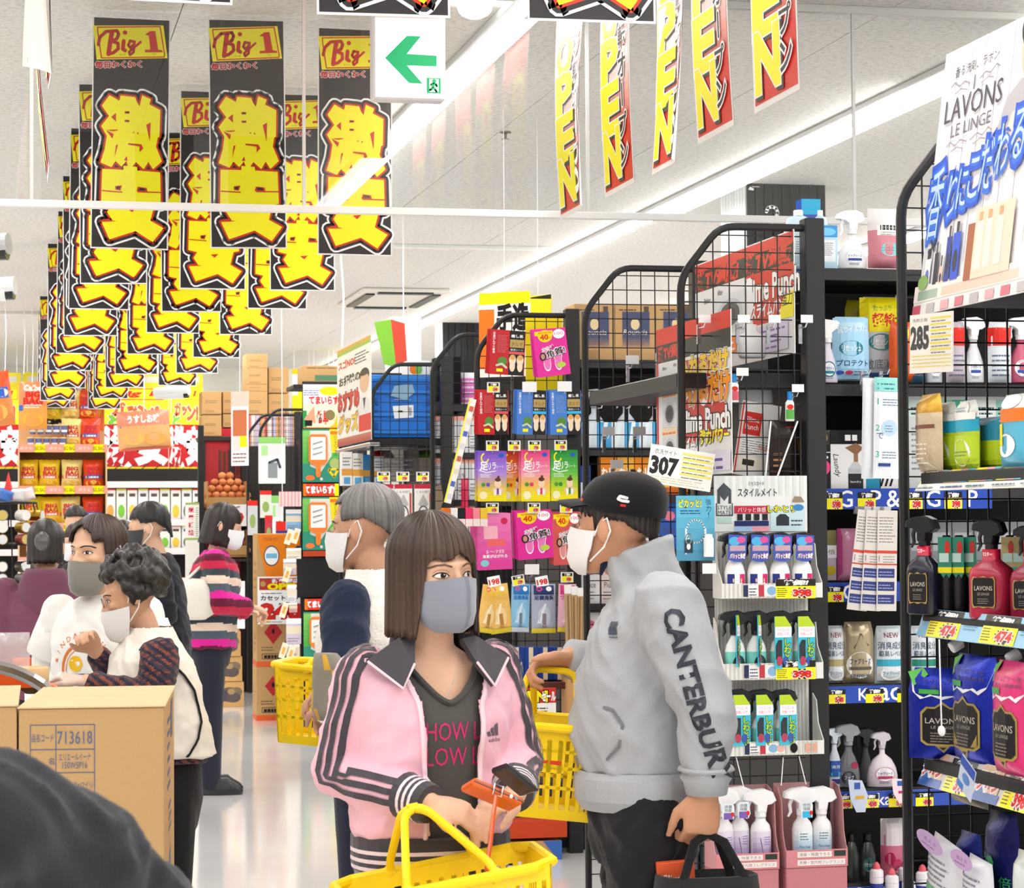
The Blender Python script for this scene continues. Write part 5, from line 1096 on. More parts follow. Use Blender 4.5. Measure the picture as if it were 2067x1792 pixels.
# ---- fourth shelf: hanging refill pouches with labels
z = zs1[3] + .001
def lav_pouch(c):
 def d(p):
  p.P([(.04, .92), (.94, .92), (.88, .72), (.78, .66), (.66, .70), (.5, .66), (.36, .7), (.2, .66), (.08, .74)], H('eae8ec')); p.P([(0, .95), (.2, 1), (.3, .93), (.1, .8)], H('58b04a')); p.X('ラグジュアリーな', .55, .86, .05, H('5a5470'), .6); p.X('香りの柔軟剤', .6, .80, .035, H('5a5470'), .5); p.R(.18, .72, .46, .77, H('4aa84a'))
  p.P([(.2, .2), (.28, .16), (.4, .16), (.5, .08), (.6, .16), (.72, .16), (.8, .2), (.8, .52), (.72, .58), (.6, .58), (.5, .64), (.4, .58), (.28, .58), (.2, .52)], H('a8904a')); p.P([(.23, .22), (.3, .18), (.4, .18), (.5, .11), (.6, .18), (.7, .18), (.77, .22), (.77, .5), (.7, .56), (.6, .56), (.5, .61), (.4, .56), (.3, .56), (.23, .5)], H('191519')); p.X('LAVONS', .5, .43, .06, H('d0c8b8'), .46); p.X('LE LINGE', .5, .36, .03, H('a8a090'), .3); p.L(.34, .2, .66, .32, 4, H('8a8274'))
 return d
for k, (r, X, c, lb, rot) in enumerate((((1886, 1348, 1938, 1530), XE + .06, H('1d2fa8'), 'blue refill pouch turned aside at far end of the fourth shelf', 50), ((1930, 1322, 2020, 1545), XE + .06, H('2236c0'), 'bright blue refill pouch with black gold edged label, fourth shelf', 0), ((2012, 1335, 2095, 1568), XE + .05, H('e23a7c'), 'pink refill pouch with black label at right edge of the fourth shelf', 0))):
 p0, w, h = on_shelf(r, X, z); pouch('refill_pouch', lb, 'pouch', MAT4(p0, RZ + R(rot)), w * (1.2 if rot else 1), h, .035, c, lav_pouch(c), 'softener refill pouches', 'foil' if k < 2 else 'film', pchw)
for k, (px, py, X) in enumerate(((1920, 1308, XE + .06), (2035, 1332, XE + .06))):
 q = PX(px, py, X); o = T('spout_stopper', 'white spout cap above %s refill pouch on the fourth shelf' % ('the blue' if k == 0 else 'the pink'), 'cap', q); MB().lathe([(.013, 0), (.014, .003), (.014, .028), (.001, .03)], W, 12, M=Matrix.Rotation(R(60), 4, 'Y')).build('cap', 'plastic', o)
q0, q1 = PX(1896, 1290, XE - .02), PX(1901, 1475, XE - .02)
o = T('hanging_string', 'white string with a small blob at its end hanging in front of the fourth shelf', 'string', q0); MB().tube([(0, 0, 0), q1 - q0], .0018, W, 6).build('string', 'plastic', o); MB().ball(tuple(q1 - q0), .006, .02, .012, W, 8, 6).build('tag', 'plastic', o)
o = T('shelf_tag', 'blue and white tag clipped on the fourth rail', 'tag', M=MX(PX(1945, 1600, XE - .03), R(25))); MB().box(-.04, .04, 0, .002, 0, .075, H('c8d4ea')).build('card', 'gloss', o); p = D(.08, .075); p.R(0, .7, 1, 1, H('2f52b0')); p.R(0, 0, .4, .2, H('3f8ad0')); p.E(.5, .45, .25, .15, H('5a8ad0')); p.build('printed_face', o)
# ---- fifth shelf
z = zs1[4] + .001
for k, (r, X, c, lb) in enumerate((((1872, 1690, 1936, 1850), XE + .04, H('eceaf0'), 'white and blue tagged packet, first on the lowest shelf'), ((1938, 1680, 1985, 1850), XE + .09, H('1f2a80'), 'navy pouch with a green three behind the tagged packets'), ((1948, 1730, 2002, 1850), XE + .03, H('e6e6ee'), 'white and blue tagged packet, second on the lowest shelf'), ((1995, 1640, 2060, 1850), XE + .08, H('1a1f66'), 'glossy navy pouch with a large green three at right on the lowest shelf'), ((2052, 1720, 2110, 1850), XE + .05, H('dde4e0'), 'pale pouch cut off by the right edge on the lowest shelf'))):
 p0, w, h = on_shelf(r, X, z)
 o = pouch('refill_pouch', lb, 'pouch', MX(p0, R((9, 0, 5, 0, 0)[k])), w, h, .03, c, (lambda p: (p.R(.0, 0, 1, .32, H('5468b0')), p.R(.15, .36, .7, .5, H('6ab884')), p.L(.15, .55, .85, .85, 5, H('8a90a0')), p.R(.75, .2, .88, .45, H('3a5ab0')))) if k in (0, 2) else (lambda p: (p.X('3', .35, .6, .2, H('2fa05a'), .4, b=.03), p.X('倍', .8, .52, .08, H('2fa05a'), .22), p.L(.1, .2, .9, .4, 3, H('8a90c0')))) if k in (1, 3) else None, 'pouches on the lowest shelf', 'foil' if k in (1, 3) else 'film', pchw)
 if k in (0, 2):
  q = D(w, h, base=.05); q.E(.55, 1.0, .42, .10, H('c9a6d4')); q.X('洗える', .55, 1.01, .04, H('6a4a80'), .4); q.L(.3, .95, .8, .985, 1, H('7a5a90')); q.build('oval_tag', o)
q = PX(1960, 1625, XE + .1)
o = T('refill_pouch', 'grey and gold pouch tops crowded under the fourth rail', 'pouch', M=MX(q)); mb, sf = pillow(.2, .08, .03, lambda f: H('8a8478') if f < .5 else H('b89a4a')); mb.build('pouch', 'foil', o, smooth=True)
# third end rack: foot care packs on the wire panel
e3 = racks[2]; Y3 = GY[2][0]; YH = Y3 - .07
def hang(label, r, col, des, rot=0, t=.012, n=3, name='foot_care_pack', m='gloss', soft=False, group=None, Y=None, step=(-.006, .014), part=None):
 """a pack hanging from a hook, with n more of the same behind it"""
 p0, w, h = at_rect(r, Y or YH)
 M0 = MAT4(p0, 0, R(rot))
 if soft: o = pouch(name, label, 'package', M0, w, h, t, col, des, group, m, None, nu=6, nv=6)
 else: o = carton(name, label, 'package', M0, w, h, t, col, des, group, m)
 for k in range(1, n):
  dup(o, label=None, M=MAT4((p0.x + step[0] * k, p0.y + step[1] * k, p0.z + .002 * k), 0, R(rot * (1 - .1 * k) + .6 * k)))['label'] = label.replace('front', '') + ', ' + ORD[k] + ' in its stack'
 if n > 1: tag(o, label + ', front of its stack')
 return o
def sole(p, a, b, rw, rh, c): p.E(a, b + rh * .35, rw, rh * .6, c); p.E(a, b - rh * .35, rw * .8, rh * .62, c); p.R(a - rw * .75, b - rh * .3, a + rw * .75, b + rh * .4, c)
def footpack(c, dark):
 def d(p):
  p.R(0, 0, 1, 1, c); p.R(.54, 0, .98, 1, H('1c1718')); p.R(.56, .62, .96, .80, GOLD); p.X('癒し系', .76, .88, .07, W, .34, b=.02); p.X('タルマ', .76, .70, .09, H('4a3c14'), .32); p.X('樹液シート', .76, .57, .045, W, .36); p.R(.54, .47, .98, .53, dark)
  for s in (-1, 1): sole(p, .76 + s * .11, .27, .10, .2, H('f2dcc0')); p.E(.76 + s * .11, .4, .08, .06, H('e0a860'))
  p.V('足裏ひんやり樹液', .10, .92, .055, W, b=.01); p.L(.2, .5, .5, .9, 12, mix(c, W, .35)); p.E(.36, .3, .14, .10, H('5a8a3a')); p.S([(.2, .2), (.35, .24), (.48, .16)], .03, H('c8d8b0')); p.R(.2, .06, .38, .13, YEL)
 return d
RD, BL = H('c4242c'), H('4a80d4')
hang('red foot sheet pack with two soles, top row', (987, 667, 1057, 756), RD, footpack(RD, H('d85a60')), 3)
hang('red foot sheet pack with two soles, second row', (965, 788, 1026, 877), RD, footpack(RD, H('d85a60')), 0)
hang('blue foot sheet pack with two soles, second row left', (1043, 788, 1102, 877), BL, footpack(BL, CY), 1)
hang('blue foot sheet pack with two soles, second row right', (1111, 788, 1174, 877), BL, footpack(BL, CY), -1)
def kakushitsu(c):
 def d(p):
  p.R(0, 0, 1, 1, c); p.E(.36, .86, .22, .13, H('f8dc10')); p.R(.05, .88, .6, .97, H('f8dc10')); p.X('時間短縮', .36, .93, .045, RED, .4); p.X('40', .33, .84, .11, H('e04010'), .24, b=.04); p.X('分', .5, .82, .06, H('e04010')); p.E(.78, .88, .18, .10, W); p.X('100', .78, .89, .06, PINK, .26)
  for s in (-1, 1): sole(p, .5 + s * .17, .36, .14, .26, W); sole(p, .5 + s * .17, .36, .12, .23, mix(c, W, .35))
  p.X('さらば', .40, .60, .07, K, .36, rot=.25, out=[(.1, W)]); p.X('角質!', .62, .50, .15, K, .58, rot=.2, b=.02, out=[(.08, W)]); p.E(.22, .43, .1, .09, H('2a1c1c')); p.E(.22, .43, .06, .06, H('c89a80')); p.E(.75, .22, .13, .06, H('b8d84a')); p.S([(.3, .36), (.9, .46)], .006, K)
 return d
MG = H('e6309c')
hang('magenta exfoliating foot pack tilted on its hook, top row', (1086, 664, 1152, 758), MG, kakushitsu(MG), -7, t=.02)
hang('magenta exfoliating foot pack, fourth row', (1047, 1030, 1119, 1128), MG, kakushitsu(MG), -4, t=.02, step=(-.008, .014))
RW = H('c83a3a')
hang('red and white exfoliating foot pack beside the post, fourth row', (1118, 1034, 1176, 1140), RW, kakushitsu(H('d85a58')), -2, t=.006, n=3)
def ashirira(c1, c2):
 def d(p):
  p.R(0, .12, 1, .55, (H('f4e21c'), c2)); p.R(0, .55, 1, 1, (c2, c1)); p.R(0, 0, 1, .12, H('f6e418'))
  p.ring(*p.q(.26, .86), .016, .02, .006, YEL, a0=PI * .6, a1=PI * 1.9); p.E(.82, .91, .1, .04, H('2a5ac0'))
  p.X('足', .22, .70, .16, W, .26, b=.03); p.X('リラ', .50, .70, .13, W, .28, b=.02, rot=.1); p.X('シート', .78, .69, .06, W, .26)
  p.S([(.06, .62), (.3, .57), (.62, .6)], .015, W); p.L(.1, .48, .5, .56, 3, W)
  p.E(.7, .35, .12, .08, H('f6d8b8')); p.E(.7, .43, .1, .04, H('5a3024')); p.E(.72, .48, .04, .03, H('5a3024')); p.E(.7, .22, .22, .07, H('f0c8a0')); p.R(.56, .12, .64, .24, H('f4f0ee')); p.R(.74, .12, .82, .24, H('f4f0ee')); p.R(.66, .14, .73, .26, c1)
  p.E(.2, .12, .14, .08, H('f8f0c0')); p.E(.2, .33, .07, .04, H('4a9a3a')); p.E(.36, .33, .07, .04, c1)
 return d
for k, (r, a, b, lb) in enumerate((((964, 910, 1022, 1012), H('7a50c0'), H('b08ae0'), 'purple'), ((1016, 912, 1058, 1012), H('d83c1c'), H('f08040'), 'orange'), ((1052, 908, 1110, 1012), H('e23c7c'), H('f49ab0'), 'pink'), ((1112, 908, 1166, 1011), H('1c8a3c'), H('6ac048'), 'green'))):
 hang('%s sleeping foot sheet pouch with seated figure, third row' % lb, r, a, ashirira(a, b), 0, .007, 2, m='gloss', Y=YH + (.03 if k == 1 else 0), step=(-.01, .012))
hang('pink film foot peel packet, fourth row beside the woman', (965, 1036, 1035, 1150), H('e24aa0'), lambda p: (p.R(.02, 0, .98, 1, (H('e0409a'), H('f088c0'))), p.E(.8, .86, .1, .06, H('d02858')), p.R(.2, .55, .6, .78, H('f8b8c8')), p.R(.3, .42, .8, .54, H('f06a6a')), p.X('角質がはがれる', .5, .24, .06, W, .7, b=.02), p.X('5～7日', .5, .32, .06, W, .5), p.E(.2, .12, .12, .06, H('8ad0d8'))), -2, .006, 3, step=(-.014, .014), m='film')
def brush(c, c2, txt):
 def d(p): p.R(.08, .78, .92, .97, c2); p.X(txt, .5, .72, .09, c2, .8, b=.03); p.E(.3, .9, .12, .05, PINK); p.E(.7, .9, .12, .05, W); p.E(.5, .35, .26, .2, mix(c, W, .5)); p.R(.42, .05, .58, .4, mix(c, H('806050'), .5)); p.R(.0, .0, 1, .1, H('e0c830') if c != H('58a8dc') else H('c8d0d8')); p.P([(.2, .2), (.5, .6), (.6, .6), (.35, .2)], mix(c, W, .75))
 return d
for k, (r, c, c2, txt, rot, lb) in enumerate((((962, 1180, 1000, 1278), H('e8a020'), H('f0c040'), 'かかと', 8, 'orange heel file packet leaning outward, bottom row'), ((992, 1178, 1036, 1278), H('f0a828'), H('f4c850'), 'かかと', -7, 'orange heel file packet leaning inward, bottom row'), ((1030, 1178, 1067, 1276), H('58a8dc'), H('2a78c0'), '足裏角質', 2, 'blue heel brush packet, bottom row'), ((1073, 1178, 1121, 1278), H('8a94b0'), H('26386a'), '足裏角質', 0, 'navy and yellow sole brush packet, bottom row'), ((1125, 1178, 1160, 1276), H('e090b0'), H('d0307a'), 'つるつる', 2, 'pink heel care packet beside the post, bottom row'))):
 hang(lb, r, mix(c, W, .3), brush(c, c2, txt), rot, .016, 1, m='film', soft=True, name='heel_brush_packet')
for px, py, num in ((998, 788, '248'), (1071, 787, 'blank'), (1142, 786, 'blank'), (996, 906, '398'), (1040, 906, '398'), (1081, 906, '398'), (1134, 905, '398'), (996, 1032, '698'), (1080, 1032, '698'), (1145, 1031, '698'), (1076, 1156, 'blank'), (1001, 1180, '~198'), (1050, 1178, '298'), (1098, 1180, '~198'), (1147, 1172, '498')):
 q = PY(px, py, Y3 - .1); hook(e3, q.x - XE, -.006, q.z - .02, num, .06, .066 if num == 'blank' else .058, .046, (-10 if num[0] == '~' or num == '298' else 0))
for k in range(4):
 r = (1030 + 29 * k, 1306, 1058 + 29 * k, 1372)
 carton_at('navy and cream soap carton in the row under the foot care packs, %s from left' % ORD[k], r, Y3 - .05, H('2a4aa0'), lambda p: (p.R(.3, 0, .62, 1, H('ecd8b8')), p.R(.62, 0, 1, 1, H('24408f')), p.X('LUX', .46, .5, .2, H('4a3a6a'), .2, rot=1.57), p.E(.8, .5, .05, .05, W)), t=.14, group='soap cartons under the foot care packs', m='gloss')
MB().box(-.12, PY(1138, 1374, Y3).x - XE, -.12, .9, PY(1080, 1374, Y3).z - .03, PY(1080, 1374, Y3).z, H('5a2a1c'), .003).build('lower_shelf', 'black_steel', e3)
for k in range(4):
 p0, w, h = at_rect((1142 + 10 * k, 1180 + 3 * k, 1156 + 10 * k, 1322), Y3 - .14)
 pouch('long_packet', 'long wooden stick packet standing beside the cap man\'s arm, %s from left' % ORD[k], 'package', MAT4(p0, 0, R(-1 + k)), w, h, .012, lambda f: H('b8946a') if .1 < f < .8 else H('f0ece8'), lambda p: (p.R(.3, .1, .45, .85, H('8a6440')), p.R(.6, .1, .7, .85, H('d0b088'))), 'long wooden stick packets')
carton_at('tall brown carton with shipping label behind the basket handle', (1146, 1320, 1218, 1462), Y3 - .16, H('c99a68'), lambda p: (p.R(.35, .1, .85, .5, H('f0eeec')), p.R(.45, .12, .6, .4, H('3a3a3a')), p.L(.1, .6, .9, .9, 4, H('8a6848'))), t=.12)
def en_sign(p): p.R(0, 0, 1, 1, H('f2f0ee')); p.R(0, .5, 1, 1, H('d83020')); p.X('OPEN', .35, .72, .34, YEL, .9, b=.06, out=[(.12, K)]); p.X('セール', .84, .72, .3, W, .3, b=.05, out=[(.1, K)]); p.L(.2, .1, .9, .4, 3, K)
p0, w, h = at_rect((1030, 1388, 1122, 1450), Y3 - .22)
o = T('price_sign', 'white and red OPEN sign behind the man\'s basket handle', 'sign', M=MAT4(p0)); MB().box(-w / 2, w / 2, 0, .003, 0, h, W).build('board', 'paper', o); p = D(w, h); en_sign(p); p.build('printed_face', o)
for k, (r, c, lb) in enumerate((((1010, 1655, 1145, 1694), H('c8482a'), 'flat rust coloured carton edge under the man\'s basket'), ((1008, 1696, 1134, 1800), H('c49a6c'), 'brown carton with blue arrow and UP marking behind the front basket'))):
 carton_at(lb, r, Y3 - .2, c, (lambda p: (p.X('X', .08, .75, .2, K, .1, b=.05), p.P([(.4, .7), (.47, .95), (.54, .7)], H('3a6ab8')), p.R(.44, .55, .5, .72, H('3a6ab8')), p.X('UP', .47, .66, .1, W), p.P([(.7, 1), (1, 1), (1, .5)], H('3a6ab8')))) if k else None, t=.15)
p0 = PY(1090, 1700, Y3 - .2)
MB().box(-.30, .1, -.32, -.02, 0, PY(1070, 1800, Y3 - .2).z, H('241f1e'), .004).build('plinth', 'black_steel', e3)
for k, (r, c, d_, lb) in enumerate((((1062, 640, 1135, 830), H('f2e01c'), None, 'bright yellow panel behind the wire of the foot care rack'), ((975, 590, 1062, 760), H('f4f2ec'), lambda p: (p.R(0, .86, 1, 1, YEL), p.X('手造', .66, .7, .3, K, .6, b=.05), p.R(0, .1, .3, .8, ORG), p.L(.35, .1, .95, .45, 6, H('7a6a60'))), 'white and yellow sign standing above the foot care rack'), ((1066, 596, 1106, 690), H('f0d820'), lambda p: p.P([(.0, .95), (1, 1), (1, .9)], K), 'narrow yellow sign standing behind the white one'))):
 p0, w, h = at_rect(r, Y3 + (.35, .75, .95)[k]); o = T('shop_sign', lb, 'sign', M=MAT4(p0, R((0, -35, -50)[k]))); w *= (1, 1.25, 1.6)[k]
 MB().box(-w / 2, w / 2, 0, .004, 0, h, c).build('board', 'paper', o)
 if d_: p = D(w, h); d_(p); p.build('printed_face', o)
 if k: MB().tube([(0, .002, h), (0, .002, CEIL - p0.z)], .0015, W, 4).build('hanging_string', 'plastic', o)
# ---- third gondola: boxes on top, wipes and spray refills below
zs3 = [zpx(1270, y, Y3 + .05) for y in (728, 905, 1000, 1110, 1220, 1330, 1440)]
g3, sh3, y3 = gondola(2, 2.575, 4.0, zs3, 'black shelving of sprays and wipes behind the foot care rack', zback=zs3[0] + .02)
def ronn(p): p.R(.18, .42, .86, .86, H('4a5070')); p.R(.18, .24, .86, .42, (H('b08a70'), H('4a5070'))); p.E(.5, .64, .11, .1, H('e8d0a0')); p.X('Rouncia', .5, .50, .09, H('ece4d8'), .6, sh=.2); p.L(.25, .28, .8, .36, 2, H('8a5a50')); p.R(.35, .03, .62, .18, H('b08a5c')); p.R(.72, .86, .84, .96, H('5a4a3a')); p.L(.1, .88, .6, .95, 1, H('6a5440'))
for k, (a, b) in enumerate(((1160, 1240), (1242, 1322), (1325, 1405))):
 carton_at('brown shipping carton with dark blue moon print on top shelf, %s from left' % ORD[k], (a, 614, b, 727), Y3 + .07, H('c9a273'), ronn, t=.2, group='moon print cartons')
for k in range(3):
 a = 1170 + 64 * k
 spray_at('spray_bottle', 'silver and blue spray bottle in the wire rack, %s from left' % ORD[k], (a + 8, 785, a + 60, 906), Y3 + .09, H('d0d6e2'), H('c8ccd4'), lambda p: (p.R(0, .3, 1, .7, H('3a48b0')), p.E(.5, .35, .3, .2, W), p.E(.55, .35, .12, .12, H('d84a7a'))), .3, 'silver and blue sprays')
for k in range(7):
 a = 1178 + 28 * k; carton_at('%s wipes packet on the blue tray, %s from left' % ('light blue' if k % 2 else 'white', ORD[k]), (a, 852, a + 27, 905), Y3 + .06, H('48a8e0') if k % 2 else H('dfeaf2'), lambda p: (p.P([(.2, 0), (.5, 1), (.8, 1), (.5, 0)], H('eaf4fa'))), t=.05, group='wipes packets on the tray', m='film')
for k in range(5):
 a = 1210 + 36 * k; carton_at('orange snack coloured packet under the wipes, %s from left' % ORD[k], (a, 922, a + 34, 999), Y3 + .06, H('e88a20') if k % 2 == 0 else H('f0b040'), lambda p: (p.X('むし', .5, .55, .3, W, .7, b=.04), p.R(0, 0, 1, .2, H('c86010'))), t=.04, group='orange packets under the wipes', m='film')
for row, (ya, yb, cs) in enumerate(((1012, 1109, ('e8e4e6', '2f9a8a', 'd8dce4', 'f2f2f2', '3a60b0')), (1122, 1219, ('f0eef0', 'e8d8d4', 'dfe4ec', 'e0507a', 'f4f2f2')), (1232, 1329, ('f2f0f0', 'eadede', 'f4f4f4', 'c8d8ea', 'e8e8ea')))):
 for k, c in enumerate(cs):
  a = 1172 + 40 * k; carton_at('%s cosmetic carton beside the post, %s on the %s of the three lower shelves' % (('pale', 'coloured')[k % 2], ORD[k], ('top', 'middle', 'bottom')[row]), (a, ya, a + 38, yb), Y3 + .07, H(c), lambda p: (p.E(.5, .7, .3, .1, H('e07a90')), p.X('Piuce', .5, .4, .12, H('5a4a50'), .6), p.L(.15, .1, .85, .3, 3, H('8a8088'))), t=.06, group='cosmetic cartons', m='gloss')
carton_at('blue and white hanging refill pack to the left of the cap', (1162, 940, 1192, 1052), Y3 - .02, H('2f6ac8'), lambda p: (p.R(0, .7, 1, 1, H('1f3f9a')), p.R(.2, .25, .9, .7, H('d8e4f0')), p.R(0, 0, 1, .15, H('1d3a90'))), t=.02, m='film')
for px, py in ((1215, 806), (1272, 806), (1330, 806), (1228, 868), (1290, 868), (1352, 865), (1245, 935), (1325, 930)):
 q = PY(px, py, GY[1][1] - .07); hook(e2, q.x - XE, GY[1][1] - Yn - .006, q.z - .03, 'blank', .055, .048, .03)
# fourth end rack: crate, jars, openers
e4 = racks[3]; Y4 = GY[3][0]
zc4 = PY(810, 884, Y4).z
MB().box(.02, PW, .03, 1.1, zc4 - .04, zc4, H('1a1a1c'), .004).build('shelf', 'black_steel', e4)
p0, w, h = at_rect((752, 757, 872, 883), Y4 + .06)
o = T('folding_crate', 'bright blue folding crate with white paper label on top of the fourth rack', 'crate', p0)
BC = H('1676d8')
m = MB(); m.box(-w / 2, w / 2, 0, .34, 0, .012, BC, .003)
m.build('base', 'plastic', o)
for s in (-1, 1): MB().box(s * w / 2 - .008, s * w / 2 + .008, .0, .34, .01, h, BC, .003).build('side_wall', 'plastic', o)
for yy in (0, .33):
 f = MB().box(-w / 2, w / 2, yy, yy + .012, .01, h, BC, .003).build('front_wall' if not yy else 'rear_wall', 'plastic', o)
 if not yy:
  for z_ in (.03, h * .36, h * .72, h - .03): MB().box(-w / 2 - .006, w / 2 + .006, -.012, 0, z_ - .008, z_ + .010, mix(BC, W, .06), .002).build('rib', 'plastic', f)
  for k in range(4): MB().box(-w * .46, -w * .40, -.010, 0, .05 + .07 * k, .09 + .07 * k, H('0f58b0'), .002).build('latch', 'plastic', f); MB().box(w * .40, w * .46, -.010, 0, .05 + .07 * k, .09 + .07 * k, H('0f58b0'), .002).build('latch', 'plastic', f)
MB().box(-w / 2 - .012, w / 2 + .012, -.014, .352, h - .03, h, mix(BC, W, .1), .004).build('rim', 'plastic', o)
p = D(w, h, base=.0135); p.P([(.36, .3), (.68, .32), (.68, .52), (.33, .5)], H('eef0f2')); p.R(.42, .40, .50, .43, K); p.R(.60, .35, .65, .48, H('b0b4b8')); p.L(.36, .6, .66, .8, 5, H('8fb8d8')); p.P([(.36, .82), (.66, .86), (.7, .72), (.55, .60), (.3, .66)], H('8ab0cc')); p.build('paper_label', o)
yA, yB = PX(681, 800, 2.07).y, PX(749, 800, 2.07).y
def goods_poster(p):
 p.R(0, 0, 1, 1, H('f6f2ea')); p.R(0, .93, 1, 1, (H('8ac04a'), H('e8a040'))); p.R(0, 0, 1, .08, (H('a83a30'), H('c87a60')))
 p.X('スゴNO!', .3, .83, .08, RED, .5, b=.05); p.L(.55, .78, .95, .9, 4, K); p.X('お掃除の', .38, .66, .09, K, .62, b=.04); 
 p.R(.66, .1, 1, .26, RED); p.E(.82, .64, .14, .07, H('221c1c')); p.E(.82, .57, .13, .10, H('e4b898')); p.E(.82, .665, .13, .03, H('221c1c')); p.P([(.66, .26), (.7, .4), (.82, .44), (.94, .4), (.98, .26)], H('e8e4e4')); p.P([(.78, .42), (.86, .42), (.82, .3)], H('2a2a3a'))
 p.X('おすすめ', .35, .45, .17, H('d8241c'), .64, b=.06, out=[(.12, W), (.09, K)]); p.X('グッズ', .34, .22, .17, H('f4c40c'), .6, b=.06, out=[(.12, W), (.09, K)])
wall_poster('goods_poster', 'recommended goods poster with a suited man, hanging beside the blue crate', 2.07, yA, yB, PX(715, 895, 2.07).z, PX(715, 692, 2.07).z, goods_poster)
o = T('poster_tray', 'pale bracket tray under the goods poster', 'tray', (2.07, (yA + yB) / 2, PX(715, 900, 2.07).z)); MB().box(-.01, .05, -(yA - yB) / 2, (yA - yB) / 2, -.02, 0, H('c8d0d8'), .003).build('tray', 'chrome', o)
q = PY(690, 560, Y4 + .2)
o = T('hanging_cable', 'white cord hanging from the ceiling to the goods poster', 'cord', (q.x, q.y, PY(690, 700, Y4 + .2).z)); MB().tube([(0, 0, 0), (.01, 0, .3), (-.01, 0, .6), (.012, 0, .8), (0, 0, CEIL - o.location.z)], .006, W, 6).build('cord', 'plastic', o)
o = T('green_sign', 'curled green and red sign behind the crate', 'sign', PY(775, 735, Y4 + .9)); w_ = .16
m = MB(); m.add([(0, 0, 0), (w_ * .5, .02, -.02), (w_, .09, .02), (w_ * .9, .08, .26), (w_ * .3, .02, .28), (-.06, 0, .26)], [(0, 1, 4, 5), (1, 2, 3, 4)], [H('8acc3a'), H('e8482a')]); m.add([(0, .003, 0), (w_ * .5, .023, -.02), (w_, .093, .02), (w_ * .9, .083, .26), (w_ * .3, .023, .28), (-.06, .003, .26)], [(5, 4, 1, 0), (4, 3, 2, 1)], H('e8e8e8')); m.build('sheet', 'print', o)
p0, w, h = at_rect((790, 655, 850, 770), Y4 + 1.6); o = T('hanging_light_box', 'tall blank white panel glowing in the light behind the crate', 'light', p0); MB().box(-w / 2, w / 2, 0, .25, 0, h + .05, W, .004).build('panel', 'plastic', o); MB().tube([(0, .1, h), (0, .1, CEIL - p0.z)], .004, W, 5).build('hanging_string', 'plastic', o)  # plain white panel with no lamp in it; its cord is added
carton_at('white snack carton on top of the fourth rack behind the crate', (822, 728, 868, 762), Y4 + .5, H('f0ece4'), lambda p: (p.E(.3, .5, .2, .3, ORG), p.E(.5, .5, .15, .3, H('7ab84a')), p.R(.7, .2, .95, .9, W)), t=.2)
pouch_at('pink and white tissue bundle in clear film on the fourth shelving', (922, 752, 968, 850), Y4 + .35, lambda f: H('d86ac0') if .3 < f < .8 else H('efe6ee'), lambda p: p.L(.2, .2, .8, .9, 6, H('f4d8ec')), .05, None, 'tissue_bundle', None)
carton_at('black carton standing behind the fourth rack post', (884, 720, 930, 816), Y4 + .25, H('19191c'), None, t=.2)
def opener(p): p.R(0, .9, 1, 1, H('c22840')); p.R(0, 0, 1, .9, H('e6e4e0')); p.X('くるみ割り', .5, .83, .06, K, .8); p.P([(.2, .55), (.5, .78), (.8, .55), (.65, .5), (.35, .5)], H('b8b4b0')); p.ring(*p.q(.5, .32), .028, .05, .008, H('8a8884')); p.R(.84, .2, .96, .8, H('b84a40')); p.E(.3, .08, .14, .06, YEL); p.R(.62, .02, .95, .18, H('c8c4bc'))
for k, (a, b) in enumerate(((757, 794), (797, 832), (837, 872))):
 hang('white pack with red header and steel tool, %s from left below the crate' % ORD[k], (a, 977, b, 1068), H('e6e4e0'), opener, 0, .012, 1, 'tool_pack', Y=Y4 - .07, group='tool packs below the crate')
 q = PY((a + b) / 2, 972, Y4 - .1); hook(e4, q.x - XE, -.006, q.z - .01, '298', .06, .075, .055)
for k, (a, c) in enumerate(((690, 'f0ede8'), (712, 'e8e4d8'), (733, '2f8ad0'), (755, 'dfe6ea'))):
 carton_at('%s kitchen carton on the wire shelf left of the jars, %s from left' % (('white', 'cream', 'blue', 'pale')[k], ORD[k]), (a, 912 + 3 * k, a + 21, 980), Y4 + .3, H(c), lambda p: (p.R(0, .3, 1, .5, H('e0a040')), p.L(.1, .6, .9, .9, 3, H('6a7a80')), p.R(.2, .05, .8, .25, H('58a0d0'))), t=.1, group='kitchen cartons')
carton_at('smoked clear plastic storage box below the crate', (776, 908, 846, 972), Y4 + .25, H('6a6a6c'), lambda p: p.L(.1, .2, .9, .8, 4, H('909094')), t=.2, m='clear_bottle')
for k, (px, c) in enumerate(((764, 'c83028'), (852, '8ac03a'))):
 q = PY(px + 6, 925, Y4 + .45); o = T('bowl_cover', '%s bowl lid beside the smoked box' % ('red' if k == 0 else 'green'), 'lid', q); MB().lathe([(.001, .05), (.05, .045), (.075, .02), (.08, 0), (.001, -.002)], H(c), 16).build('lid', 'plastic', o)
zs4 = [zpx(920, y, Y4 + .05) for y in (818, 915, 1010, 1100)]
g4, sh4, y4 = gondola(3, 2.575, 3.6, zs4, 'black shelving of white blister packs behind the fourth rack', zback=zs4[0] + .3)
for row, (ya, yb) in enumerate(((840, 914), (925, 1009), (1018, 1099))):
 for k in range(4):
  a = 878 + 23 * k
  carton_at('white and grey blister pack, %s in the %s row behind the fourth rack' % (ORD[k], ORD[row]), (a, ya, a + 21, yb), Y4 + .06, H('dcdcde'), lambda p: (p.R(.1, .5, .3, .95, H('b8b8bc')), p.R(.6, .5, .8, .95, H('b8b8bc')), p.R(0, .88, 1, 1, H('e8a090')), p.L(.1, .1, .9, .45, 4, H('808086'))), t=.03, group='white blister packs')
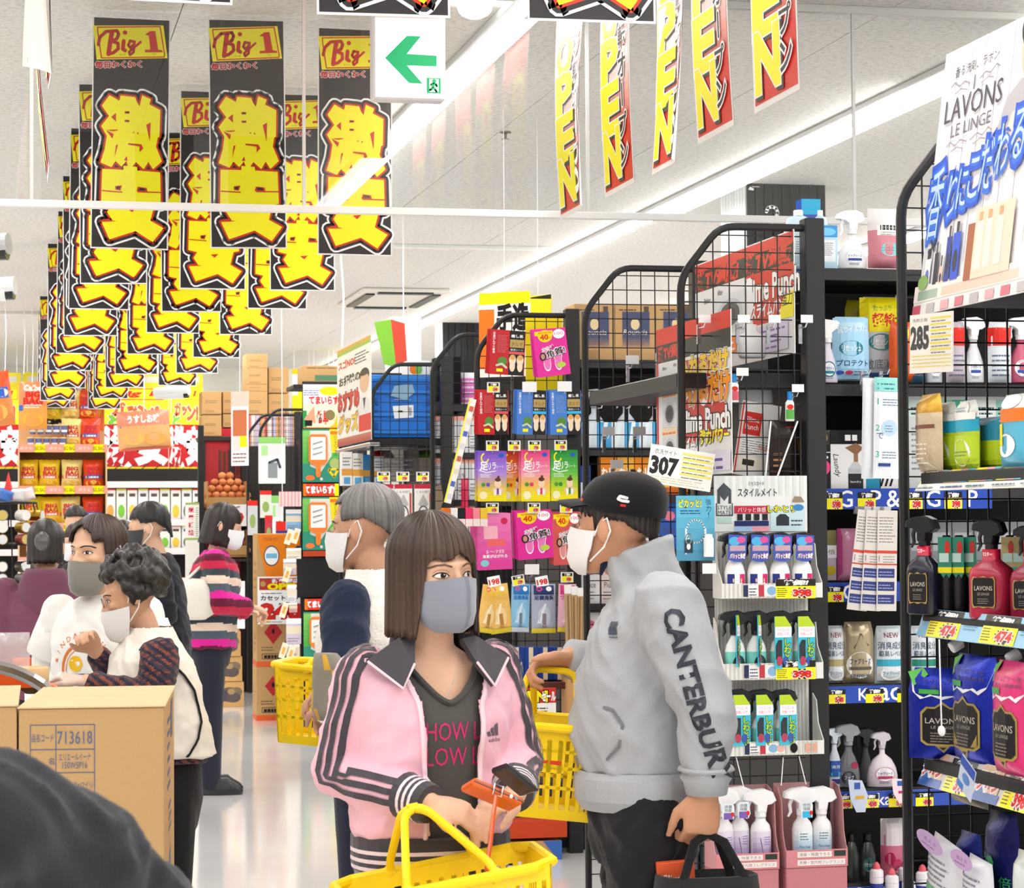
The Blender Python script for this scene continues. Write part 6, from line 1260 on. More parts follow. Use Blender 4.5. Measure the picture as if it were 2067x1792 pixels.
pouch_at('crimson knobbly packet hanging among the white blister packs', (931, 965, 945, 1060), Y4 - .02, H('c8204a'), None, .02, None, 'hanging_brush_packet')
MB().tube([(0, 0, .26), (0, .05, .30), (0, .12, .30)], .003, (.8, .8, .8), 5).build('display_hook', 'chrome', [q for q in COL.objects if q.name == 'hanging_brush_packet'][0])
a, b = PY(955, 805, Y3 - .25), PY(903, 1015, Y3 - .25)
o = T('price_strip', 'long white and yellow price strip slanting across the wire of the foot care rack', 'strip', M=MAT4((b.x, b.y, b.z), 0, math.atan2(a.x - b.x, a.z - b.z))); l = (a - b).length
MB().box(-.016, .016, 0, .002, 0, l, H('f4f2ea')).build('strip', 'plastic', o); p = D(.032, l); p.R(0, 0, .2, 1, YEL); [p.R(.3, .04 + .12 * k, .9, .09 + .12 * k, (H('e0d8e8'), H('5a68c0'), H('e8dcc8'), H('d86a5a'))[k % 4]) for k in range(8)]; p.build('strip_print', o)
o = T('hanging_tag', 'brown pointed cardboard tag leaning over the tool packs', 'tag', M=MAT4(PY(866, 1030, Y4 - .14), R(20))); MB().prism([(0, 0), (.02, .12), (.08, .15), (.1, .06), (.07, 0)], 0, .003, H('7a6a58')).build('card', 'card', o); MB().tube([(.05, 0, .13), (.05, .16, .15)], .003, (.8, .8, .8), 5).build('display_hook', 'chrome', o)
for k, c in enumerate(('e8742a', 'ece8e4', '2a2a2c', 'e43a6a', 'f08a9a', 'e8c03a')):
 r = (895 + 15 * k, 1025, 909 + 15 * k, 1062); carton_at('small upright %s box in the row left of the pink packets' % ('orange', 'white', 'black', 'crimson', 'rose', 'yellow')[k], r, Y3 - .15, H(c), lambda p: p.R(0, 0, 1, .4, H('f0dcd8')), t=.06)
# fifth end rack: graters on the clip strip, small hanging goods
e5 = racks[4]; Y5 = GY[4][0] - .08
def header(p): p.R(0, 0, 1, 1, H('f6ecc8')); p.R(0, .55, 1, 1, H('f4f0ea')); p.E(.75, .85, .3, .1, YEL); p.R(0, 0, .1, .4, GRN); p.P([(.02, .2), (.3, .5), (.35, .1)], H('e8a080')); p.L(.02, .75, .5, .9, 3, H('3a4ab0')); p.X('てまいらず', .58, .64, .18, H('d8281c'), .82, b=.05, out=[(.1, W)]); p.X('簡単', .55, .25, .3, H('d8281c'), .3, b=.04, out=[(.1, W)]); p.E(.75, .3, .14, .12, H('8a7a4a')); p.P([(.7, 0), (.98, 0), (.98, .4), (.86, .1)], H('f0c418')); p.R(.05, .05, .25, .18, K); p.R(0, 0, 1, .02, ORG)
def grater(p):
 p.R(0, 0, 1, 1, (H('2f8a78'), H('3f9a6a'))); p.R(0, .35, 1, .97, (H('4aa84a'), H('8acc6a')))
 p.P([(.2, .3), (.2, .97), (.72, .97), (.78, .5), (.5, .2)], H('dfe2da')); p.P([(.72, 1), (1, 1), (1, .55), (.78, .55)], H('f2d81c')); p.V('千切りスライス', .88, .92, .06, H('2a3a20')); p.R(.74, .9, .95, .96, ORG)
 p.E(.2, .08, .12, .05, H('ee7a3a')); p.E(.86, .35, .14, .1, H('a8b870')); p.S([(.70, .22), (.84, .1), (.95, .24), (.72, .24)], .03, H('f0d020')); p.E(.5, .06, .04, .03, H('d8d8d0'))
def grater_tool(o, w, h):
 m = MB(); q = [(-.34, .40), (-.34, .84), (-.28, .9), (.10, .9), (.16, .84), (.16, .40), (.08, .33), (-.02, .32), (-.02, .14), (-.05, .09), (-.12, .09), (-.15, .14), (-.15, .32), (-.26, .33)]
 m.prism([(a * w, b * h) for a, b in q], -.012, -.004, H('ef7f2e')); m.build('grater_frame', 'plastic', o)
 MB().box(-.29 * w, .11 * w, -.0145, -.012, .42 * h, .85 * h, H('f0f0ee'), .001).build('grater_plate', 'gloss', o)
 p = D(w, h, base=.0155)
 for k in range(3): p.S([(.27 + .0, .52 + .1 * k), (.52, .57 + .1 * k)], .008, H('5a5a5a')); p.S([(.27, .50 + .1 * k), (.52, .55 + .1 * k)], .004, H('9a9a9a'))
 p.build('grater_slots', o)
def strip_item(label, name, r, des, col, tool=False, cat='package', cards=None):
 p0, w, h = at_rect(r, Y5); o = carton(name, label, cat, MAT4(p0), w, h, .004, col, des, None, 'gloss')
 if tool: grater_tool(o, w, h)
 return o
strip_item('illustrated slicer header card above the uppermost grater', 'header_card', (612, 776, 684, 864), header, H('f4ecd8'), cat='sign')
hdr = lambda p: (p.R(0, 0, 1, 1, H('e83c1c')), p.X('てまいらず!', .45, .52, .6, W, .8, b=.06, out=[(.12, H('a81810'))]), p.R(.86, 0, 1, 1, YEL), p.R(0, 0, .08, 1, ORG))
GRL = ['uppermost green blister pack with orange handled grater', 'middle green blister pack with orange handled grater, beside the old man', 'lowest green blister pack with orange handled grater, above the yellow basket']
for k, (r, hr) in enumerate((((611, 866, 686, 973), (612, 976, 686, 1001)), ((611, 1003, 686, 1110), None), ((613, 1234, 686, 1342), (615, 1208, 688, 1231)))):
 strip_item(GRL[k], 'grater_pack', r, grater, H('3f9a6a'), True)
 if hr: strip_item('red and yellow strip header %s' % ('between the two upper graters' if k == 0 else 'above the lowest grater'), 'strip_header', hr, hdr, H('e83c1c'), cat='sign')
for r, c in (((612, 1111, 688, 1123), H('b8482a')),): strip_item('rust coloured edge under the middle grater', 'strip_edge', r, None, c, cat='sign')
x0, x1, z0, z1 = RY(600, 1124, 690, 1206, Y5 + .02); MB().box(x0 - XE, x1 - XE, -.05, -.045, z0, z1, H('1a191b'), .002).build('black_board', 'black_steel', e5)
x0, x1, z0, z1 = RY(612, 770, 690, 1400, Y5 + .05); MB().box(x0 - XE, x1 - XE, -.03, -.026, z0, z1, H('26201f'), .002).build('clip_board', 'black_steel', e5)
for k, (px, py) in enumerate(((588, 1074), (602, 1072), (584, 1150), (578, 1222), (577, 1304), (592, 1310))):
 q = PY(px, py, Y5 - .05); h_ = MB().tube([(q.x - XE + .04, 0, q.z + .02), (q.x - XE, -.07, q.z + .02)], .003, (.8, .8, .8), 5).build('display_hook', 'chrome', e5)
 MB().box(-.022, .022, -.001, .001, -.09, .02, H('f4ecd4')).build('price_holder', 'plastic', h_, M=MAT4((q.x - XE, -.08, q.z), 0, R(18))); MB().box(-.01, .01, -.002, -.001, -.06, -.01, H('f0b050')).build('price_mark', 'print', h_, M=MAT4((q.x - XE, -.081, q.z), 0, R(18)))
for k, (r, c) in enumerate((((577, 1028, 608, 1070), '8ab8e0'), ((578, 1106, 608, 1128), 'f0e8d8'), ((572, 1128, 598, 1160), 'c8b8c8'), ((580, 1180, 598, 1215), 'e8e6e8'), ((584, 1216, 600, 1236), 'd8a8a0'), ((578, 1248, 608, 1300), 'd8c8dc'), ((578, 1300, 605, 1325), 'f0dcd0'), ((575, 1330, 606, 1380), 'b8bcc0'))):
 hang('small hanging packet of hair goods beside the graters, %s from the top' % ORD[k], r, H(c), lambda p: (p.R(0, .4, 1, .7, H('e8dcc0')), p.R(0, .8, 1, 1, W), p.L(.1, .1, .9, .3, 2, H('888890'))), 0, .01, 1, 'hair_packet', Y=Y5 + .02, group='small packets beside the graters', m='film')
carton_at('striped pink price shelf edge among the small packets', (566, 992, 608, 1022), Y5 - .05, H('f0d4d4'), lambda p: [p.R(k / 6, 0, k / 6 + .08, 1, H('e0a8a8')) for k in range(6)], t=.1, name='shelf_tray', cat='tray')
Y6 = GY[5][0] - .06
for k, (r, lb) in enumerate((((522, 882, 576, 976), 'clear pack with green header and grey phone arm, upper of the far pair'), ((548, 1000, 572, 1108), 'clear pack with green header, lower of the far pair'))):
 hang(lb, r, H('e4e8ea'), lambda p: (p.R(0, .86, 1, 1, H('8ac86a')), p.R(.1, .6, .35, .82, H('a8d890')), p.R(.4, .6, .9, .84, H('dcdcdc')), p.R(.35, .12, .7, .45, H('8a9096')), p.S([(.4, .45), (.7, .52), (.8, .35)], .05, H('4a525e'))), 0, .02, 1, 'phone_holder_pack', Y=Y6, m='gloss')
for k, (r, c) in enumerate((((525, 990, 548, 1045), 'd8dcd0'), ((500, 1010, 520, 1080), 'c8c8cc'), ((535, 1040, 550, 1100), 'c83048'))):
 hang('small hanging pack in the far racks, %s from the right' % ORD[k], r, H(c), lambda p: (p.E(.5, .4, .3, .2, H('90a860')), p.R(0, .85, 1, 1, RED)), 0, .01, 1, 'hanging_pack', Y=Y6, m='film')
for k, (r, d_) in enumerate((((468, 790, 500, 940), 1.5), ((560, 1052, 580, 1090), .5))):
 p0, w, h = at_rect(r, Y6 - d_); o = T('hanging_poster', 'narrow food poster hanging edge on in front of the onion bin' if k == 0 else 'little red and blue sign beside the hair goods', 'poster', M=MAT4(p0, R(-40 if k == 0 else 0))); w *= 1.3
 MB().box(-w / 2, w / 2, 0, .003, 0, h, W).build('sheet', 'paper', o); p = D(w, h); (p.R(0, .8, 1, 1, H('e8d8c8')), p.R(.1, .4, .9, .75, H('d87a4a')), p.R(.1, .2, .5, .4, H('f0e8e4')), p.R(.5, .25, .9, .4, YEL), p.L(.1, .05, .9, .2, 3, H('a06050'))) if k == 0 else (p.R(0, .5, 1, 1, RED), p.R(0, 0, 1, .5, H('2a3a90'))); p.build('printed_face', o); MB().tube([(0, .002, h - .01), (0, .002, CEIL - p0.z)], .003, W, 5).build('hanging_string', 'plastic', o)
# stacked cartons standing in the aisle mouth
YT = 18.0
def toho(k):
 def d(p):
  p.R(0, 0, 1, .1, H('e8632a'))
  if k < 2: p.P([(.36, .45), (.54, .64), (.36, .83), (.18, .64)] if k == 0 else [(.36, .42), (.56, .64), (.36, .86), (.16, .64)], H('c02a2c')); p.E(.36, .66, .03, .05, K); p.ring(*p.q(.8, .42), .06, .035, .012, H('e8632a'), a0=R(60), a1=R(300)); p.X('TOHO', .80, .43, .10, K, .34, b=.05, sh=.2); p.L(.1, .3, .42, .4, 2, H('6a5840')); p.S([(.12, .15), (.12, .24), (.62, .24), (.62, .15), (.12, .15)], .006, K); p.L(.16, .16, .6, .23, 1, K, t=.8); p.L(.68, .14, .98, .24, 3, H('8a7450'))
 return d
q0 = PY(518, 1440, YT); x0, x1, z0, z1 = RY(518, 1212, 610, 1440, YT)
base_z = 0
tw = x1 - x0; th = .405
for k in range(3):
 p_ = Vector(((x0 + x1) / 2 + .002 * k, YT, base_z + th * k))
 hh = th if k < 2 else .60
 o = carton('gas_carton', ['bottom brown gas canister carton of the stack beside the potatoes', 'middle brown gas canister carton carrying the red price sign', 'top tall gas carton with orange cut-away front'][k], 'box', MAT4(p_, R(-2)), tw, hh, .42, H('c9a06c'), toho(k), 'gas canister cartons', side=None)
 p = D(.42, hh); p.R(0, 0, 1, .1, H('e8632a')); p.L(.3, .3, .8, .7, 4, H('c08a50')); p.build('printed_side', o, M=Matrix.Translation((-tw / 2, .21, 0)) @ Matrix.Rotation(-PI / 2, 4, 'Z'))
 if k == 2:
  for j in range(2):
   a = -tw / 2 + .01 + j * tw * .62
   MB().box(a, min(a + tw * .6, tw / 2), -.012, -.002, hh * .45, hh * .99, H('f58a1c'), .002).build('orange_pack', 'gloss', o)
  p = D(tw, hh, base=.0125); p.E(.32, .72, .17, .13, H('2a3a5a')); p.E(.32, .72, .15, .115, W); p.R(.2, .69, .44, .75, H('7ac0e8')); p.E(.9, .72, .1, .13, H('2a3a5a')); p.X('TOHO', .3, .93, .04, H('b84a10'), .3); p.P([(0, .45), (.2, .45), (0, .98)], H('c9a06c')); p.build('orange_print', o)
MB_ = None
p0, w, h = at_rect((520, 1163, 612, 1260), YT - .10)
o = T('price_sign', 'white price sign reading OPEN above large red figures on the gas cartons', 'sign', M=MAT4(p0)); MB().box(-w / 2, w / 2, 0, .004, 0, h, W).build('board', 'paper', o); MB().box(-.01, .01, 0, .095, h * .4, h * .44, W).build('bracket', 'plastic', o)
p = D(w, h); p.R(.04, .72, .96, .97, H('b8382a')); p.X('新装開店', .62, .91, .09, W, .6, b=.04, out=[(.1, RED)]); p.X('OPEN', .6, .79, .12, YEL, .74, b=.06, out=[(.1, H('c83020'))]); p.E(.12, .85, .06, .06, GOLD); p.L(.08, .64, .6, .68, 1, K); p.X('カセットボンベ', .56, .55, .10, K, .98, b=.03); p.E(.2, .15, .16, .1, YEL); p.X('248', .52, .27, .30, RED, .84, b=.06, out=[(.1, W), (.07, K), (.0, RED)]); p.X('272', .86, .06, .07, RED, .2); p.L(.05, .04, .6, .07, 1, K); p.build('printed_face', o)
p0, w, h = at_rect((480, 1172, 494, 1268), YT + .1)
o = T('price_sign', 'narrow price sign seen edge on at the left side of the gas cartons', 'sign', M=MAT4((PY(481, 1268, YT + .1).x - .02, YT + .12, p0.z), R(-60))); w = .24; MB().box(-w / 2, w / 2, 0, .004, 0, h, W).build('board', 'paper', o); p = D(w, h); p.E(.5, .8, .3, .1, YEL); p.X('198', .5, .35, .3, RED, .8, b=.05); p.L(.1, .55, .9, .65, 2, K); p.build('printed_face', o)
YQ = 19.4; xq0, xq1, _, _ = RY(417, 1300, 492, 1400, YQ)
ph = .205; pw_ = xq1 - xq0
for k in range(4):
 o = carton('potato_carton', '%s brown potato carton with blue corner in the stack of four' % ('lowest', 'second lowest', 'third', 'topmost')[k], 'box', MAT4(((xq0 + xq1) / 2 - .012 * k, YQ + .01 * (k % 2), ph * k)), pw_, ph - .004, .3, H('c8a068'), lambda p: (p.P([(.04, .96), (.52, .96), (.04, .45)], H('3f5488')), p.E(.17, .82, .06, .1, H('c8b060')), p.E(.62, .5, .28, .3, H('6a5a50')), p.E(.8, .6, .16, .2, H('7a6a58')), p.E(.5, .45, .18, .22, H('4a4650')), p.E(.72, .38, .2, .2, H('5a5050')), p.E(.66, .62, .1, .12, H('a88a60'))), 'potato cartons')
rp = random.Random(3)
def knob(label, name, p, r, c, cat, group, sx=1, sprout=False):
 o = T(name, label, cat, p, rp.uniform(0, 6), group); m = MB(); m.ball((0, 0, 0), r * sx, r * .95, r * .88, c, 12, 8); m.build('skin', 'produce', o, smooth=True)
 if sprout: MB().lathe([(r * .25, r * .7), (r * .1, r * .95), (r * .12, r * 1.15), (.001, r * 1.2)], H('c8935a'), 8, M=Matrix.Rotation(rp.uniform(-1.2, 1.2), 4, 'X')).build('neck', 'produce', o)
 return o
n = 0
for row, (cnt, dz) in enumerate(((6, .035), (5, .085), (3, .13))):
 for k in range(cnt):
  knob('potato in the heap on the topmost carton, %s in the %s layer' % (ORD[k], ORD[row]), 'potato', ((xq0 + xq1) / 2 - .035 + (k - cnt / 2 + .5) * .058, YQ + .06 + .05 * row + rp.uniform(-.02, .02), ph * 4 + dz), .034, mix(H('d8b45c'), H('b8923c'), rp.random()), 'potato', 'potatoes on the cartons', 1.2)
YO = 20.85
x0, x1, z0, z1 = RY(410, 862, 500, 1000, YO + .5); o = T('display_backing', 'red patterned display board behind the onions', 'board', ((x0 + x1) / 2, YO + .5, z0)); w, h = x1 - x0, z1 - z0
MB().box(-w / 2, w / 2, 0, .02, -z0, h, H('b82028')).build('board', 'plastic', o); p = D(w, h)
for k in range(5): p.R(.34 + .1 * k, .3, .41 + .1 * k, .66 - .02 * (k % 2), H('6a3428')); p.R(.34 + .1 * k, .12, .41 + .1 * k, .28, H('7a4030'))
p.R(.02, .7, .98, .98, H('d02430')); p.build('printed_face', o)
x0, x1, z0, z1 = RY(400, 858, 412, 1180, YO - .1); o = T('steel_upright', 'tall black steel frame left of the onion bins', 'frame', ((x0 + x1) / 2, YO - .1, 0)); MB().box(-.025, .025, 0, .05, 0, z1, H('1a1a1c'), .004).build('post', 'black_steel', o)
for b, (r, cnts, lb) in enumerate((((418, 1010, 500, 1022), (6, 6, 5, 4, 2), 'upper'), ((430, 1108, 500, 1120), (5, 5, 4, 3), 'lower'))):
 x0, x1, z0, z1 = RY(*r, YO); o = T('onion_bin', '%s cardboard bin holding onions' % lb, 'bin', ((x0 + x1) / 2, YO, z0)); w = x1 - x0
 MB().box(-w / 2, w / 2, 0, .4, -.02, .0, H('b88a58')).build('base', 'card', o)
 for q in ((-w / 2, w / 2, -.01, 0), (-w / 2, -w / 2 + .01, 0, .4), (w / 2 - .01, w / 2, 0, .4)): MB().box(*q, 0, .08 if q[3] == 0 else .22, H('c09460'), .001).build('side', 'card', o)
 for row, cnt in enumerate(cnts):
  for k in range(cnt): knob('golden onion in the %s bin, %s in layer %s' % (lb, ORD[k], ('one', 'two', 'three', 'four', 'five')[row]), 'onion', ((x0 + x1) / 2 + (k - cnt / 2 + .5) * .068 + .012, YO + .05 + .055 * row + rp.uniform(-.015, .015), z0 + .04 + .058 * row), .037, mix(H('e0935a'), H('c86e3c') if b == 0 else H('9a4a30'), rp.random()), 'onion', 'onions in the %s bin' % lb, 1, True)
p0, w, h = at_rect((448, 1018, 500, 1062), YO - .0145); o = T('price_sign', 'onion price sign with red 39 behind the striped sweater woman', 'sign', M=MAT4(p0)); MB().box(-w / 2, w / 2, 0, .004, 0, h, W).build('board', 'paper', o); p = D(w, h); p.X('玉ねぎ', .4, .8, .26, K, .6, b=.03); p.R(0, 0, 1, .1, W); p.E(.3, .3, .2, .25, YEL); p.X('39', .45, .33, .55, RED, .7, b=.06, out=[(.1, W), (.07, RED)]); p.build('printed_face', o)
x0, x1, z0, z1 = RY(403, 1120, 507, 1180, YO + .02); o = T('produce_stand', 'dark stand carrying the onion bins', 'stand', ((x0 + x1) / 2, YO, 0)); w = x1 - x0
for sx in (-1, 1): MB().box(sx * w / 2 - .02, sx * w / 2 + .02, .1, .4, 0, PY(450, 1012, YO).z, H('2a2624'), .004).build('side_panel', 'black_steel', o)
for py in (1122, 1024): zz = PY(450, py, YO).z; MB().box(-w / 2, w / 2, 0.02, .42, zz - .05, zz - .021, H('3a302a'), .003).build('shelf', 'black_steel', o)
p0, w, h = at_rect((374, 1014, 402, 1090), YO - .3); o = T('banner_sign', 'upright white sign with red vertical characters beside the onions', 'sign', M=MAT4((p0.x, p0.y, 0))); hh = p0.z + h
MB().box(-w / 2, w / 2, 0, .01, .6, hh, H('f6f2ec')).build('board', 'paper', o); MB().box(-.02, .02, 0.01, .03, 0, .7, K).build('stand', 'black_steel', o)
p = D(w, h); p.R(0, .94, 1, 1, H('a8c070')); p.R(0, .0, 1, .06, H('a8c070')); p.V('栄養補給', .42, .80, .14, H('d8244a'), step=h * .2, b=.03); p.L(.75, .1, .95, .9, 14, H('6a9a60')); p.build('printed_face', o, M=Matrix.Translation((0, 0, p0.z)))
def plain(p): p.L(.15, .5, .8, .65, 2, H('8a6c44')); p.L(.15, .1, .7, .2, 2, H('8a6c44')); p.R(0, .0, 1, .05, H('b88a58'))
n = 0
for r, Yc in (((408, 838, 447, 880), 21.3), ((408, 790, 447, 836), 21.3), ((450, 836, 472, 880), 21.35), ((450, 790, 472, 834), 21.35), ((497, 790, 540, 836), 21.2), ((497, 776, 540, 790), 21.2), ((497, 743, 540, 776), 21.2), ((497, 715, 540, 743), 21.2), ((542, 795, 583, 835), 21.25), ((542, 742, 583, 793), 21.25), ((612, 738, 690, 776), 17.4)):
 carton_at('brown carton stacked high on the far racks, number %s counting from the left' % ('one', 'two', 'three', 'four', 'five', 'six', 'seven', 'eight', 'nine', 'ten', 'eleven')[n] if n < 10 else 'brown carton with green stamp on top of the grater rack', r, Yc, H('cfa570'), plain if n < 10 else lambda p: (p.R(.3, .2, .9, .5, H('5a8a68')), p.L(.1, .85, .9, .95, 1, H('4a4030'))), t=.35, group='brown cartons on the far racks' if n < 10 else None); n += 1
carton_at('plinth of packed goods on the far racks under the brown cartons', (500, 838, 600, 900), 21.2, H('c8b0a8'), lambda p: [p.R(k / 12, 0, k / 12 + .06, 1, (H('d86050'), H('e8e0dc'), H('c8b8d8'), H('e0a060'))[k % 4]) for k in range(12)], t=.35)
MB().box(0, .9, 1.5, 2.0, 0, PY(540, 900, 21.2).z - .002, H('2a2624'), .004).build('plinth', 'black_steel', racks[5])
x0, x1, z0, z1 = RY(404, 880, 476, 1000, 21.3); z1 = PY(440, 880, 21.3).z - .003; o = T('storage_rack', 'dark storage rack behind the onions carrying brown cartons', 'shelf', ((x0 + x1) / 2, 21.3, 0)); w = x1 - x0
MB().box(-w / 2, w / 2, 0, .4, z1 - .04, z1, H('2a2624'), .004).build('top_board', 'black_steel', o)
for sx in (-1, 1):
 for y in (.02, .36): MB().box(sx * (w / 2 - .03) - .02, sx * (w / 2 - .03) + .02, y, y + .04, 0, z1 - .04, H('2a2624'), .003).build('post', 'black_steel', o)
z1 = PY(650, 776, 17.4).z - .002; MB().box(0.0, .5, .45, .9, z1 - .03, z1, H('1d1d1f'), .003).build('shelf', 'black_steel', e5)
# far end: sale boards and snack display
YW = 27.0
def hang_up(o, w, h):
 for s in (-1, 1): MB().tube([(s * w * .4, .01, h - .01), (s * w * .4, .01, CEIL - o.matrix_basis.translation.z)], .003, W, 5).build('hanging_string', 'plastic', o)
def geki_board(p):
 p.R(0, 0, 1, 1, H('f6e21a')); p.R(0, .84, 1, 1, H('c8b814')); p.R(.1, .9, .9, .96, H('b8b4a8')); p.R(.08, .72, .92, .83, YEL); p.S([(.08, .72), (.08, .83), (.92, .83), (.92, .72), (.08, .72)], .008, H('e0481c')); p.X('Big 1', .5, .775, .07, RED, .6, b=.05, sh=.2)
 p.X('ガッ', .35, .62, .12, H('f0642a'), .36, b=.05, out=[(.1, W), (.07, K)]); p.X('と', .22, .5, .1, H('7ac83a'), .2, b=.05, out=[(.1, W), (.07, K)]); p.X('ン!', .7, .58, .14, H('f0642a'), .3, b=.05, out=[(.1, W), (.07, K)])
 p.P([(0, .02), (0, .46), (1, .46), (1, .02)], H('c81c24')); p.X('激安', .5, .24, .36, W, .92, b=.07)
 for k in range(5): p.S([(.2 * k, 0), (.2 * k + .1, .05)], .006, K)
for k, (a, b) in enumerate(((-40, 42), (45, 145), (205, 340), (342, 410), (-130, -42))):
 x0, x1, z0, z1 = RY(a, 752, b, 946, YW); o = T('sale_sign', 'yellow sale board with white characters, %s' % ('cut off by the left edge', 'behind the crisp stand', 'middle one under the banners', 'partly hidden beside the brown cartons', 'outside the picture on the left')[k], 'sign', ((x0 + x1) / 2, YW + .02 * k, z0), 0, 'yellow sale boards'); w, h = x1 - x0, z1 - z0
 if k == 4: bpy.data.objects.remove(o); continue
 if k == 3: w *= 1.0
 MB().box(-w / 2, w / 2, 0, .02, 0, h, YEL).build('board', 'paper', o); hang_up(o, w, h); p = D(w, h); geki_board(p); p.build('printed_face', o)
for k in range(4):
 x0, x1, z0, z1 = RY(590 + 40 * k, 745, 628 + 40 * k, 850, YW + .5); o = T('sale_sign', 'plain yellow sale board seen between the brown cartons, %s' % ORD[k], 'sign', ((x0 + x1) / 2, YW + .5, z0), 0, 'yellow sale boards'); w, h = x1 - x0, z1 - z0; MB().box(-w / 2, w / 2, 0, .02, 0, h, H('f4d81c')).build('board', 'paper', o); hang_up(o, w, h); p = D(w, h); p.R(0, .5, .3, .9, W); p.P([(.5, .2), (.9, .6), (.9, 0)], K); p.build('printed_face', o)
x0, x1, z0, z1 = RY(-60, 946, 404, 1200, YW - .3); w = x1 - x0
o = T('wall_shelving', 'black wall shelving of white snack packets under the far sale boards', 'shelf', (x0, YW - .6, 0)); MB().box(0, w, .55, .58, 0, PY(300, 946, YW).z, H('1c1a1b')).build('back_panel', 'black_steel', o)
for py in (975, 1052, 1110, 1170):
 zz = PY(300, py, YW - .6).z; s = MB().box(0, w, 0, .55, zz - .03, zz, H('2a2828'), .003).build('shelf', 'black_steel', o); MB().box(0, w, -.006, 0, zz - .05, zz + .02, H('efdcdc'), .001).build('price_rail', 'gloss', s)
for row, (ya, yb) in enumerate(((986, 1051), (1060, 1109))):
 for k in range(9):
  a = 213 + 22 * k; c = ('eceae8', 'e4e8e0', 'f0ece4', 'e8e8ec')[k % 4]
  carton_at('white snack packet on the far wall, %s in the %s row' % (ORD[k], ('upper', 'lower')[row]), (a, ya, a + 20, yb), YW - .55, H(c), (lambda k: lambda p: (p.E(.5, .3, .35, .2, (H('d8a050'), H('7ac040'), H('e8c040'), H('6a6a6a'))[k % 4]), p.R(.2, .75, .8, .85, H('5a4a48')), p.R(0, .95, 1, 1, (H('e04030'), H('d8d020'))[k % 2])))(k), t=.1, group='white snack packets on the far wall', m='film')
YS = 22.5
def crisp(c, c2, txt=None):
 def d(p):
  p.X('BIG', .5, .70, .13, H('d0283c'), .5, b=.05); p.X('BAG', .5, .55, .13, H('d0283c'), .58, b=.05); p.R(.05, .36, .95, .48, c2); p.L(.15, .38, .85, .46, 1, W, t=.7)
  p.E(.35, .2, .22, .1, H('eeb43a')); p.E(.62, .18, .22, .1, H('e8a030')); p.E(.5, .24, .15, .07, H('f4c860'))
 return d
CR = {'y': (H('f4cc1e'), H('e8685a')), 'g': (H('f0dc2a'), H('3f9a3a')), 'c': (H('f2e08a'), H('d86a4a')), 'r': (H('e8481c'), H('2f68c0'))}
crn = {'y': 'yellow', 'g': 'yellow and green', 'c': 'cream', 'r': 'red'}
x0, x1, z0, z1 = RY(38, 1100, 215, 1190, YS); o = T('crisp_stand', 'cardboard stand of large crisp bags at the far end', 'display', ((x0 + x1) / 2, YS, 0)); w = x1 - x0
tray_z = []
for py in (903, 987, 1062, 1130):
 zz = PY(128, py, YS).z; tray_z.append(zz); tr = MB().box(-w / 2, w / 2, 0, .45, zz - .015, zz, H('e8b890'), .002).build('tray', 'card', o); lp = MB().box(-w / 2 - .01, w / 2 + .01, -.006, 0, zz - .045, zz + .03, H('f0a890'), .002).build('lip', 'card', tr)
 p = D(w, .075); [(p.R(k / 3 + .18, 0, k / 3 + .3, 1, YEL), p.X('BIG BAG', k / 3 + .24, .5, .5, K, .12), p.X('ポテト', k / 3 + .08, .5, .4, W, .14)) for k in range(3)]; p.m.build('lip_print', 'print', lp, M=Matrix.Translation((0, -.007, zz - .045)))
MB().box(-w / 2, w / 2, .43, .45, 0, PY(128, 780, YS).z, H('e0b080'), .002).build('back_board', 'card', o)
for s in (-1, 1): MB().box(s * w / 2 - .006, s * w / 2 + .006, 0, .44, 0, tray_z[0], H('e8c8a0'), .002).build('side_board', 'card', o)
x0, x1, z0, z1 = RY(90, 740, 212, 868, YS + .1); hw_, hh_ = x1 - x0, z1 - z0
p = D(hw_, hh_); p.R(0, 0, 1, 1, H('ee7a3a')); p.R(0, 0, .62, .75, W); p.X('BIG', .28, .58, .26, H('2a2828'), .5, b=.06); p.X('BAG', .3, .2, .26, H('2a2828'), .56, b=.06); p.E(.82, .5, .16, .35, H('f4d21c')); MB().box(-hw_ / 2, hw_ / 2, 0, .01, 0, hh_, W).build('header_board', 'card', o, loc=((x0 + x1) / 2 - o.location.x, .3, z0)); p.build('header_print', o, M=Matrix.Translation(((x0 + x1) / 2 - o.location.x, .3, z0)))
x0, x1, z0, z1 = RY(38, 772, 95, 868, YS); p0 = Vector(((x0 + x1) / 2, YS - .02, z0))
pouch('giant_bag_sign', 'oversized orange crisp bag sign hanging left of the BIG BAG header', 'sign', MAT4(p0), x1 - x0, z1 - z0, .05, lambda f: H('eda24a') if f < .5 else H('f08a58'), lambda p: (p.X('Calbee', .55, .88, .12, W, .74, b=.04, sh=.1), p.X('BIG', .5, .74, .11, RED, .5, b=.06), p.X('BAG', .5, .6, .13, RED, .66, b=.06), p.L(.2, .46, .85, .56, 2, W), p.E(.5, .22, .36, .15, H('f2b83a')), p.R(0, .4, .14, .52, H('3a68c8'))), crimp=.01)
x0, x1, z0, z1 = RY(240, 830, 346, 908, YS - 1.5)
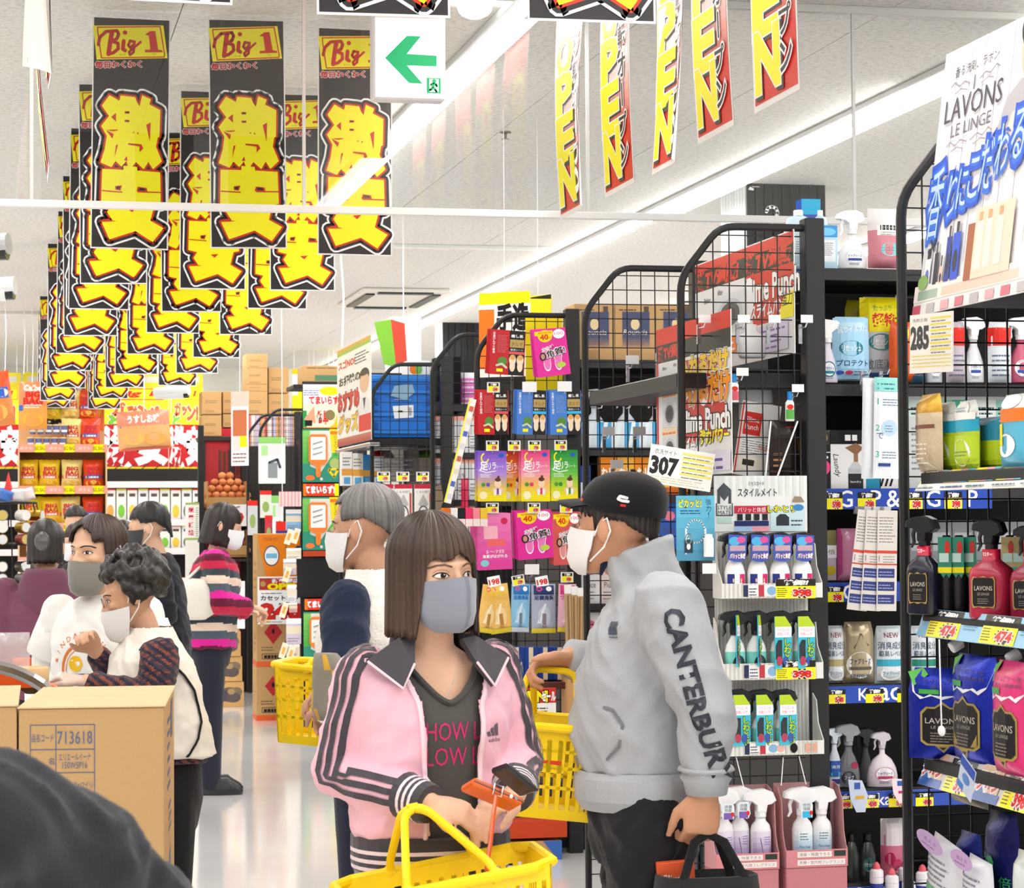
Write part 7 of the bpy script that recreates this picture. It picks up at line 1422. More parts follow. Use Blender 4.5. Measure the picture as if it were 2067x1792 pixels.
pouch('giant_bag_sign', 'oversized crisp bag sign with blue band hanging under the sale banners', 'sign', MAT4(((x0 + x1) / 2, YS - 1.5, z0), 0, R(-4)), x1 - x0, z1 - z0, .06, lambda f: H('f0b070') if f < .55 else H('e89070'), lambda p: (p.P([(.05, .6), (.15, 1), (.95, 1), (.9, .62), (.5, .55)], H('2f58c0')), p.X('うすしお味', .5, .8, .2, W, .6, b=.05), p.E(.3, .3, .2, .16, H('eebc60')), p.E(.7, .28, .22, .16, H('e8a850')), p.R(0, 0, 1, .06, H('e06a50'))), crimp=.01)
x0, x1, z0, z1 = RY(-30, 750, 32, 860, YS - 1)
pouch('giant_bag_sign', 'oversized orange crisp bag sign cut off by the left edge', 'sign', MAT4(((x0 + x1) / 2, YS - 1, z0), 0, R(-8)), x1 - x0, z1 - z0, .05, lambda f: H('e89048') if f < .6 else H('ee5a30'), lambda p: (p.R(.1, .5, .9, .7, H('3a68c8')), p.E(.7, .6, .2, .08, W), p.E(.5, .25, .3, .15, H('eebc60'))))
for k, (px, py) in enumerate(((65, 772), (290, 835), (10, 752), (48, 755), (120, 770), (345, 835))):
 q = PY(px, py, YS - (1.5 if k in (1, 5) else (1 if k == 2 else .05))); o_ = T('hanging_cable', 'thin white cord hanging from the ceiling near the far snack signs, %s' % ORD[k], 'cord', q); MB().tube([(0, 0, 0), (.01, 0, (CEIL - q.z) * .5), (0, 0, CEIL - q.z)], .004, W, 5).build('cord', 'plastic', o_)
for row, (yb, items) in enumerate(((903, 'ycr'), (903, 'yccr'), (985, 'yycr'), (1060, 'gycr'))):
 xs4 = {0: (62, 103, 143, 180)[1:], 1: (62, 100, 145, 183), 2: (58, 100, 145, 190), 3: (65, 105, 143, 190)}[row]
 for k, ch in enumerate(items):
  if row == 1 and k < 2: continue
  c, c2 = CR[ch] if not (row == 0 and k == 0) else CR['g']; px = xs4[k]; q = PY(px, yb, YS); zb = tray_z[max(0, row - 1)] + (.27 if row == 0 else .002)
  o = pouch('crisp_bag', '%s crisp bag, %s from left in the %s row of the snack stand' % (crn[ch] if not (row == 0 and k == 0) else 'lime', ORD[k], ('top', 'second', 'third', 'fourth')[row]), 'snack bag', MAT4((q.x, YS + (.2 if row == 0 else .13), zb), R(rnd.uniform(-5, 5)), R(rnd.uniform(-2, 2))), .20, .27, .06, c, crisp(c, c2), 'crisp bags on the stand', 'film', lambda f: 1 - .1 * math.sin(PI * f), crimp=.006)
for row in range(2):
 for k in range(5):
  px = 66 + 16 * k - 4 * row; q = PY(px, 896, YS); z = tray_z[0] + .005 + .12 * (1 - row)
  o = T('crisp_cup', 'small crisp cup with pale lid, %s in the %s row of the crisp stand' % (ORD[k], ('upper', 'lower')[row]), 'cup', (q.x, YS + .06 + .0 * row, z), 0, 'crisp cups on the stand'); MB().lathe([(.001, 0), (.028, 0), (.033, .08), (.001, .08)], lambda i, j: H('6a74a8'), 12).build('cup', 'plastic', o); MB().lathe([(.036, .08), (.036, .09), (.001, .095)], H('f0d890'), 12).build('lid', 'plastic', o); MB().box(-.026, .026, -.036, -.028, .02, .04, W).build('band', 'print', o)
 if row == 0: pass
YR = 17.5; q = PY(5, 1100, YR)
o = T('wire_basket_stand', 'black wire basket stand of round cans at the left edge', 'stand', (q.x, YR, 0))
for py, rr in ((1015, .24), (1098, .30), (1180, .32)):
 zz = PY(5, py, YR).z; MB().tube([(rr * math.cos(2 * PI * k / 20), rr * math.sin(2 * PI * k / 20), zz) for k in range(20)], .008, BLK, 6, closed=True).build('hoop', 'black_steel', o)
for k in range(14): a = 2 * PI * k / 14; MB().tube([(.24 * math.cos(a), .24 * math.sin(a), PY(5, 1015, YR).z), (.30 * math.cos(a), .30 * math.sin(a), PY(5, 1098, YR).z), (.32 * math.cos(a), .32 * math.sin(a), PY(5, 1180, YR).z), (.25 * math.cos(a), .25 * math.sin(a), .02)], .004, BLK, 5).build('wire', 'black_steel', o)
for py in (1100, 1178): MB().lathe([(.001, 0), (.29, 0), (.29, .01), (.001, .01)], BLK, 20, M=Matrix.Translation((0, 0, PY(5, py, YR).z))).build('tray', 'black_steel', o)
cc = ('b8b4b0', '8a8478', 'd8d4cc', 'c8a040', '9a3a30', '6a6a6a')
n = 0
for lv, (py, rows_) in enumerate(((1100, 3), (1178, 2))):
 for row in range(rows_):
  for k in range(5):
   a = -PI * .5 + (k - 2) * .55; rr = .22
   z = PY(5, py, YR).z + .03 + .085 * row; c = T('food_can', 'round can lying lid outward in the %s basket tier, %s in layer %s' % (('upper', 'lower')[lv], ORD[k], ('one', 'two', 'three')[row]), 'can', M=MAT4((q.x + rr * math.cos(a), YR + rr * math.sin(a), z + .012), a + PI / 2, 0, PI / 2), group='cans in the wire basket stand'); n += 1
   MB().lathe([(.001, 0), (.038, 0), (.040, .004), (.040, .09), (.038, .094), (.001, .094)], lambda i, j, n=n: H(cc[n % 6]), 14).build('can', 'chrome' if n % 3 == 0 else 'gloss', c); MB().lathe([(.034, .0945), (.034, .0955), (.001, .0955)], H(('d8d8d8', 'c8b060', 'e8e4dc')[n % 3]), 14).build('lid', 'gloss', c)
p0 = PY(17, 1000, YR); p0.y = YR; o = T('toy_figure_sign', 'small red pointed cone sign above the wire basket stand', 'sign', (p0.x, YR, PY(17, 1010, YR + .5).z)); MB().lathe([(.045, 0), (.03, .08), (.001, .2)], RED, 12).build('cone', 'plastic', o); MB().tube([(0, 0, 0), (0, 0, PY(5, 1100, YR).z - PY(17, 1010, YR + .5).z)], .006, BLK, 6).build('stick', 'black_steel', o)
for k, (px, c) in enumerate(((2, '4a78c8'), (30, 'e8e4e4'), (55, 'f0dcd8'))):
 q2 = PY(px, 1012, YR + .2); pouch('snack_packet', '%s packet lying on top of the wire basket stand' % ('blue and white', 'white', 'pale pink')[k], 'packet', MAT4((q2.x, YR + .05 * k - .05, q2.z), 0, R(20 - 20 * k)), .13, .09, .03, H(c))
# people: lofted figures fused into one surface each
TMP = bpy.data.scenes.new('fuse')
def fuse(mb, vox, it=4, fac=0.5):
 me = bpy.data.meshes.new('t'); me.from_pydata(mb.v, [], mb.f); o = bpy.data.objects.new('t', me); TMP.collection.objects.link(o)
 r = o.modifiers.new('r', 'REMESH'); r.mode = 'VOXEL'; r.voxel_size = vox
 s = o.modifiers.new('s', 'SMOOTH'); s.factor = fac; s.iterations = it
 vl = TMP.view_layers[0]; vl.update(); dg = vl.depsgraph; dg.update()
 out = bpy.data.meshes.new_from_object(o.evaluated_get(dg)); bpy.data.objects.remove(o); bpy.data.meshes.remove(me)
 return out
def fused(mb, vox, name, m, parent, colf, cut=None, it=4, wr=0.0):
 me = fuse(mb, vox, it)
 if wr:                                            # soft folds of the cloth
  n = len(me.vertices); q = np.zeros(n * 3); me.vertices.foreach_get('co', q); q = q.reshape(-1, 3); nn = np.zeros(n * 3); me.vertices.foreach_get('normal', nn); nn = nn.reshape(-1, 3)
  x, y, z = q.T
  k = np.abs(np.sin(x * 13 + z * 11 + 2 * np.sin(y * 9 + z * 5)) * np.sin(z * 26 + 3 * np.sin(x * 8 + y * 7) + y * 11)) + .5 * np.abs(np.sin(x * 31 - z * 23 + 2 * np.sin(y * 27)) * np.sin(z * 47 + 4 * np.sin(x * 17 + y * 13)))
  me.vertices.foreach_set('co', (q + nn * (wr * (.4 - k ** .8))[:, None]).ravel())
 if cut:
  bm = bmesh.new(); bm.from_mesh(me); bmesh.ops.delete(bm, geom=[f for f in bm.faces if cut(f.calc_center_median())], context='FACES'); bm.to_mesh(me); bm.free()
 a = [colf(p.center) for p in me.polygons] if callable(colf) else [colf] * len(me.polygons)
 for c in list(me.color_attributes): me.color_attributes.remove(c)
 setcol(me, a); me.polygons.foreach_set('use_smooth', [True] * len(me.polygons)); me.materials.clear(); me.materials.append(MATS[m])
 return link(name, me, parent)
def bvh_of(o): return BVHTree.FromPolygons([v.co for v in o.data.vertices], [tuple(p.vertices) for p in o.data.polygons])
class Decal(D):
 """print cast onto a surface along the frame's +y"""
 def __init__(s, o, F, w=1, h=1, far=0.6, base=0.0012):
  t = bvh_of(o) if not isinstance(o, BVHTree) else o; s.F = F; d = (F.to_3x3() @ Vector((0, 1, 0))).normalized(); last = [0.0]
  def sf(u, v):
   hit = t.ray_cast(F @ Vector((u, -far, v)), d)
   if hit[0] is not None: last[0] = far - hit[3]
   return last[0]
  D.__init__(s, w, h, sf, dy=0.00012, base=base)
 def done(s, name, parent, m='print'): return s.m.build(name, m, parent, M=s.F)
def V(*a): return Vector(a)
SKIN = H('e3b698')
def ell_ring(c, rx, ry, n=24, pw=2.3, ax=None):
 out = []
 for j in range(n):
  a = 2 * PI * j / n; ca, sa = math.cos(a), math.sin(a); k = (abs(ca) ** pw + abs(sa) ** pw) ** (-1 / pw)
  v = V(rx * ca * k, ry * sa * k, 0); out.append(tuple(V(*c) + (ax @ v if ax else v)))
 return out
def torso(mb, secs, c=W, n=24):
 """secs: (x, y, z, rx, ry, [pitch]) from the bottom up"""
 mb.loft([ell_ring(s[:3], s[3], s[4], n, 2.3, Matrix.Rotation(s[5], 3, 'X') if len(s) > 5 else None) for s in secs], c)
def limb(mb, pts, rs, c=W, n=14, asp=1.0, k=3):
 P = [V(*p) for p in pts]; q = [P[0]]; r = [rs[0]]
 for i in range(len(P) - 1):
  for j in range(1, k + 1):
   f = j / k; q.append(P[i].lerp(P[i + 1], f)); r.append(rs[i] + (rs[i + 1] - rs[i]) * f)
 mb.tube(q, r, c, n, asp=asp)
 for p, rr in zip(P, rs): mb.ball(tuple(p), rr, rr, rr, c, 10, 6)
def head_mat(pos, yaw=0, pitch=0, roll=0): return Matrix.Translation(pos) @ Matrix.Rotation(R(yaw), 4, 'Z') @ Matrix.Rotation(R(pitch), 4, 'X') @ Matrix.Rotation(R(roll), 4, 'Y')
def head(mb, M, s=1.0):
 S = M @ Matrix.Scale(s, 4)
 mb.ball((0, .014, .035), .076, .094, .083, W, 20, 12, S)
 mb.loft([ell_ring((0, cy, z), rx, ry, 20, 2.2) for z, cy, rx, ry in ((-.116, -.060, .014, .012), (-.110, -.052, .032, .030), (-.095, -.040, .047, .048), (-.06, -.024, .060, .064), (-.02, -.010, .068, .079), (.03, .002, .073, .09))], W, S)
 mb.tube([(0, -.088, .012), (0, -.098, -.012), (0, -.108, -.030), (0, -.094, -.037)], [.007, .009, .013, .008], W, 8, M=S)
 for q in (-1, 1):
  mb.ball((q * .0125, -.096, -.033), .008, .008, .007, W, 8, 6, S); mb.ball((q * .077, .012, -.012), .011, .020, .031, W, 10, 8, S)
  mb.ball((q * .036, -.058, -.022), .026, .026, .020, W, 10, 6, S)
 mb.tube([(-.024, -.084, -.064), (0, -.092, -.062), (.024, -.084, -.064)], [.004, .008, .004], W, 8, M=S)
 mb.tube([(-.04, -.072, .022), (0, -.090, .020), (.04, -.072, .022)], [.008, .009, .008], W, 8, M=S)
def hand(mb, w, d, nrm, curl=0.5, side=1, s=1.0, thumb=0.6, spread=0.012):
 """w wrist, d direction of the palm, nrm the way the fingers close; side +1/-1 puts the thumb on d x nrm or the other side"""
 w, d, nrm = V(*w), V(*d).normalized(), V(*nrm); nrm = (nrm - d * nrm.dot(d)).normalized(); a = d.cross(nrm) * side
 rings = []
 for t, hw, ht in ((-.02, .024, .020), (.01, .028, .019), (.04, .039, .017), (.07, .041, .015), (.088, .037, .011)):
  rings.append([tuple(w + d * t * s + a * (hw * s * math.cos(x)) + nrm * (ht * s * math.sin(x))) for x in [2 * PI * j / 14 for j in range(14)]])
 mb.loft(rings if a.dot(nrm.cross(d)) > 0 else [r[::-1] for r in rings], W)
 for k, (o_, L) in enumerate(((.029, .86), (.010, 1.0), (-.009, .93), (-.027, .74))):
  p = w + d * (.080 - .004 * (k == 3)) * s + a * o_ * s; q = [p - d * .02 * s, p]; ang = 0; dd = d + a * (o_ * spread * 10)
  for j, l in enumerate((.042, .027, .022)):
   ang += curl * (0.9 if j == 0 else 1.0); v = (dd * math.cos(ang) + nrm * math.sin(ang)).normalized(); p = p + v * l * L * s; q.append(p)
  mb.tube(q, [.0095 * s, .0092 * s, .0085 * s, .0078 * s, .0062 * s], W, 8); mb.ball(tuple(p), .0066 * s, .0066 * s, .0066 * s, W, 8, 6)
 p = w + d * .02 * s + a * .026 * s; v = (d * .75 + a * .65 + nrm * .35 * thumb).normalized(); p2 = p + v * .042 * s; v2 = (d * .95 + a * .1 * (1 - thumb) + nrm * .5 * thumb).normalized(); p3 = p2 + v2 * .030 * s; p4 = p3 + (v2 + nrm * .3 * thumb).normalized() * .024 * s
 mb.tube([p - v * .01, p, p2, p3, p4], [.014 * s, .0135 * s, .0112 * s, .0098 * s, .007 * s], W, 8); mb.ball(tuple(p4), .0075 * s, .0075 * s, .0075 * s, W, 8, 6)
def hair(parent, M, c, zend, rx=.086, ry=.104, rz=.094, n=72, nv=16, flare=0.0, frizz=0.0, strand=.0022, s=1.0, name='hair', cy=.014, m='hair'):
 """shell of hair round the head: zend(phi) lower end by azimuth, phi 0 at the face"""
 zc = .035; rr = random.Random(5); mb = MB(); outer = []; inner = []
 for i in range(n):
  ph = 2 * PI * i / n; ze = zend(ph if ph <= PI else ph - 2 * PI); jz = rr.uniform(-.004, .004); ro = []; ri = []
  for k in range(nv + 1):
   t = k / nv; z = zc + rz + (ze + jz - zc - rz) * (1 - (1 - t) ** 1.0 if ze < zc - .03 else t); z = zc + rz - (zc + rz - (ze + jz)) * (t ** 1.6 if t < 1 else 1)
   r = math.sqrt(max(.0004, 1 - ((z - zc) / rz) ** 2)) if z > zc else 1 + flare * (zc - z)
   r *= (1 + frizz * noise.noise(V(math.cos(ph) * 7, math.sin(ph) * 7, z * 60)) * (1 if z > zc - .2 else .5))
   st = strand * (math.sin(ph * 37) + .6 * math.sin(ph * 61 + 3 * z))
   ro.append((math.sin(ph) * (rx * r + st), cy - math.cos(ph) * (ry * r + st), z)); q = .90 if z < zc + rz * .9 else .6
   ri.append((math.sin(ph) * rx * r * q, cy - math.cos(ph) * ry * r * q, z + (-.006 if k < nv else .002)))
  outer.append(ro); inner.append(ri)
 vs = [p for r in outer for p in r] + [p for r in inner for p in r]; L = nv + 1; N = n * L; fs = []; cs = []
 for i in range(n):
  i2 = (i + 1) % n; sh = .82 + .3 * rr.random()
  for k in range(nv):
   fs.append((i * L + k, i * L + k + 1, i2 * L + k + 1, i2 * L + k)); cs.append(tuple(x * sh for x in (c(k / nv) if callable(c) else c)))
   fs.append((N + i2 * L + k, N + i2 * L + k + 1, N + i * L + k + 1, N + i * L + k)); cs.append(tuple(x * .5 for x in (c(k / nv) if callable(c) else c)))
  fs.append((i * L + nv, N + i * L + nv, N + i2 * L + nv, i2 * L + nv)); cs.append(tuple(x * .6 for x in (c(1) if callable(c) else c)))
 fs.append(tuple(i * L for i in range(n))[::-1]); cs.append(c(0) if callable(c) else c)
 mb.add(vs, fs, cs); return mb.build(name, m, parent, smooth=True, M=M @ Matrix.Scale(s, 4))
def mask(parent, M, c, low=False, point=.012, s=1.0, seam=False, lug=None, pleat=False):
 """cloth mask over nose and chin with its ear loops"""
 rows = [(-.120, -.056, .030, .022), (-.105, -.044, .052, .056), (-.08, -.034, .063, .068), (-.055, -.024, .068, .076), (-.032, -.016, .071, .086), (-.014, -.012, .072, .089)]
 if low: rows = [(z - .022, cy, rx, ry) for z, cy, rx, ry in rows]
 mb = MB(); n = 20; vs = []
 for lay in (0, 1):
  for i, (z, cy, rx, ry) in enumerate(rows):
   for j in range(n + 1):
    a = R(-88 + 176 * j / n); g = max(0, math.cos(a)) ** 6 * point * (1.0 + (.6 if i in (2, 3, 4) else 0)); k = .004 if lay == 0 else .001
    vs.append(((rx + k) * math.sin(a), cy - (ry + k) * math.cos(a) - g + (.002 * (i % 2) if pleat else 0), z + (.012 * (1 - abs(math.sin(a))) if i == len(rows) - 1 else 0) + (-.0 if lay == 0 else .0005)))
 N = (n + 1) * len(rows); fs = []; cs = []
 for i in range(len(rows) - 1):
  for j in range(n):
   a = i * (n + 1) + j; fs.append((a, a + 1, a + n + 2, a + n + 1)); cs.append(mix(c, K, .10) if (seam and j in (n // 2,)) else (mix(c, W, .12) if seam and j > n // 2 else c)); fs.append((N + a + n + 1, N + a + n + 2, N + a + 1, N + a)); cs.append(c)
 S = M @ Matrix.Scale(s, 4); o = mb.add(vs, fs, cs).build('face_mask', 'jersey', parent, smooth=True, M=S)
 for q in (-1, 1):
  MB().tube([(q * .073, -.016, -.025), (q * .079, .0, .004), (q * .084, .022, .018), (q * .084, .032, -.012), (q * .076, .012, -.05), (q * .064, -.03, -.085)], .0022, lug or W, 5).build('ear_loop', 'plastic', o)
 return o
def eyes(body, par, M, brow=H('4a3226'), s=1.0, look=0.0, lid=0.0):
 F = M @ Matrix.Scale(s, 4); t = bvh_of(body)
 for q in (-1, 1):
  p = Decal(t, F, far=.3)
  x = q * .032; al = [(x - .015, -.001), (x - .009, .0045 - lid), (x, .0062 - lid), (x + .009, .0045 - lid), (x + .015, -.001), (x + .008, -.0050), (x - .008, -.0050)]
  p.poly_t(al, H('f4f0ee')); p.ell(x + look, .0004, .0058, .0056, H('3a241a'), 14); p.ell(x + look, .0004, .0026, .0026, K, 10); p.ell(x + look + .002, .002, .0012, .0012, W, 8)
  p.stroke(al[:5], .0012, H('2a1a16')); p.stroke([al[0], al[6], al[5], al[4]], .0005, H('9a6a58')); p.stroke([(a, b + .0065) for a, b in al[:5]], .0006, H('b07a62'))
  p.stroke([(x - q * .018, .018), (x - q * .006, .0225), (x + q * .010, .0215), (x + q * .021, .0155)], .0019, brow)
  p.done('eye', par, 'print')
def legs(mb, sp, hipz, kz, az, r0, r1, r2, dy=(0, 0), dx=.0):
 for q, d in ((-1, dy[0]), (1, dy[1])): limb(mb, [(q * sp, 0, hipz), (q * (sp + .005), d * .5, kz), (q * (sp + .01), d, az)], [r0, r1, r2])
def shoes(par, sp, dy=(0, 0), c=H('2a2a2c')):
 for q, d in ((-1, dy[0]), (1, dy[1])):
  MB().loft([ell_ring((q * (sp + .01), d - .055, z), rx, ry, 16) for z, rx, ry in ((0.001, .044, .125), (.02, .046, .128), (.045, .042, .11), (.075, .036, .06), (.09, .032, .045))], c).build('shoe', 'plastic', par, smooth=True)
def place(px, py, Y, rz, label, z=0):
 q = PY(px, py, Y); return T('person', label, 'person', (q.x, Y, 0), R(rz))
def ring_band(par, name, secs, cols, m='jersey', n=28):
 mb = MB(); mb.loft([ell_ring(q[:3], q[3], q[4], n) for q in secs], lambda i, j: cols[min(i, len(cols) - 1)], cap=False); return mb.build(name, m, par, smooth=False)
def ribbon(par, o, pts, outd, offs, hw, c, name='sleeve_stripe', n=46, m='jersey'):
 t = bvh_of(o); P = [V(*p) for p in pts]; Dv = [V(*d).normalized() for d in outd]; L = [0]
 for a, b in zip(P, P[1:]): L.append(L[-1] + (b - a).length)
 for off in offs:
  vs = []
  for i in range(n + 1):
   l = L[-1] * i / n; k = max(j for j in range(len(P) - 1) if L[j] <= l + 1e-9); f = (l - L[k]) / (L[k + 1] - L[k]); f2 = f * f * (3 - 2 * f)
   p = P[k].lerp(P[k + 1], f); d = Dv[k].lerp(Dv[k + 1], f2).normalized(); tg = ((P[k + 1] - P[k]).normalized() if not 0 < k < len(P) - 1 or f > .3 else ((P[k + 1] - P[k]).normalized() + (P[k] - P[k - 1]).normalized()).normalized()); sd = tg.cross(d).normalized()
   for e in (off - hw, off + hw):
    q = p + sd * e + d * .3; h = t.ray_cast(q, -d); vs.append((h[0] if h[0] is not None and (h[0] - p).length < .14 else p + sd * e + d * .07) + d * .0042)
  MB().add(vs, [(2 * i, 2 * i + 1, 2 * i + 3, 2 * i + 2) for i in range(n)], c).build(name, m, par)
def curls(parent, M, c, n=230, rx=.100, ry=.116, rz=.104):
 """a head of tight curls: many small tufts fused into one mass"""
 r = random.Random(11); mb = MB(); mb.ball((0, .02, .045), rx * .86, ry * .86, rz * .86, W, 16, 10)
 while n:
  a, b = r.uniform(0, 2 * PI), math.asin(r.uniform(-.75, 1)); d = V(math.sin(a) * math.cos(b), -math.cos(a) * math.cos(b), math.sin(b))
  if d.y < -.35 and d.z < .35: continue
  q = r.uniform(.014, .024); p = V(d.x * rx, .02 + d.y * ry, .045 + d.z * rz) * r.uniform(.94, 1.06); mb.ball(tuple(p), q, q * r.uniform(.6, 1), q, W, 7, 5); n -= 1
 me = fuse(mb, .0062, 1); cs = []
 for p in me.polygons: k = .55 + 1.1 * abs(noise.noise(p.center * 75)); cs.append(tuple(x * k for x in c))
 for q in list(me.color_attributes): me.color_attributes.remove(q)
 setcol(me, cs); me.polygons.foreach_set('use_smooth', [True] * len(me.polygons)); me.materials.clear(); me.materials.append(MATS['hair'])
 return link('hair', me, parent, M=M)
# woman in the pink track jacket
PK, CH = H('f0b9c8'), H('403c42')
o = place(868, 1500, 4.98, 8, 'woman with brown bob, grey mask and pink striped track jacket, basket on her hands')
HM = head_mat((.0, -.035, 1.39), 13, 2, -2); hs = 1.0
b = MB(); head(b, HM, hs)
limb(b, [(0, .01, 1.20), (0, -.012, 1.30)], [.056, .048]); torso(b, [(0, .0, .76, .14, .10), (0, 0, .95, .12, .09), (0, .0, 1.10, .13, .095), (0, .01, 1.19, .13, .075), (0, .01, 1.235, .055, .055)])
RS, RE, RW_ = (-.140, .015, 1.180), (-.190, .05, .975), (-.065, -.185, .925)
LS, LE, LW = (.148, .015, 1.180), (.205, .03, .985), (.125, -.175, .935)
for q in ((RS, RE, RW_), (LS, LE, LW)): limb(b, q, [.042, .034, .026])
hand(b, RW_, (.86, -.35, -.25), (.25, .35, -.75), .62, -1, .95, .5)
hand(b, LW, (-.80, -.35, -.30), (-.3, -.1, -.8), .45, 1, .95, .5)
legs(b, .075, .80, .44, .07, .08, .055, .038)
def skin_col(p):
 return mix(SKIN, H('c98a70'), .10)
body = fused(b, .0047, 'body', 'skin', o, SKIN, it=3)
eyes(body, o, HM, H('6a4a38'), 1.0, .003)
def bob(ph):
 a = abs(ph)
 if a < .70: return .040 + .006 * math.sin(ph * 9) - .016 * (a / .70)
 if a < 1.0: return .02 - (a - .70) / .30 * .160
 return -.132
hair(o, HM, lambda t: mix(H('2c1d17'), H('5a3f30'), t * .8), bob, .089, .107, .099, 170, 20, .30, strand=.0022)
mk = mask(o, HM, H('8a8d99'), seam=True, point=.014, lug=H('8a8d99'))
TS = H('4d4a46')
ts = MB(); torso(ts, [(0, 0, .70, .155, .115), (0, 0, .80, .15, .112), (0, -.004, .95, .138, .106), (0, -.006, 1.08, .142, .112), (0, .0, 1.15, .145, .098), (0, .01, 1.20, .11, .075)])
shirt = fused(ts, .006, 't_shirt', 'jersey', o, TS, cut=lambda c: c.y < -.03 and c.z > 1.125 + (abs(c.x - .01) / .085) ** 1.6 * .09)
F = Matrix.Translation((0, -.02, 1.035)); p = Decal(shirt, F)
p.text('HOW LO', .030, .028, .038, H('d02a70'), w=.150); p.text('LOW LO', .030, -.024, .038, H('d02a70'), w=.150); p.done('shirt_print', shirt)
sb = bvh_of(shirt); pts = []
for k in range(21):
 x = .01 - .075 + .0075 * k; z = 1.118 + (abs(x - .01) / .085) ** 1.6 * .09; h_ = sb.ray_cast(V(x, -.5, z), V(0, 1, 0))
 if h_[0] is not None: pts.append(h_[0] + V(0, -.002, .004))
MB().tube(pts, .0065, mix(TS, K, .15), 6).build('neckline', 'jersey', shirt)
nk = Decal(bvh_of(body), Matrix.Translation((0, -.02, 1.1)))
pts = [(-.048, .10), (-.035, .06), (-.018, .035), (-.004, .024)]; nk.stroke(pts, .0008, H('d8c8b8')); nk.stroke([(-a - .008, z) for a, z in pts], .0008, H('d8c8b8'))
for k in range(3): nk.ell(-.004, .018 - .008 * k, .003, .003, H('f4f4f8'), 8)
nk.done('necklace', o, 'gloss')
jk = MB(); torso(jk, [(0, .0, .832, .160, .124), (0, 0, .855, .177, .136), (0, 0, .89, .178, .136), (0, -.002, .98, .168, .13), (0, -.004, 1.08, .172, .134), (0, .004, 1.16, .172, .116), (0, .012, 1.205, .135, .092), (0, .018, 1.235, .085, .07)])
for q in ((RS, RE, RW_), (LS, LE, LW)):
 q = [V(*k) for k in q]; e = q[1].lerp(q[2], .82); limb(jk, [q[0], q[0].lerp(q[1], .5) + V(0, 0, -.004), q[1], q[1].lerp(e, .5) + V(0, 0, -.006), e], [.064, .060, .058, .054, .046])
def gap(z): return .054 + max(0, z - .95) * .06 + max(0, z - 1.12) * .3
def opencut(c): return (c.y < .0 and abs(c.x - .008) < gap(c.z) and c.z < 1.25 and c.y < -.04) or (c.z > 1.20 and abs(c.x) < .075)
jacket = fused(jk, .0058, 'track_jacket', 'jersey', o, PK, cut=opencut, it=5, wr=.009)
tb = bvh_of(jacket)
for q in (-1, 1):
 pts = []
 for k in range(26):
  z = .845 + k * .0140; x = .008 + q * (gap(z) + .006); h_ = tb.ray_cast(V(x, -.5, z), V(0, 1, 0)); pts.append(V(x, (h_[0].y if h_[0] is not None else pts[-1].y if pts else -.12) - .002, z))
 MB().tube(pts, .0055, H('f6d4dc'), 6).build('zip_edge', 'jersey', jacket)
 cp = [(q * .052, -.062, 1.252), (q * .085, -.055, 1.258), (q * .155, -.060, 1.212), (q * .100, -.128, 1.158), (q * .068, -.108, 1.205)]
 MB().add([V(*k) for k in cp] + [V(*k) + V(-q * .004, .010, -.006) for k in cp], [(0, 1, 2, 3, 4), (9, 8, 7, 6, 5)] + [(k, k + 5, (k + 1) % 5 + 5, (k + 1) % 5) for k in range(5)], CH).build('collar', 'jersey', jacket)
 MB().tube([V(*cp[4]) + V(0, -.002, 0), V(*cp[3]) + V(0, -.003, -.002), V(*cp[2]) + V(0, -.002, -.003)], .003, H('f6d4dc'), 5).build('collar_edge', 'jersey', jacket)
MB().loft([[(math.sin(R(a)) * r, .02 + math.cos(R(a)) * r * .82, z) for a in range(-105, 106, 14)] + [(math.sin(R(a)) * (r - .008), .02 + math.cos(R(a)) * (r - .008) * .82, z) for a in range(105, -106, -14)] for r, z in ((.098, 1.20), (.082, 1.235), (.078, 1.262))], CH).build('collar_back', 'jersey', jacket)
LT = H('ead6dc')
ring_band(jacket, 'waistband', [(0, 0, z, .164 + r, .128 + r) for z, r in ((.752, -.010), (.775, .004), (.783, .005), (.792, .006), (.800, .006), (.810, .006), (.818, .006), (.842, .006), (.846, 0))], [CH, LT, CH, LT, CH, LT, CH, CH])
for q, (E_, W_) in ((-1, (RE, RW_)), (1, (LE, LW))):
 a, c = V(*E_).lerp(V(*W_), .76), V(*W_).lerp(V(*E_), -.02); cl = [a.lerp(c, f) for f in (0, .22, .33, .44, .54, .65, .75, 1)]
 cols = [CH, LT, CH, LT, CH, LT, CH]; mb = MB(); dd = (c - a).normalized(); x = dd.cross(V(0, 0, 1)).normalized(); y = x.cross(dd)
 mb.loft([[tuple(p + x * (r * math.cos(2 * PI * j / 20)) + y * (r * math.sin(2 * PI * j / 20))) for j in range(20)] for p, r in zip(cl, (.050, .047, .0465, .046, .0455, .045, .0445, .040))], lambda i, j: cols[min(i, 6)]); mb.build('cuff', 'jersey', jacket)
 S_ = RS if q < 0 else LS
 ribbon(jacket, jacket, [V(*S_) + V(-q * .02, -.02, .05), V(*S_) + V(q * .01, -.01, -.02), V(*S_).lerp(V(*E_), .5), V(*E_), V(*E_).lerp(V(*W_), .5), V(*E_).lerp(V(*W_), .76)], [(q * .25, -.15, .9), (q * .75, -.55, .4), (q * .75, -.65, 0), (q * .6, -.7, -.1), (-q * -.25, -.45, -.7) if False else (q * .35, -.9, .0), (q * .3, -.9, .1)], (-.023, 0, .023), .0068, CH)
lg = Decal(tb, Matrix.Translation((.105, -.03, 1.05)))
for k in range(3): a = -.016 + .0105 * k; hh = .011 + .008 * k; lg.poly([(a, .0), (a + .0085, .0), (a + .0085 - .004, hh), (a - .006 + .002, hh * .8)], H('6a5a66'))
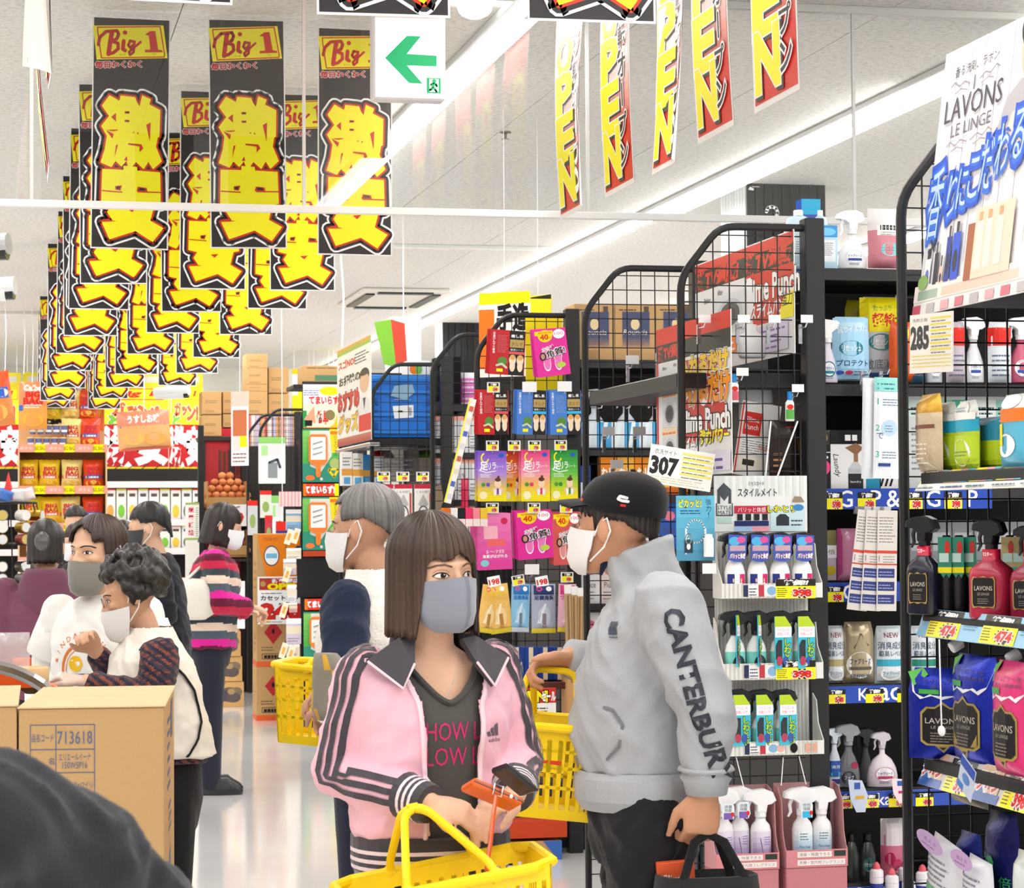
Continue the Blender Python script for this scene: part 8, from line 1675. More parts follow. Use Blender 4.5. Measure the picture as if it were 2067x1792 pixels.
lg.text('adidas', .002, -.008, .0085, H('6a5a66'), w=.034); lg.done('chest_logo', jacket)
tr = MB(); torso(tr, [(0, 0, .70, .13, .10), (0, 0, .80, .155, .115), (0, 0, .86, .15, .11)]); legs(tr, .078, .78, .44, .08, .09, .068, .06); fused(tr, .012, 'trousers', 'fabric', o, H('8a8e96')); shoes(o, .078, c=H('e8e6e6'))
WOMAN = o
wm = o.matrix_basis.copy()
WPOS = wm @ V(.035, -.285, .945)
def wallet(label, c, pos, ry, rz, rx, w=.10, h=.012, d=.055, buckle=False):
 q = T('wallet', label, 'wallet', M=MAT4(pos, rz, ry, rx)); MB().box(-w / 2, w / 2, -d / 2, d / 2, -h / 2, h / 2, c, .004).build('case', 'gloss', q)
 MB().box(-w / 2 + .003, w / 2 + .002, -d / 2 - .002, d / 2 - .004, -.002, .002, mix(c, K, .5), .001).build('page', 'gloss', q)
 if buckle:
  MB().tube([(-.012, -d / 2 - .004, .010), (.006, -d / 2 - .006, .010), (.006, -d / 2 - .006, -.012), (-.012, -d / 2 - .004, -.012)], .0022, H('d8d8dc'), 6, closed=True).build('clasp', 'chrome', q)
  MB().tube([(-.003, -d / 2 - .004, -.012), (.0, -d / 2 - .006, -.05), (.012, -d / 2, -.11), (.02, -d / 2 + .004, -.165)], .005, H('d2541a'), 6, asp=.4).build('strap', 'gloss', q)
  p = D(w, h); p.E(.75, .5, .03, .3, W, 10); p.E(.85, .5, .03, .3, H('8a8a8a'), 10); p.build('side_print', q, M=Matrix.Translation((0, -d / 2 - .0015, -h / 2)))
 return q
wallet('orange leather wallet with metal clasp and strap in the woman\'s hands', H('e0601c'), WPOS + V(0, -.01, .005), R(24), R(6), R(-22), .115, .016, .06, True)
wallet('black open purse resting on the orange wallet in her hands', H('1d1b1e'), WPOS + V(.05, .01, .032), R(40), R(8), R(-20), .085, .014, .06)
# man in the grey sweatshirt and black cap
GR = H('b4b7bb'); SK2 = H('d09a78')
o = place(1300, 1500, 5.45, -104, 'man in black cap, white mask and grey sweatshirt holding a yellow basket')
HM = head_mat((.01, -.065, 1.487), -28, -2, 0); b = MB(); head(b, HM, 1.0)
limb(b, [(0, .02, 1.30), (0, -.04, 1.42)], [.064, .060]); torso(b, [(0, .0, .80, .15, .11), (0, -.02, .95, .15, .12), (0, 0, 1.15, .16, .115), (0, .02, 1.30, .16, .09), (0, .03, 1.36, .07, .06)])
RS, RE, RW_ = (-.17, .02, 1.28), (-.22, .08, 1.09), (-.10, -.17, 1.165)
LS, LE, LW = (.185, .05, 1.30), (.235, .135, 1.07), (.225, .135, .885)
for q in ((RS, RE, RW_), (LS, LE, LW)): limb(b, q, [.05, .042, .032])
hand(b, RW_, (.25, -1, -.04), (.35, 0, -.95), .95, 1, 1.05, .25)
hand(b, LW, (.0, -.15, -1), (-.9, -.3, 0), .85, -1, 1.12, .7)
legs(b, .09, .84, .48, .07, .072, .06, .045, (-.03, .04))
body = fused(b, .0055, 'body', 'skin', o, SK2, it=3); eyes(body, o, HM, H('3a2c24'))
hair(o, HM, H('2e2624'), lambda ph: .02 if abs(ph) < 1.25 else (-.012 if abs(ph) < 1.5 else (.012 if abs(ph) < 1.9 else .012 - (abs(ph) - 1.9) * .040)), .080, .101, .092, 120, 10, -1.3)
mask(o, HM, H('f4f2f2'), s=1.0, pleat=True)
CP = H('1c1b1d'); cm = MB(); cm.loft([ell_ring((0, .014 + .004 * i, z), .089 * r, .110 * r, 28, 2.1) for i, (z, r) in enumerate(((.035, 1.0), (.06, 1.0), (.085, .95), (.108, .82), (.124, .6), (.134, .3), (.137, .05)))], CP)
cap = cm.build('baseball_cap', 'fabric', o, smooth=True, M=HM @ Matrix.Scale(.97, 4) @ Matrix.Rotation(R(-7), 4, 'X'))
bm_ = MB(); n = 14
vs = []
for lay in (0, 1):
 for i in range(5):
  for j in range(n + 1):
   a = R(-62 + 124 * j / n); ex = i / 4 * .062 * math.cos(a * .9) ** .6; vs.append((math.sin(a) * (.088 + ex * .25), .014 - math.cos(a) * .108 - ex, .042 - .012 * (i / 4) ** 1.3 + .010 * math.cos(a * 1.2) - .005 * lay))
N = (n + 1) * 5; fs = []
for i in range(4):
 for j in range(n): q = i * (n + 1) + j; fs += [(q, q + 1, q + n + 2, q + n + 1), (N + q + n + 1, N + q + n + 2, N + q + 1, N + q)]
fs += [(4 * (n + 1) + j, 4 * (n + 1) + j + 1, N + 4 * (n + 1) + j + 1, N + 4 * (n + 1) + j) for j in range(n)]
bm_.add(vs, fs, CP).build('brim', 'fabric', cap, smooth=True)
MB().ball((0, .03, .139), .008, .008, .004, CP, 10, 4).build('button', 'fabric', cap)
F = Matrix.Translation((.03, .045, .07)) @ Matrix.Rotation(PI / 2 + .25, 4, 'Z'); p = Decal(cap, F, far=.3)
p.stroke([(.006, .006), (-.012, .008), (-.016, .001), (-.006, -.002), (.010, -.002)], .0035, H('e8e6e6')); p.rect(-.008, -.016, .006, -.010, RED); p.done('cap_emblem', cap)
F = Matrix.Translation((.0, -.05, .055)) @ Matrix.Rotation(PI / 2 - .35, 4, 'Z'); p = Decal(cap, F, far=.3); p.rect(-.008, -.006, .010, .002, RED); p.rect(-.008, .002, .0, .006, H('2a3a8a')); p.done('cap_flag', cap)
sw = MB(); torso(sw, [(0, -.01, .885, .165, .132), (0, -.012, .92, .180, .150), (0, -.022, 1.0, .186, .160), (0, -.015, 1.12, .185, .15), (0, .01, 1.24, .188, .135), (0, .025, 1.31, .165, .105), (0, .03, 1.36, .10, .085)])
torso(sw, [(0, .02, 1.32, .104, .096, .1), (0, .0, 1.385, .090, .090, .32), (0, -.012, 1.44, .085, .088, .32)])
for q in ((RS, RE, RW_), (LS, LE, LW)):
 q = [V(*k) for k in q]; e = q[1].lerp(q[2], .80); limb(sw, [q[0], q[0].lerp(q[1], .5), q[1], q[1].lerp(e, .5), e], [.086, .080, .074, .068, .056])
swe = fused(sw, .007, 'sweatshirt', 'fabric', o, GR, it=6, wr=.010)
ring_band(swe, 'waistband', [(0, -.012, z, .17 + r, .14 + r) for z, r in ((.825, .0), (.85, .014), (.88, .016), (.90, .014), (.915, .004))], [GR] * 4, 'fabric')
for E_, W_ in ((RE, RW_), (LE, LW)):
 a, c = V(*E_).lerp(V(*W_), .70), V(*W_).lerp(V(*E_), -.04); dd = (c - a).normalized(); x = dd.orthogonal().normalized(); y = dd.cross(x)
 MB().loft([[tuple(p + x * (r * math.cos(2 * PI * j / 20)) + y * (r * math.sin(2 * PI * j / 20))) for j in range(20)] for p, r in ((a, .062), (a.lerp(c, .12), .066), (a.lerp(c, .2), .054), (a.lerp(c, .4), .060), (a.lerp(c, .55), .053), (c, .047))], GR).build('cuff', 'fabric', swe, smooth=True)
for q in (-1, 1):
 MB().tube([(q * .014, -.100, 1.40), (q * .040, -.088, 1.405), (q * .038, -.100, 1.37)], [.008, .012, .004], H('22263a'), 8, asp=.4).build('zip_facing', 'fabric', swe)
tb = bvh_of(swe)
a, c = V(*LS).lerp(V(*LE), .30), V(*LE).lerp(V(*LW), .62)
def frame(org, xd, yd): xd = V(*xd).normalized(); yd = V(*yd); yd = (yd - xd * yd.dot(xd)).normalized(); zd = xd.cross(yd); return Matrix.Translation(org) @ Matrix((xd, yd, zd)).transposed().to_4x4()
half = (c - a).length
p = Decal(tb, frame(V(*LE).lerp(V(*LS), .15), V(*LW) * .55 + V(*LE) * .45 - V(*LS), (-1, .38, 0)), far=.25, base=.0045)
p.text('CANTERBURY', .005, .011, .040, H('30343e'), w=.40, b=.035); p.done('sleeve_lettering', swe)
p = Decal(tb, Matrix.Translation((.13, -.06, 1.25)) @ Matrix.Rotation(R(60), 4, 'Z'), far=.3, base=.003); [p.stroke([(-.014 + .010 * k, .012), (-.018 + .010 * k, .0), (-.012 + .010 * k, -.012)], .004, H('3a4254')) for k in range(3)]; p.rect(-.012, -.022, .016, -.019, H('5a606c')); p.done('chest_logo', swe)
p = Decal(tb, Matrix.Translation((.10, -.02, 1.02)) @ Matrix.Rotation(R(72), 4, 'Z'), far=.35, base=.004); p.stroke([(-.05, .05), (-.03, .045), (-.005, .01), (-.015, -.04), (-.045, -.07)], .0035, mix(GR, K, .35)); p.done('pocket_seam', swe)
tr = MB(); torso(tr, [(0, 0, .70, .15, .12), (0, 0, .80, .172, .142), (0, -.01, .93, .165, .138)]); legs(tr, .092, .80, .48, .06, .115, .085, .07, (-.03, .04)); fused(tr, .010, 'trousers', 'fabric', o, H('262529'), it=6, wr=.012); shoes(o, .092, (-.03, .04))
MAN = o
hp = o.matrix_basis @ V(.215, .115, .775); o = T('tote_bag', 'black tote bag with orange and white packs inside, hanging from the cap man\'s hand', 'bag', (hp.x + .02, hp.y, hp.z - .34)); 
tb_ = MB(); tb_.loft([ell_ring((0, 0, z), rx, ry, 20, 3.5) for z, rx, ry in ((0, .10, .07), (.02, .125, .085), (.15, .13, .085), (.26, .115, .07), (.262, .108, .062), (.18, .118, .075))], H('2a2a2b')); tb_.build('bag_body', 'fabric', o, smooth=True)
for k, y in enumerate((-.06, .05)): MB().tube([(-.075, y, .20), (-.07, y, .26), (-.035, y * .4, .335), (0, y * .2, .352), (.035, y * .4, .335), (.07, y, .26), (.075, y, .20)], .011, H('1e1e20'), 8, asp=.45).build('strap', 'fabric', o)
carton('boxed_cleaner', 'orange boxed cleaner standing inside the black tote bag', 'box', MAT4((hp.x - .035, hp.y + .0, hp.z - .30), R(-10), R(-4)), .085, .25, .03, H('e0603a'), lambda p: (p.X('Slime', .45, .85, .08, W, .6), p.X('Punch', .45, .75, .08, W, .6), p.L(.1, .5, .9, .7, 3, W)))
# shopping baskets
BY = H('fbd50c')
def basket(label, M, w=.40, d=.28, h=.22, handles=0.0, up=.13, logo=None, name='shopping_basket', ax=0.0, aw=.035):
 o = T(name, label, 'basket', M=M, group=None); tp = .86; ph = .006
 def pt(a, f, side):                                    # side 0 front,1 right,2 back,3 left; a -1..1 along, f 0..1 up
  k = tp + (1 - tp) * f; X, Y_ = w / 2 * k, d / 2 * k
  return {0: (a * X, -Y_, f * h), 2: (-a * X, Y_, f * h), 1: (X, a * Y_, f * h), 3: (-X, -a * Y_, f * h)}[side]
 for sd in range(4):
  m = MB(); L = w if sd % 2 == 0 else d; n = int(L / .026)
  def bar(a0, a1, f0, f1):
   q = [pt(a0, f0, sd), pt(a1, f0, sd), pt(a1, f1, sd), pt(a0, f1, sd)]; c = V(0, 0, h / 2); nn = {0: (0, -1, 0), 1: (1, 0, 0), 2: (0, 1, 0), 3: (-1, 0, 0)}[sd]; r = [V(*k) - V(*nn) * .004 for k in q]
   m.add(q + r, [(0, 1, 2, 3), (7, 6, 5, 4), (0, 4, 5, 1), (1, 5, 6, 2), (2, 6, 7, 3), (3, 7, 4, 0)], BY)
  bar(-1, 1, .86, 1); bar(-1, 1, 0, .10)
  for f in (.32, .54, .72): bar(-1, 1, f, f + .035)
  for k in range(n + 1): a = -1 + 2 * k / n; ww = .42 / n if k not in (0, n) else .9 / n; bar(max(-1, a - ww), min(1, a + ww), .10, .86)
  bar(-.30, .30, .50, .86) if sd % 2 == 0 else None
  m.build('side_wall', 'plastic', o)
  if logo and sd == 0: p = D(.1, .05); p.X('Big', .4, .5, .6, H('d83a1c'), .5, b=.06, sh=.2); p.X('1', .8, .5, .6, H('d83a1c'), .12, b=.06); p.R(0, .9, 1, .95, H('d83a1c')); p.build('basket_print', o, M=MAT4(V(*pt(-.0, .56, 0)) + V(0, -.002, 0), 0, 0, math.atan2(d / 2 * (1 - tp), h) * -1))
 MB().box(-w / 2 * tp, w / 2 * tp, -d / 2 * tp, d / 2 * tp, -.003, .006, BY, .002).build('base', 'plastic', o)
 rp_ = [(sx * (w / 2 + .008) - sx * (.04 if c else 0), sy * (d / 2 + .008) - sy * (0 if c else .04), h) for sx, sy, c in ((-1, -1, 0), (-1, -1, 1), (1, -1, 1), (1, -1, 0), (1, 1, 0), (1, 1, 1), (-1, 1, 1), (-1, 1, 0))]
 MB().tube([V(*q) for q in rp_], .011, BY, 8, closed=True, asp=1.0).build('rim', 'plastic', o)
 for q in (-1, 1):
  y0 = q * .055; yt = handles * .02 * q; hx = w * .22
  hd = MB().tube(round_path([(-hx, q * d / 2 + q * .004, h - .005), (-hx, q * d / 2, h + .015), (ax - aw, yt + q * .012, h + up), (ax + aw, yt + q * .012, h + up), (hx, q * d / 2, h + .015), (hx, q * d / 2 + q * .004, h - .005)], .03), .0085, BY, 8).build('handle', 'plastic', o)
  for sx in (-1, 1): MB().ball((sx * hx, q * (d / 2 + .004), h), .015, .012, .016, BY, 8, 6).build('hinge', 'plastic', hd)
 return o
q = PY(925, 1700, 4.68)
basket('yellow shopping basket hanging from the pink jacket woman\'s hands in front', MAT4((q.x + .005, 4.70, .588), R(-2), R(-9.5)), .40, .27, .21, up=.14, ax=-.035, aw=.02)
hm = MAN.matrix_basis @ V(-.085, -.245, 1.145)
basket('yellow shopping basket with red logo held by the cap man', MAT4((hm.x + .02, hm.y + .0, hm.z - .345), R(-24), R(4)), .36, .26, .215, up=.125, logo=True, ax=-.01, aw=.055)
def figure(label, px, Y, rz, ztop, topc, hairc, hairf, headrot=(0, 0), lean=0.0, arms=None, legc=H('222226'), vest=None, maskc=None, low=False, skin=SKIN, vox=.009, hands=True, bulk=1.0, sleevec=None, hairk={}, wr=.010, brow=H('3a2c24'), sleeve_r=(.066, .058, .044), vlen=.86):
 s = ztop / 1.60; o = place(px, 1500, Y, rz, label); o.scale = (s, s, s)
 ly = lambda z: -lean * max(0, z - .9)
 HM = head_mat((0, -.02 + ly(1.48), 1.485 - lean * .04), headrot[0], headrot[1]); b = MB(); head(b, HM)
 limb(b, [(0, .015 + ly(1.28), 1.28), (0, -.005 + ly(1.4), 1.40)], [.054, .048])
 torso(b, [(0, 0, .80, .13, .10), (0, ly(1.1), 1.10, .13, .10), (0, .01 + ly(1.27), 1.27, .12, .07), (0, .012 + ly(1.32), 1.32, .05, .05)])
 A = arms or [((-.21, .03, 1.04), (-.19, -.12, .86)), ((.21, .03, 1.04), (.19, -.12, .86))]; S = [(-.155 * bulk * (1.12 if vest else 1), .012 + ly(1.29), 1.275), (.155 * bulk * (1.12 if vest else 1), .012 + ly(1.29), 1.275)]
 for q, (e, w) in enumerate(A):
  limb(b, [S[q], e, w], [.044, .036, .027])
  if hands: hand(b, w, V(*w) - V(*e), (0, .2, -1) if abs((V(*w) - V(*e)).normalized().z) < .6 else (1 if q == 0 else -1, -.3, 0), .7, -1 if q == 0 else 1, .95, .6)
 legs(b, .08, .84, .46, .07, .062, .052, .04)
 body = fused(b, max(vox * .75, .0055), 'body', 'skin', o, skin, it=3)
 if hairf: hair(o, HM, hairc, hairf, **{**dict(n=48, nv=10), **hairk})
 if maskc: mask(o, HM, maskc, low)
 if vox < .009: eyes(body, o, HM, brow)
 t = MB(); k = bulk
 torso(t, [(0, ly(.8), vlen - .06 if not vest else .92, .165 * k, .128 * k), (0, ly(.9), .93, .17 * k, .132 * k), (0, ly(1.05), 1.05, .165 * k, .13 * k), (0, ly(1.18), 1.18, .168 * k, .13 * k), (0, .008 + ly(1.27), 1.27, .158 * k, .106 * k), (0, .014 + ly(1.32), 1.32, .10, .078), (0, .014 + ly(1.35), 1.345, .066, .064)])
 for q, (e, w) in enumerate(A): c = V(*e).lerp(V(*w), .86); limb(t, [S[q], V(*S[q]).lerp(V(*e), .5), V(*e), V(*e).lerp(c, .5), c], [sleeve_r[0] + .006, sleeve_r[0], sleeve_r[1], sleeve_r[1] - .004, sleeve_r[2]])
 top = fused(t, vox, 'top', 'fabric', o, (sleevec if vest else None) or topc, wr=wr)
 vs = None
 if vest:
  v = MB(); z0 = vlen - .12; torso(v, [(0, .0, z0, .186 * k, .165 * k), (0, ly(.9), .95, .186 * k, .165 * k), (0, ly(1.05), 1.05, .184 * k, .158 * k), (0, ly(1.18), 1.18, .184 * k, .15 * k), (0, .008 + ly(1.27), 1.265, .180 * k, .126 * k), (0, .016 + ly(1.32), 1.325, .12, .095), (0, .016 + ly(1.36), 1.375, .082, .082)])
  vs = fused(v, vox, 'vest', 'fleece' if maskc == H('f4f4f4') else 'jersey', o, vest, cut=lambda c: c.z > 1.368, wr=wr)
 tr = MB(); torso(tr, [(0, 0, .70, .135, .105), (0, 0, .80, .16, .125), (0, 0, .95, .152, .118)]); legs(tr, .082, .80, .46, .07, .095, .072, .06); fused(tr, max(vox, .011), 'trousers', 'fabric', o, legc); shoes(o, .082)
 return o, HM, body, top, vs
short = lambda ph: .045 if abs(ph) < 1.15 else (.018 if abs(ph) < 1.9 else .018 - (abs(ph) - 1.9) * .075)
o, HM, body, top, vs = figure('elderly man with grey hair, white mask and white fleece vest over navy sleeves', 770, 6.5, -128, 1.60, H('232c42'), lambda t: mix(H('8c8a88'), H('6a6866'), t), lambda ph: .070 if abs(ph) < 1.0 else (.022 if abs(ph) < 1.9 else .022 - (abs(ph) - 1.9) * .06), (2, 3), .05, [((-.24, .02, 1.06), (-.12, -.2, 1.02)), ((.285, .04, 1.06), (.13, -.09, 1.0))], H('23283a'), H('f2eee6'), H('f4f4f4'), skin=H('d3a184'), vox=.007, sleevec=H('212b42'), hairk=dict(rx=.081, ry=.102, rz=.090, strand=.0012, frizz=.05, n=140, flare=-1.2), bulk=1.02, vlen=1.07, wr=.008)
p = Decal(body, HM @ Matrix.Translation((.0, .0, -.0)) @ Matrix.Rotation(R(62), 4, 'Z'), far=.3)
for a, c in ((-.04, .0), (-.03, -.02), (-.05, .02), (-.02, .015), (-.035, -.04), (-.012, -.03)): p.ell(a, c, .0028, .0024, H('a06a50'), 8)
p.done('age_spot', o)['kind'] = 'stuff'
OM = o; BO = basket('yellow shopping basket carried by the elderly man in the white vest', MAT4((PY(690, 1400, 6.9).x, 6.95, 1.5 - 445 * 7.0 / FPX), R(-22), R(5)), .36, .28, .22, up=.10, ax=.06, aw=.03)
o = T('knit_bag', 'grey and mustard cloth bag hanging at the elderly man\'s side', 'bag', PY(662, 1452, 6.12)); m = MB(); m.loft([ell_ring((.02 * math.sin(z * 20), 0, z), rx, .05, 18) for z, rx in ((0, .03), (.03, .055), (.08, .062), (.13, .05), (.17, .03))], lambda i, j: H('d0a038') if (i + j) % 5 == 0 else H('8a8478')); m.build('pouch', 'fabric', o, smooth=True)
o, HM, body, top, vs = figure('woman in white printed T-shirt with grey mask below her nose, pulled back brown hair', 205, 7.6, -32, 1.52, H('f4f2ee'), H('3a2a24'), lambda ph: (.092 - .03 * abs(ph) / .6) if abs(ph) < .6 else (.035 if abs(ph) < 1.05 else (-.01 if abs(ph) < 1.5 else -.09)), (-12, 2), .02, [((-.23, .03, 1.08), (-.17, -.13, .98)), ((.215, .02, 1.05), (.10, -.16, .96))], H('2a2a30'), None, H('8a8680'), True, vox=.007, hairk=dict(rx=.084, ry=.112, rz=.092, strand=.002, n=140), wr=.005)
F = Matrix.Translation((.0, -.02, 1.10)); p = Decal(top, F)
OR = H('e07a30'); p.ring(0, 0, .072, .082, .010, OR); p.ring(0, 0, .058, .068, .004, H('e8a060')); p.ell(-.02, .02, .026, .026, H('f4c020')); p.rect(-.045, -.045, .045, -.012, H('4a3a5a')); p.text('FUKU', 0, -.028, .022, H('f0e0d0'), w=.075, b=.03)
for k, ch in enumerate('INDAKASHI'): a = R(150 - 15 * k); p.text(ch, .105 * math.cos(a), .115 * math.sin(a), .018, OR, rot=a - PI / 2)
p.text('IYUKA', 0, -.115, .024, OR, w=.10); p.burst(-.10, .03, .010, .010, OR, 5, .4); p.burst(.105, -.0, .010, .010, OR, 5, .4); p.done('shirt_emblem', top)
MB().loft([ell_ring((0, .012, z), r, r, 20) for z, r in ((1.325, .066), (1.35, .060), (1.385, .056))], H('eeeae2'), cap=False).build('turtleneck', 'jersey', o, smooth=True)
for q, e in ((-1, (-.23, .03, 1.08)), (1, (.215, .02, 1.05))):
 a = V(q * .155, .012, 1.275).lerp(V(*e), .55); d = (V(*e) - V(q * .155, .012, 1.275)).normalized(); x = d.orthogonal().normalized(); y = d.cross(x); MB().loft([[tuple(a + d * t + x * (r * math.cos(2 * PI * j / 18)) + y * (r * math.sin(2 * PI * j / 18))) for j in range(18)] for t, r in ((-.10, .070), (-.03, .078), (.03, .082), (.034, .080), (.034, .060))], H('f6f4f0')).build('short_sleeve', 'fabric', top, smooth=True)
qq = o.matrix_basis @ V(-.165, -.225, .945); w_ = T('marker_pen', 'red capped pen in the white T-shirt woman\'s hand', 'pen', qq); MB().tube([(-.03, 0, 0), (.03, -.01, .02)], .012, RED, 10).build('barrel', 'gloss', w_); MB().tube([(.03, -.01, .02), (.042, -.012, .024)], .009, K, 10).build('cap', 'plastic', w_)
pat = lambda p: mix(H('3a3442'), H('8a4a3a'), .5 + .5 * math.sin(p.x * 160 + 3 * math.sin(p.z * 130) + p.y * 90)) if math.sin(p.z * 210 + p.y * 170) > -.2 else H('2a2a38')
o, HM, body, top, vs = figure('elderly woman with dark curly hair and cream vest over patterned sleeves', 332, 7.0, -84, 1.40, pat, lambda t: H('33302f'), None, (-14, 18), .15, [((-.20, -.10, 1.12), (-.06, -.22, 1.29)), ((.245, -.08, 1.15), (.15, -.28, 1.20))], H('1e1d20'), H('efe8dc'), H('f2f2f2'), True, skin=H('d9a98a'), vox=.007, sleevec=pat, bulk=1.06, vlen=1.06, wr=.009)
curls(o, HM, H('332f2d'), 230, .090, .106, .094)
tb = bvh_of(vs); pts = []
for k in range(22):
 f = k / 21; z = 1.30 - .36 * f; dirv = V(.9, .35 + .2 * math.sin(f * 3), 0).normalized(); h_ = tb.ray_cast(V(0, -.05 - .1 * (1 - f) + .10 * math.sin(PI * f), z) + dirv * .6, -dirv)
 if h_[0] is not None: pts.append(h_[0] + dirv * .004)
MB().tube(pts, .010, H('18181a'), 6, asp=.4).build('bag_strap', 'fabric', vs)
gl = MB(); hand(gl, (.15, -.28, 1.20), V(-.095, -.20, .05), (0, .2, -1), .7, 1, 1.1, .6); fused(gl, .006, 'plastic_glove', 'clear_bag', o, W)
for q in (-1, 1): MB().tube([(q * .033 + .018 * math.cos(2 * PI * k / 14), -.098, .0 + .016 * math.sin(2 * PI * k / 14)) for k in range(14)], .0012, H('8a6a5a'), 5, closed=True).build('spectacle_rim', 'chrome', o, M=HM)
bun = lambda ph: .06 if abs(ph) < .8 else (-.0 if abs(ph) < 1.4 else -.08)
o, HM, *_ = figure('person from behind in plum hooded sweatshirt with a hair clip', 92, 10.4, 176, 1.51, H('7a4a5e'), H('2e2826'), bun, (-6, 2), .03, None, H('2a2a30'), hairk=dict(rx=.082, ry=.104), bulk=1.12)
MB().loft([ell_ring((0, .05, z), rx, ry, 18) for i, (z, rx, ry) in enumerate(((1.17, .05, .09), (1.24, .11, .10), (1.31, .120, .095), (1.36, .10, .085), (1.385, .085, .075), (1.37, .07, .06)))], H('74465a')).build('hood', 'fabric', o, smooth=True)
MB().ball((0, .115, .02), .035, .02, .045, H('5a5658'), 10, 8).build('hair_clip', 'gloss', o, M=HM)
o, HM, *_ = figure('person in black jacket bending towards the white snack shelf', 335, 12.2, -100, 1.60, H('222228'), H('1e1c1c'), short, (0, 8), .12, None, H('202024'), maskc=H('3a3a3e'))
stp = lambda p: (H('6a1f38'), H('e02a9a'), H('56606c'), H('f0d8c4'), H('3f4650'), H('c82a4a'))[int((p.z * 100 + p.x * 12) // 4.2) % 6]
o, HM, *_ = figure('woman in colourful striped sweater reaching towards the onions', 424, 13.3, 84, 1.60, stp, H('2c2422'), lambda ph: .03 if abs(ph) < .8 else -.12, (0, 14), .10, [((-.22, -.06, 1.06), (-.10, -.22, 1.03)), ((.22, -.05, 1.04), (.12, -.21, 1.0))], H('2a2c38'), maskc=H('f4f4f6'), sleeve_r=(.074, .068, .052), bulk=1.15)
b_ = T('shoulder_bag', 'white cloth shoulder bag hanging behind the striped sweater woman', 'bag', PY(396, 1250, 13.12)); m = MB(); m.loft([ell_ring((0, 0, z), rx, .09, 16) for z, rx in ((0, .05), (.03, .10), (.09, .125), (.16, .10), (.22, .05))], H('efe9dc')); m.build('bag_body', 'fabric', b_, smooth=True)
for x in (-.05, .05): MB().tube([(x, 0, .22), (x * .4 + .06, .03, .30), (.10, .06, .36)], .008, H('efe9dc'), 6).build('strap', 'fabric', b_)
for lab, px, Y, rz, zt, c, hc, hf, mk in (('dark haired person standing before the crisp stand', 155, 19.4, -20, 1.63, H('2c2c34'), H('2a2422'), short, None), ('person with brown bob and white mask beside the crisp stand', 168, 14.5, -60, 1.50, H('3a3438'), H('3a2a24'), lambda ph: .03 if abs(ph) < .7 else -.10, H('f0eef0')), ('dark haired person behind the curly haired woman', 283, 14.0, 160, 1.49, H('2a2a30'), H('26201e'), short, None), ('person half hidden before the far snack shelf', 246, 18.0, 20, 1.51, H('3a3436'), H('3a2c26'), short, H('d8d4d4'))):
 figure(lab, px, Y, rz, zt, c, hc, hf, (0, 4), .03, None, H('26262c'), maskc=mk, vox=.013, hands=False)
o, HM, *_ = figure('blurred person in charcoal fleece cut off by the lower left corner', -470, 2.15, -168, 1.54, H('2c2d32'), H('201c1c'), short, (0, 10), .0, [((-.27, -.03, 1.24), (-.377, -.08, 1.155)), ((.24, .0, 1.05), (.2, -.2, 1.0))], H('2a2a30'), sleeve_r=(.085, .075, .066), hands=False, wr=.014)
# tissue cartons on the near left
def tissue(p):
 B = H('5a6488'); x0, y0 = p.q(.08, .62); x1, y1 = p.q(.52, .93)
 for a, b in (((x0, y0), (x1, y0)), ((x0, y1), (x1, y1)), ((x0, y0), (x0, y1)), ((x1, y0), (x1, y1)), (p.q(.255, .62), p.q(.255, .93)), (p.q(.08, .725), p.q(.52, .725)), (p.q(.08, .825), p.q(.52, .825))): p.stroke([a, b], .0009, B)
 p.X('品名コード', .165, .875, .035, B, .15); p.X('713618', .385, .875, .055, B, .24); p.X('品', .11, .775, .03, B); p.X('名', .225, .775, .03, B); p.X('エリエールイーナ', .385, .792, .03, B, .22); p.X('150W5P16', .385, .757, .028, B, .17); p.X('ケース入数', .165, .672, .032, B, .14); p.X('5コパック×12イリ', .385, .672, .032, B, .24)
 p.E(.115, .545, .04, .04, H('5a6a80')); [p.S([(.085, .525 + .012 * k), (.145, .535 + .012 * k)], .002, H('8a8a80')) for k in range(4)]; p.X('elleair', .24, .54, .03, B, .11, sh=.2); p.X('エリエール', .24, .495, .03, B, .18, sh=.2); p.X('エリエール', .50, .325, .06, B, .36, sh=.25); p.X('イーナ', .52, .1, .06, B, .2, sh=.25)
def tside(p): B = H('6a7090'); p.L(.3, .6, .6, .95, 6, B); p.R(.62, .8, .8, .97, B); p.P([(.35, .12), (.6, .2), (.6, .32), (.35, .24)], B); p.L(.4, .4, .7, .55, 3, B)
def ttop(p): B = H('7a82a8'); p.R(.22, .1, .36, .25, B); p.L(.24, .3, .4, .8, 5, B); p.L(.6, .5, .85, .9, 3, B)
bx = []
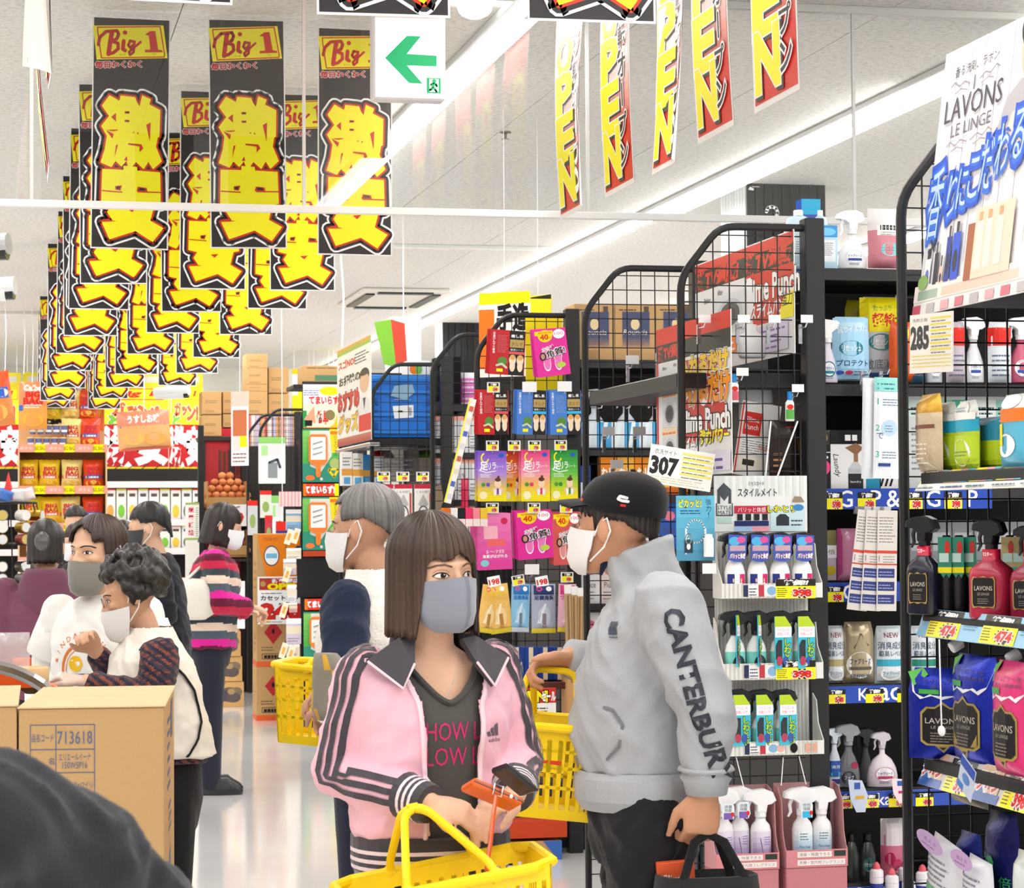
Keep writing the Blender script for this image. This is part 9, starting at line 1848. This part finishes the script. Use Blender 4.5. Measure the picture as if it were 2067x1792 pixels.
for k, (pa, pb, Yb, rz, lab) in enumerate(((37, 331, 5.2, -1, 'large brown tissue carton with printed code table, nearest at lower left'), (-262, 34, 5.22, 4, 'second brown tissue carton at left edge beside the first'))):
 a, c = PY(pa, 1432, Yb), PY(pb, 1432, Yb); w = c.x - a.x; hh = .50; zt = a.z
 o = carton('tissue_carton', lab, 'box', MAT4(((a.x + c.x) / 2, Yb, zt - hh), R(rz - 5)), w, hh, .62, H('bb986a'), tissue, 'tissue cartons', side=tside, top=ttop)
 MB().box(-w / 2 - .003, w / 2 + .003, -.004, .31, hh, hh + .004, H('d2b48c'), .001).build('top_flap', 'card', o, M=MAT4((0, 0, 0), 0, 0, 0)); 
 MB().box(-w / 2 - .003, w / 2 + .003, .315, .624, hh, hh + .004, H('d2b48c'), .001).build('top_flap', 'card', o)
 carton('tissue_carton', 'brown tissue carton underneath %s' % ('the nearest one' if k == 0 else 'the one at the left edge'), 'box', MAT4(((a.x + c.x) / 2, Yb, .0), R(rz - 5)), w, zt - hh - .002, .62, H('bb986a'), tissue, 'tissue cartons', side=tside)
q = PY(60, 1345, 6.4); o = T('shopping_cart', 'grey steel shopping cart with curved handle behind the tissue cartons', 'cart', (q.x - .25, 6.4, 0)); z = q.z; G_ = H('b4b6ba')
MB().tube(round_path([(-.3, .0, z), (.18, .0, z + .005), (.31, .0, z - .06), (.33, .0, z - .3), (.30, .1, .35)], .06), .018, G_, 8).build('handle', 'chrome', o)
MB().tube([(.02, .05, z + .0), (-.12, .05, z + .32)], .010, G_, 8).build('strut', 'chrome', o)
for y in (.06, .5): MB().tube([(-.4, y, .35), (.3, y, .35), (.3, y, .12)], .012, G_, 8).build('frame', 'chrome', o)
for x in (-.35, .3):
 for y in (.08, .5): MB().tube([(x, y - .012, .055), (x, y + .012, .055)], .055, H('2a2a2c'), 14).build('wheel', 'plastic', o)
b_ = MB()
for k in range(8): b_.box(-.42 + .1 * k, -.412 + .1 * k, .04, .55, .36, z - .06, H('3a3a3c'))
for zz in (.4, .6, .8): b_.box(-.42, .3, .04, .05, zz, zz + .008, H('3a3a3c'))
b_ = b_.build('basket_wires', 'black_steel', o); b_['kind'] = 'stuff'
q = PY(48, 1388, 6.6); o = T('orange_packet', 'orange packet and film lying on the left tissue carton', 'packet', q); MB().prism([(-.12, .0), (-.12, .06), (-.02, .03), (.09, 0)], 0, .12, H('ee5a20')).build('packet', 'film', o)
q = PY(42, 1372, 6.9); carton('orange_box', 'small orange box standing behind the tissue cartons', 'box', MAT4(q, R(-10)), .045, .06, .05, H('f06a30'), lambda p: p.L(.1, .7, .9, .9, 2, H('c84a18')))
q = PY(66, 1385, 6.8); o = T('cloth_roll', 'beige rolled bag beside the small orange box', 'bag', q); MB().lathe([(.02, -.02), (.045, 0), (.048, .05), (.04, .055), (.034, .03), (.001, .0)], H('d8b888'), 12).build('roll', 'fabric', o, smooth=True)
q = PY(12, 1378, 6.8); pouch('film_bag', 'crumpled clear plastic bag at left edge behind the tissue cartons', 'bag', MAT4(q), .13, .14, .04, W, m='clear_bag')
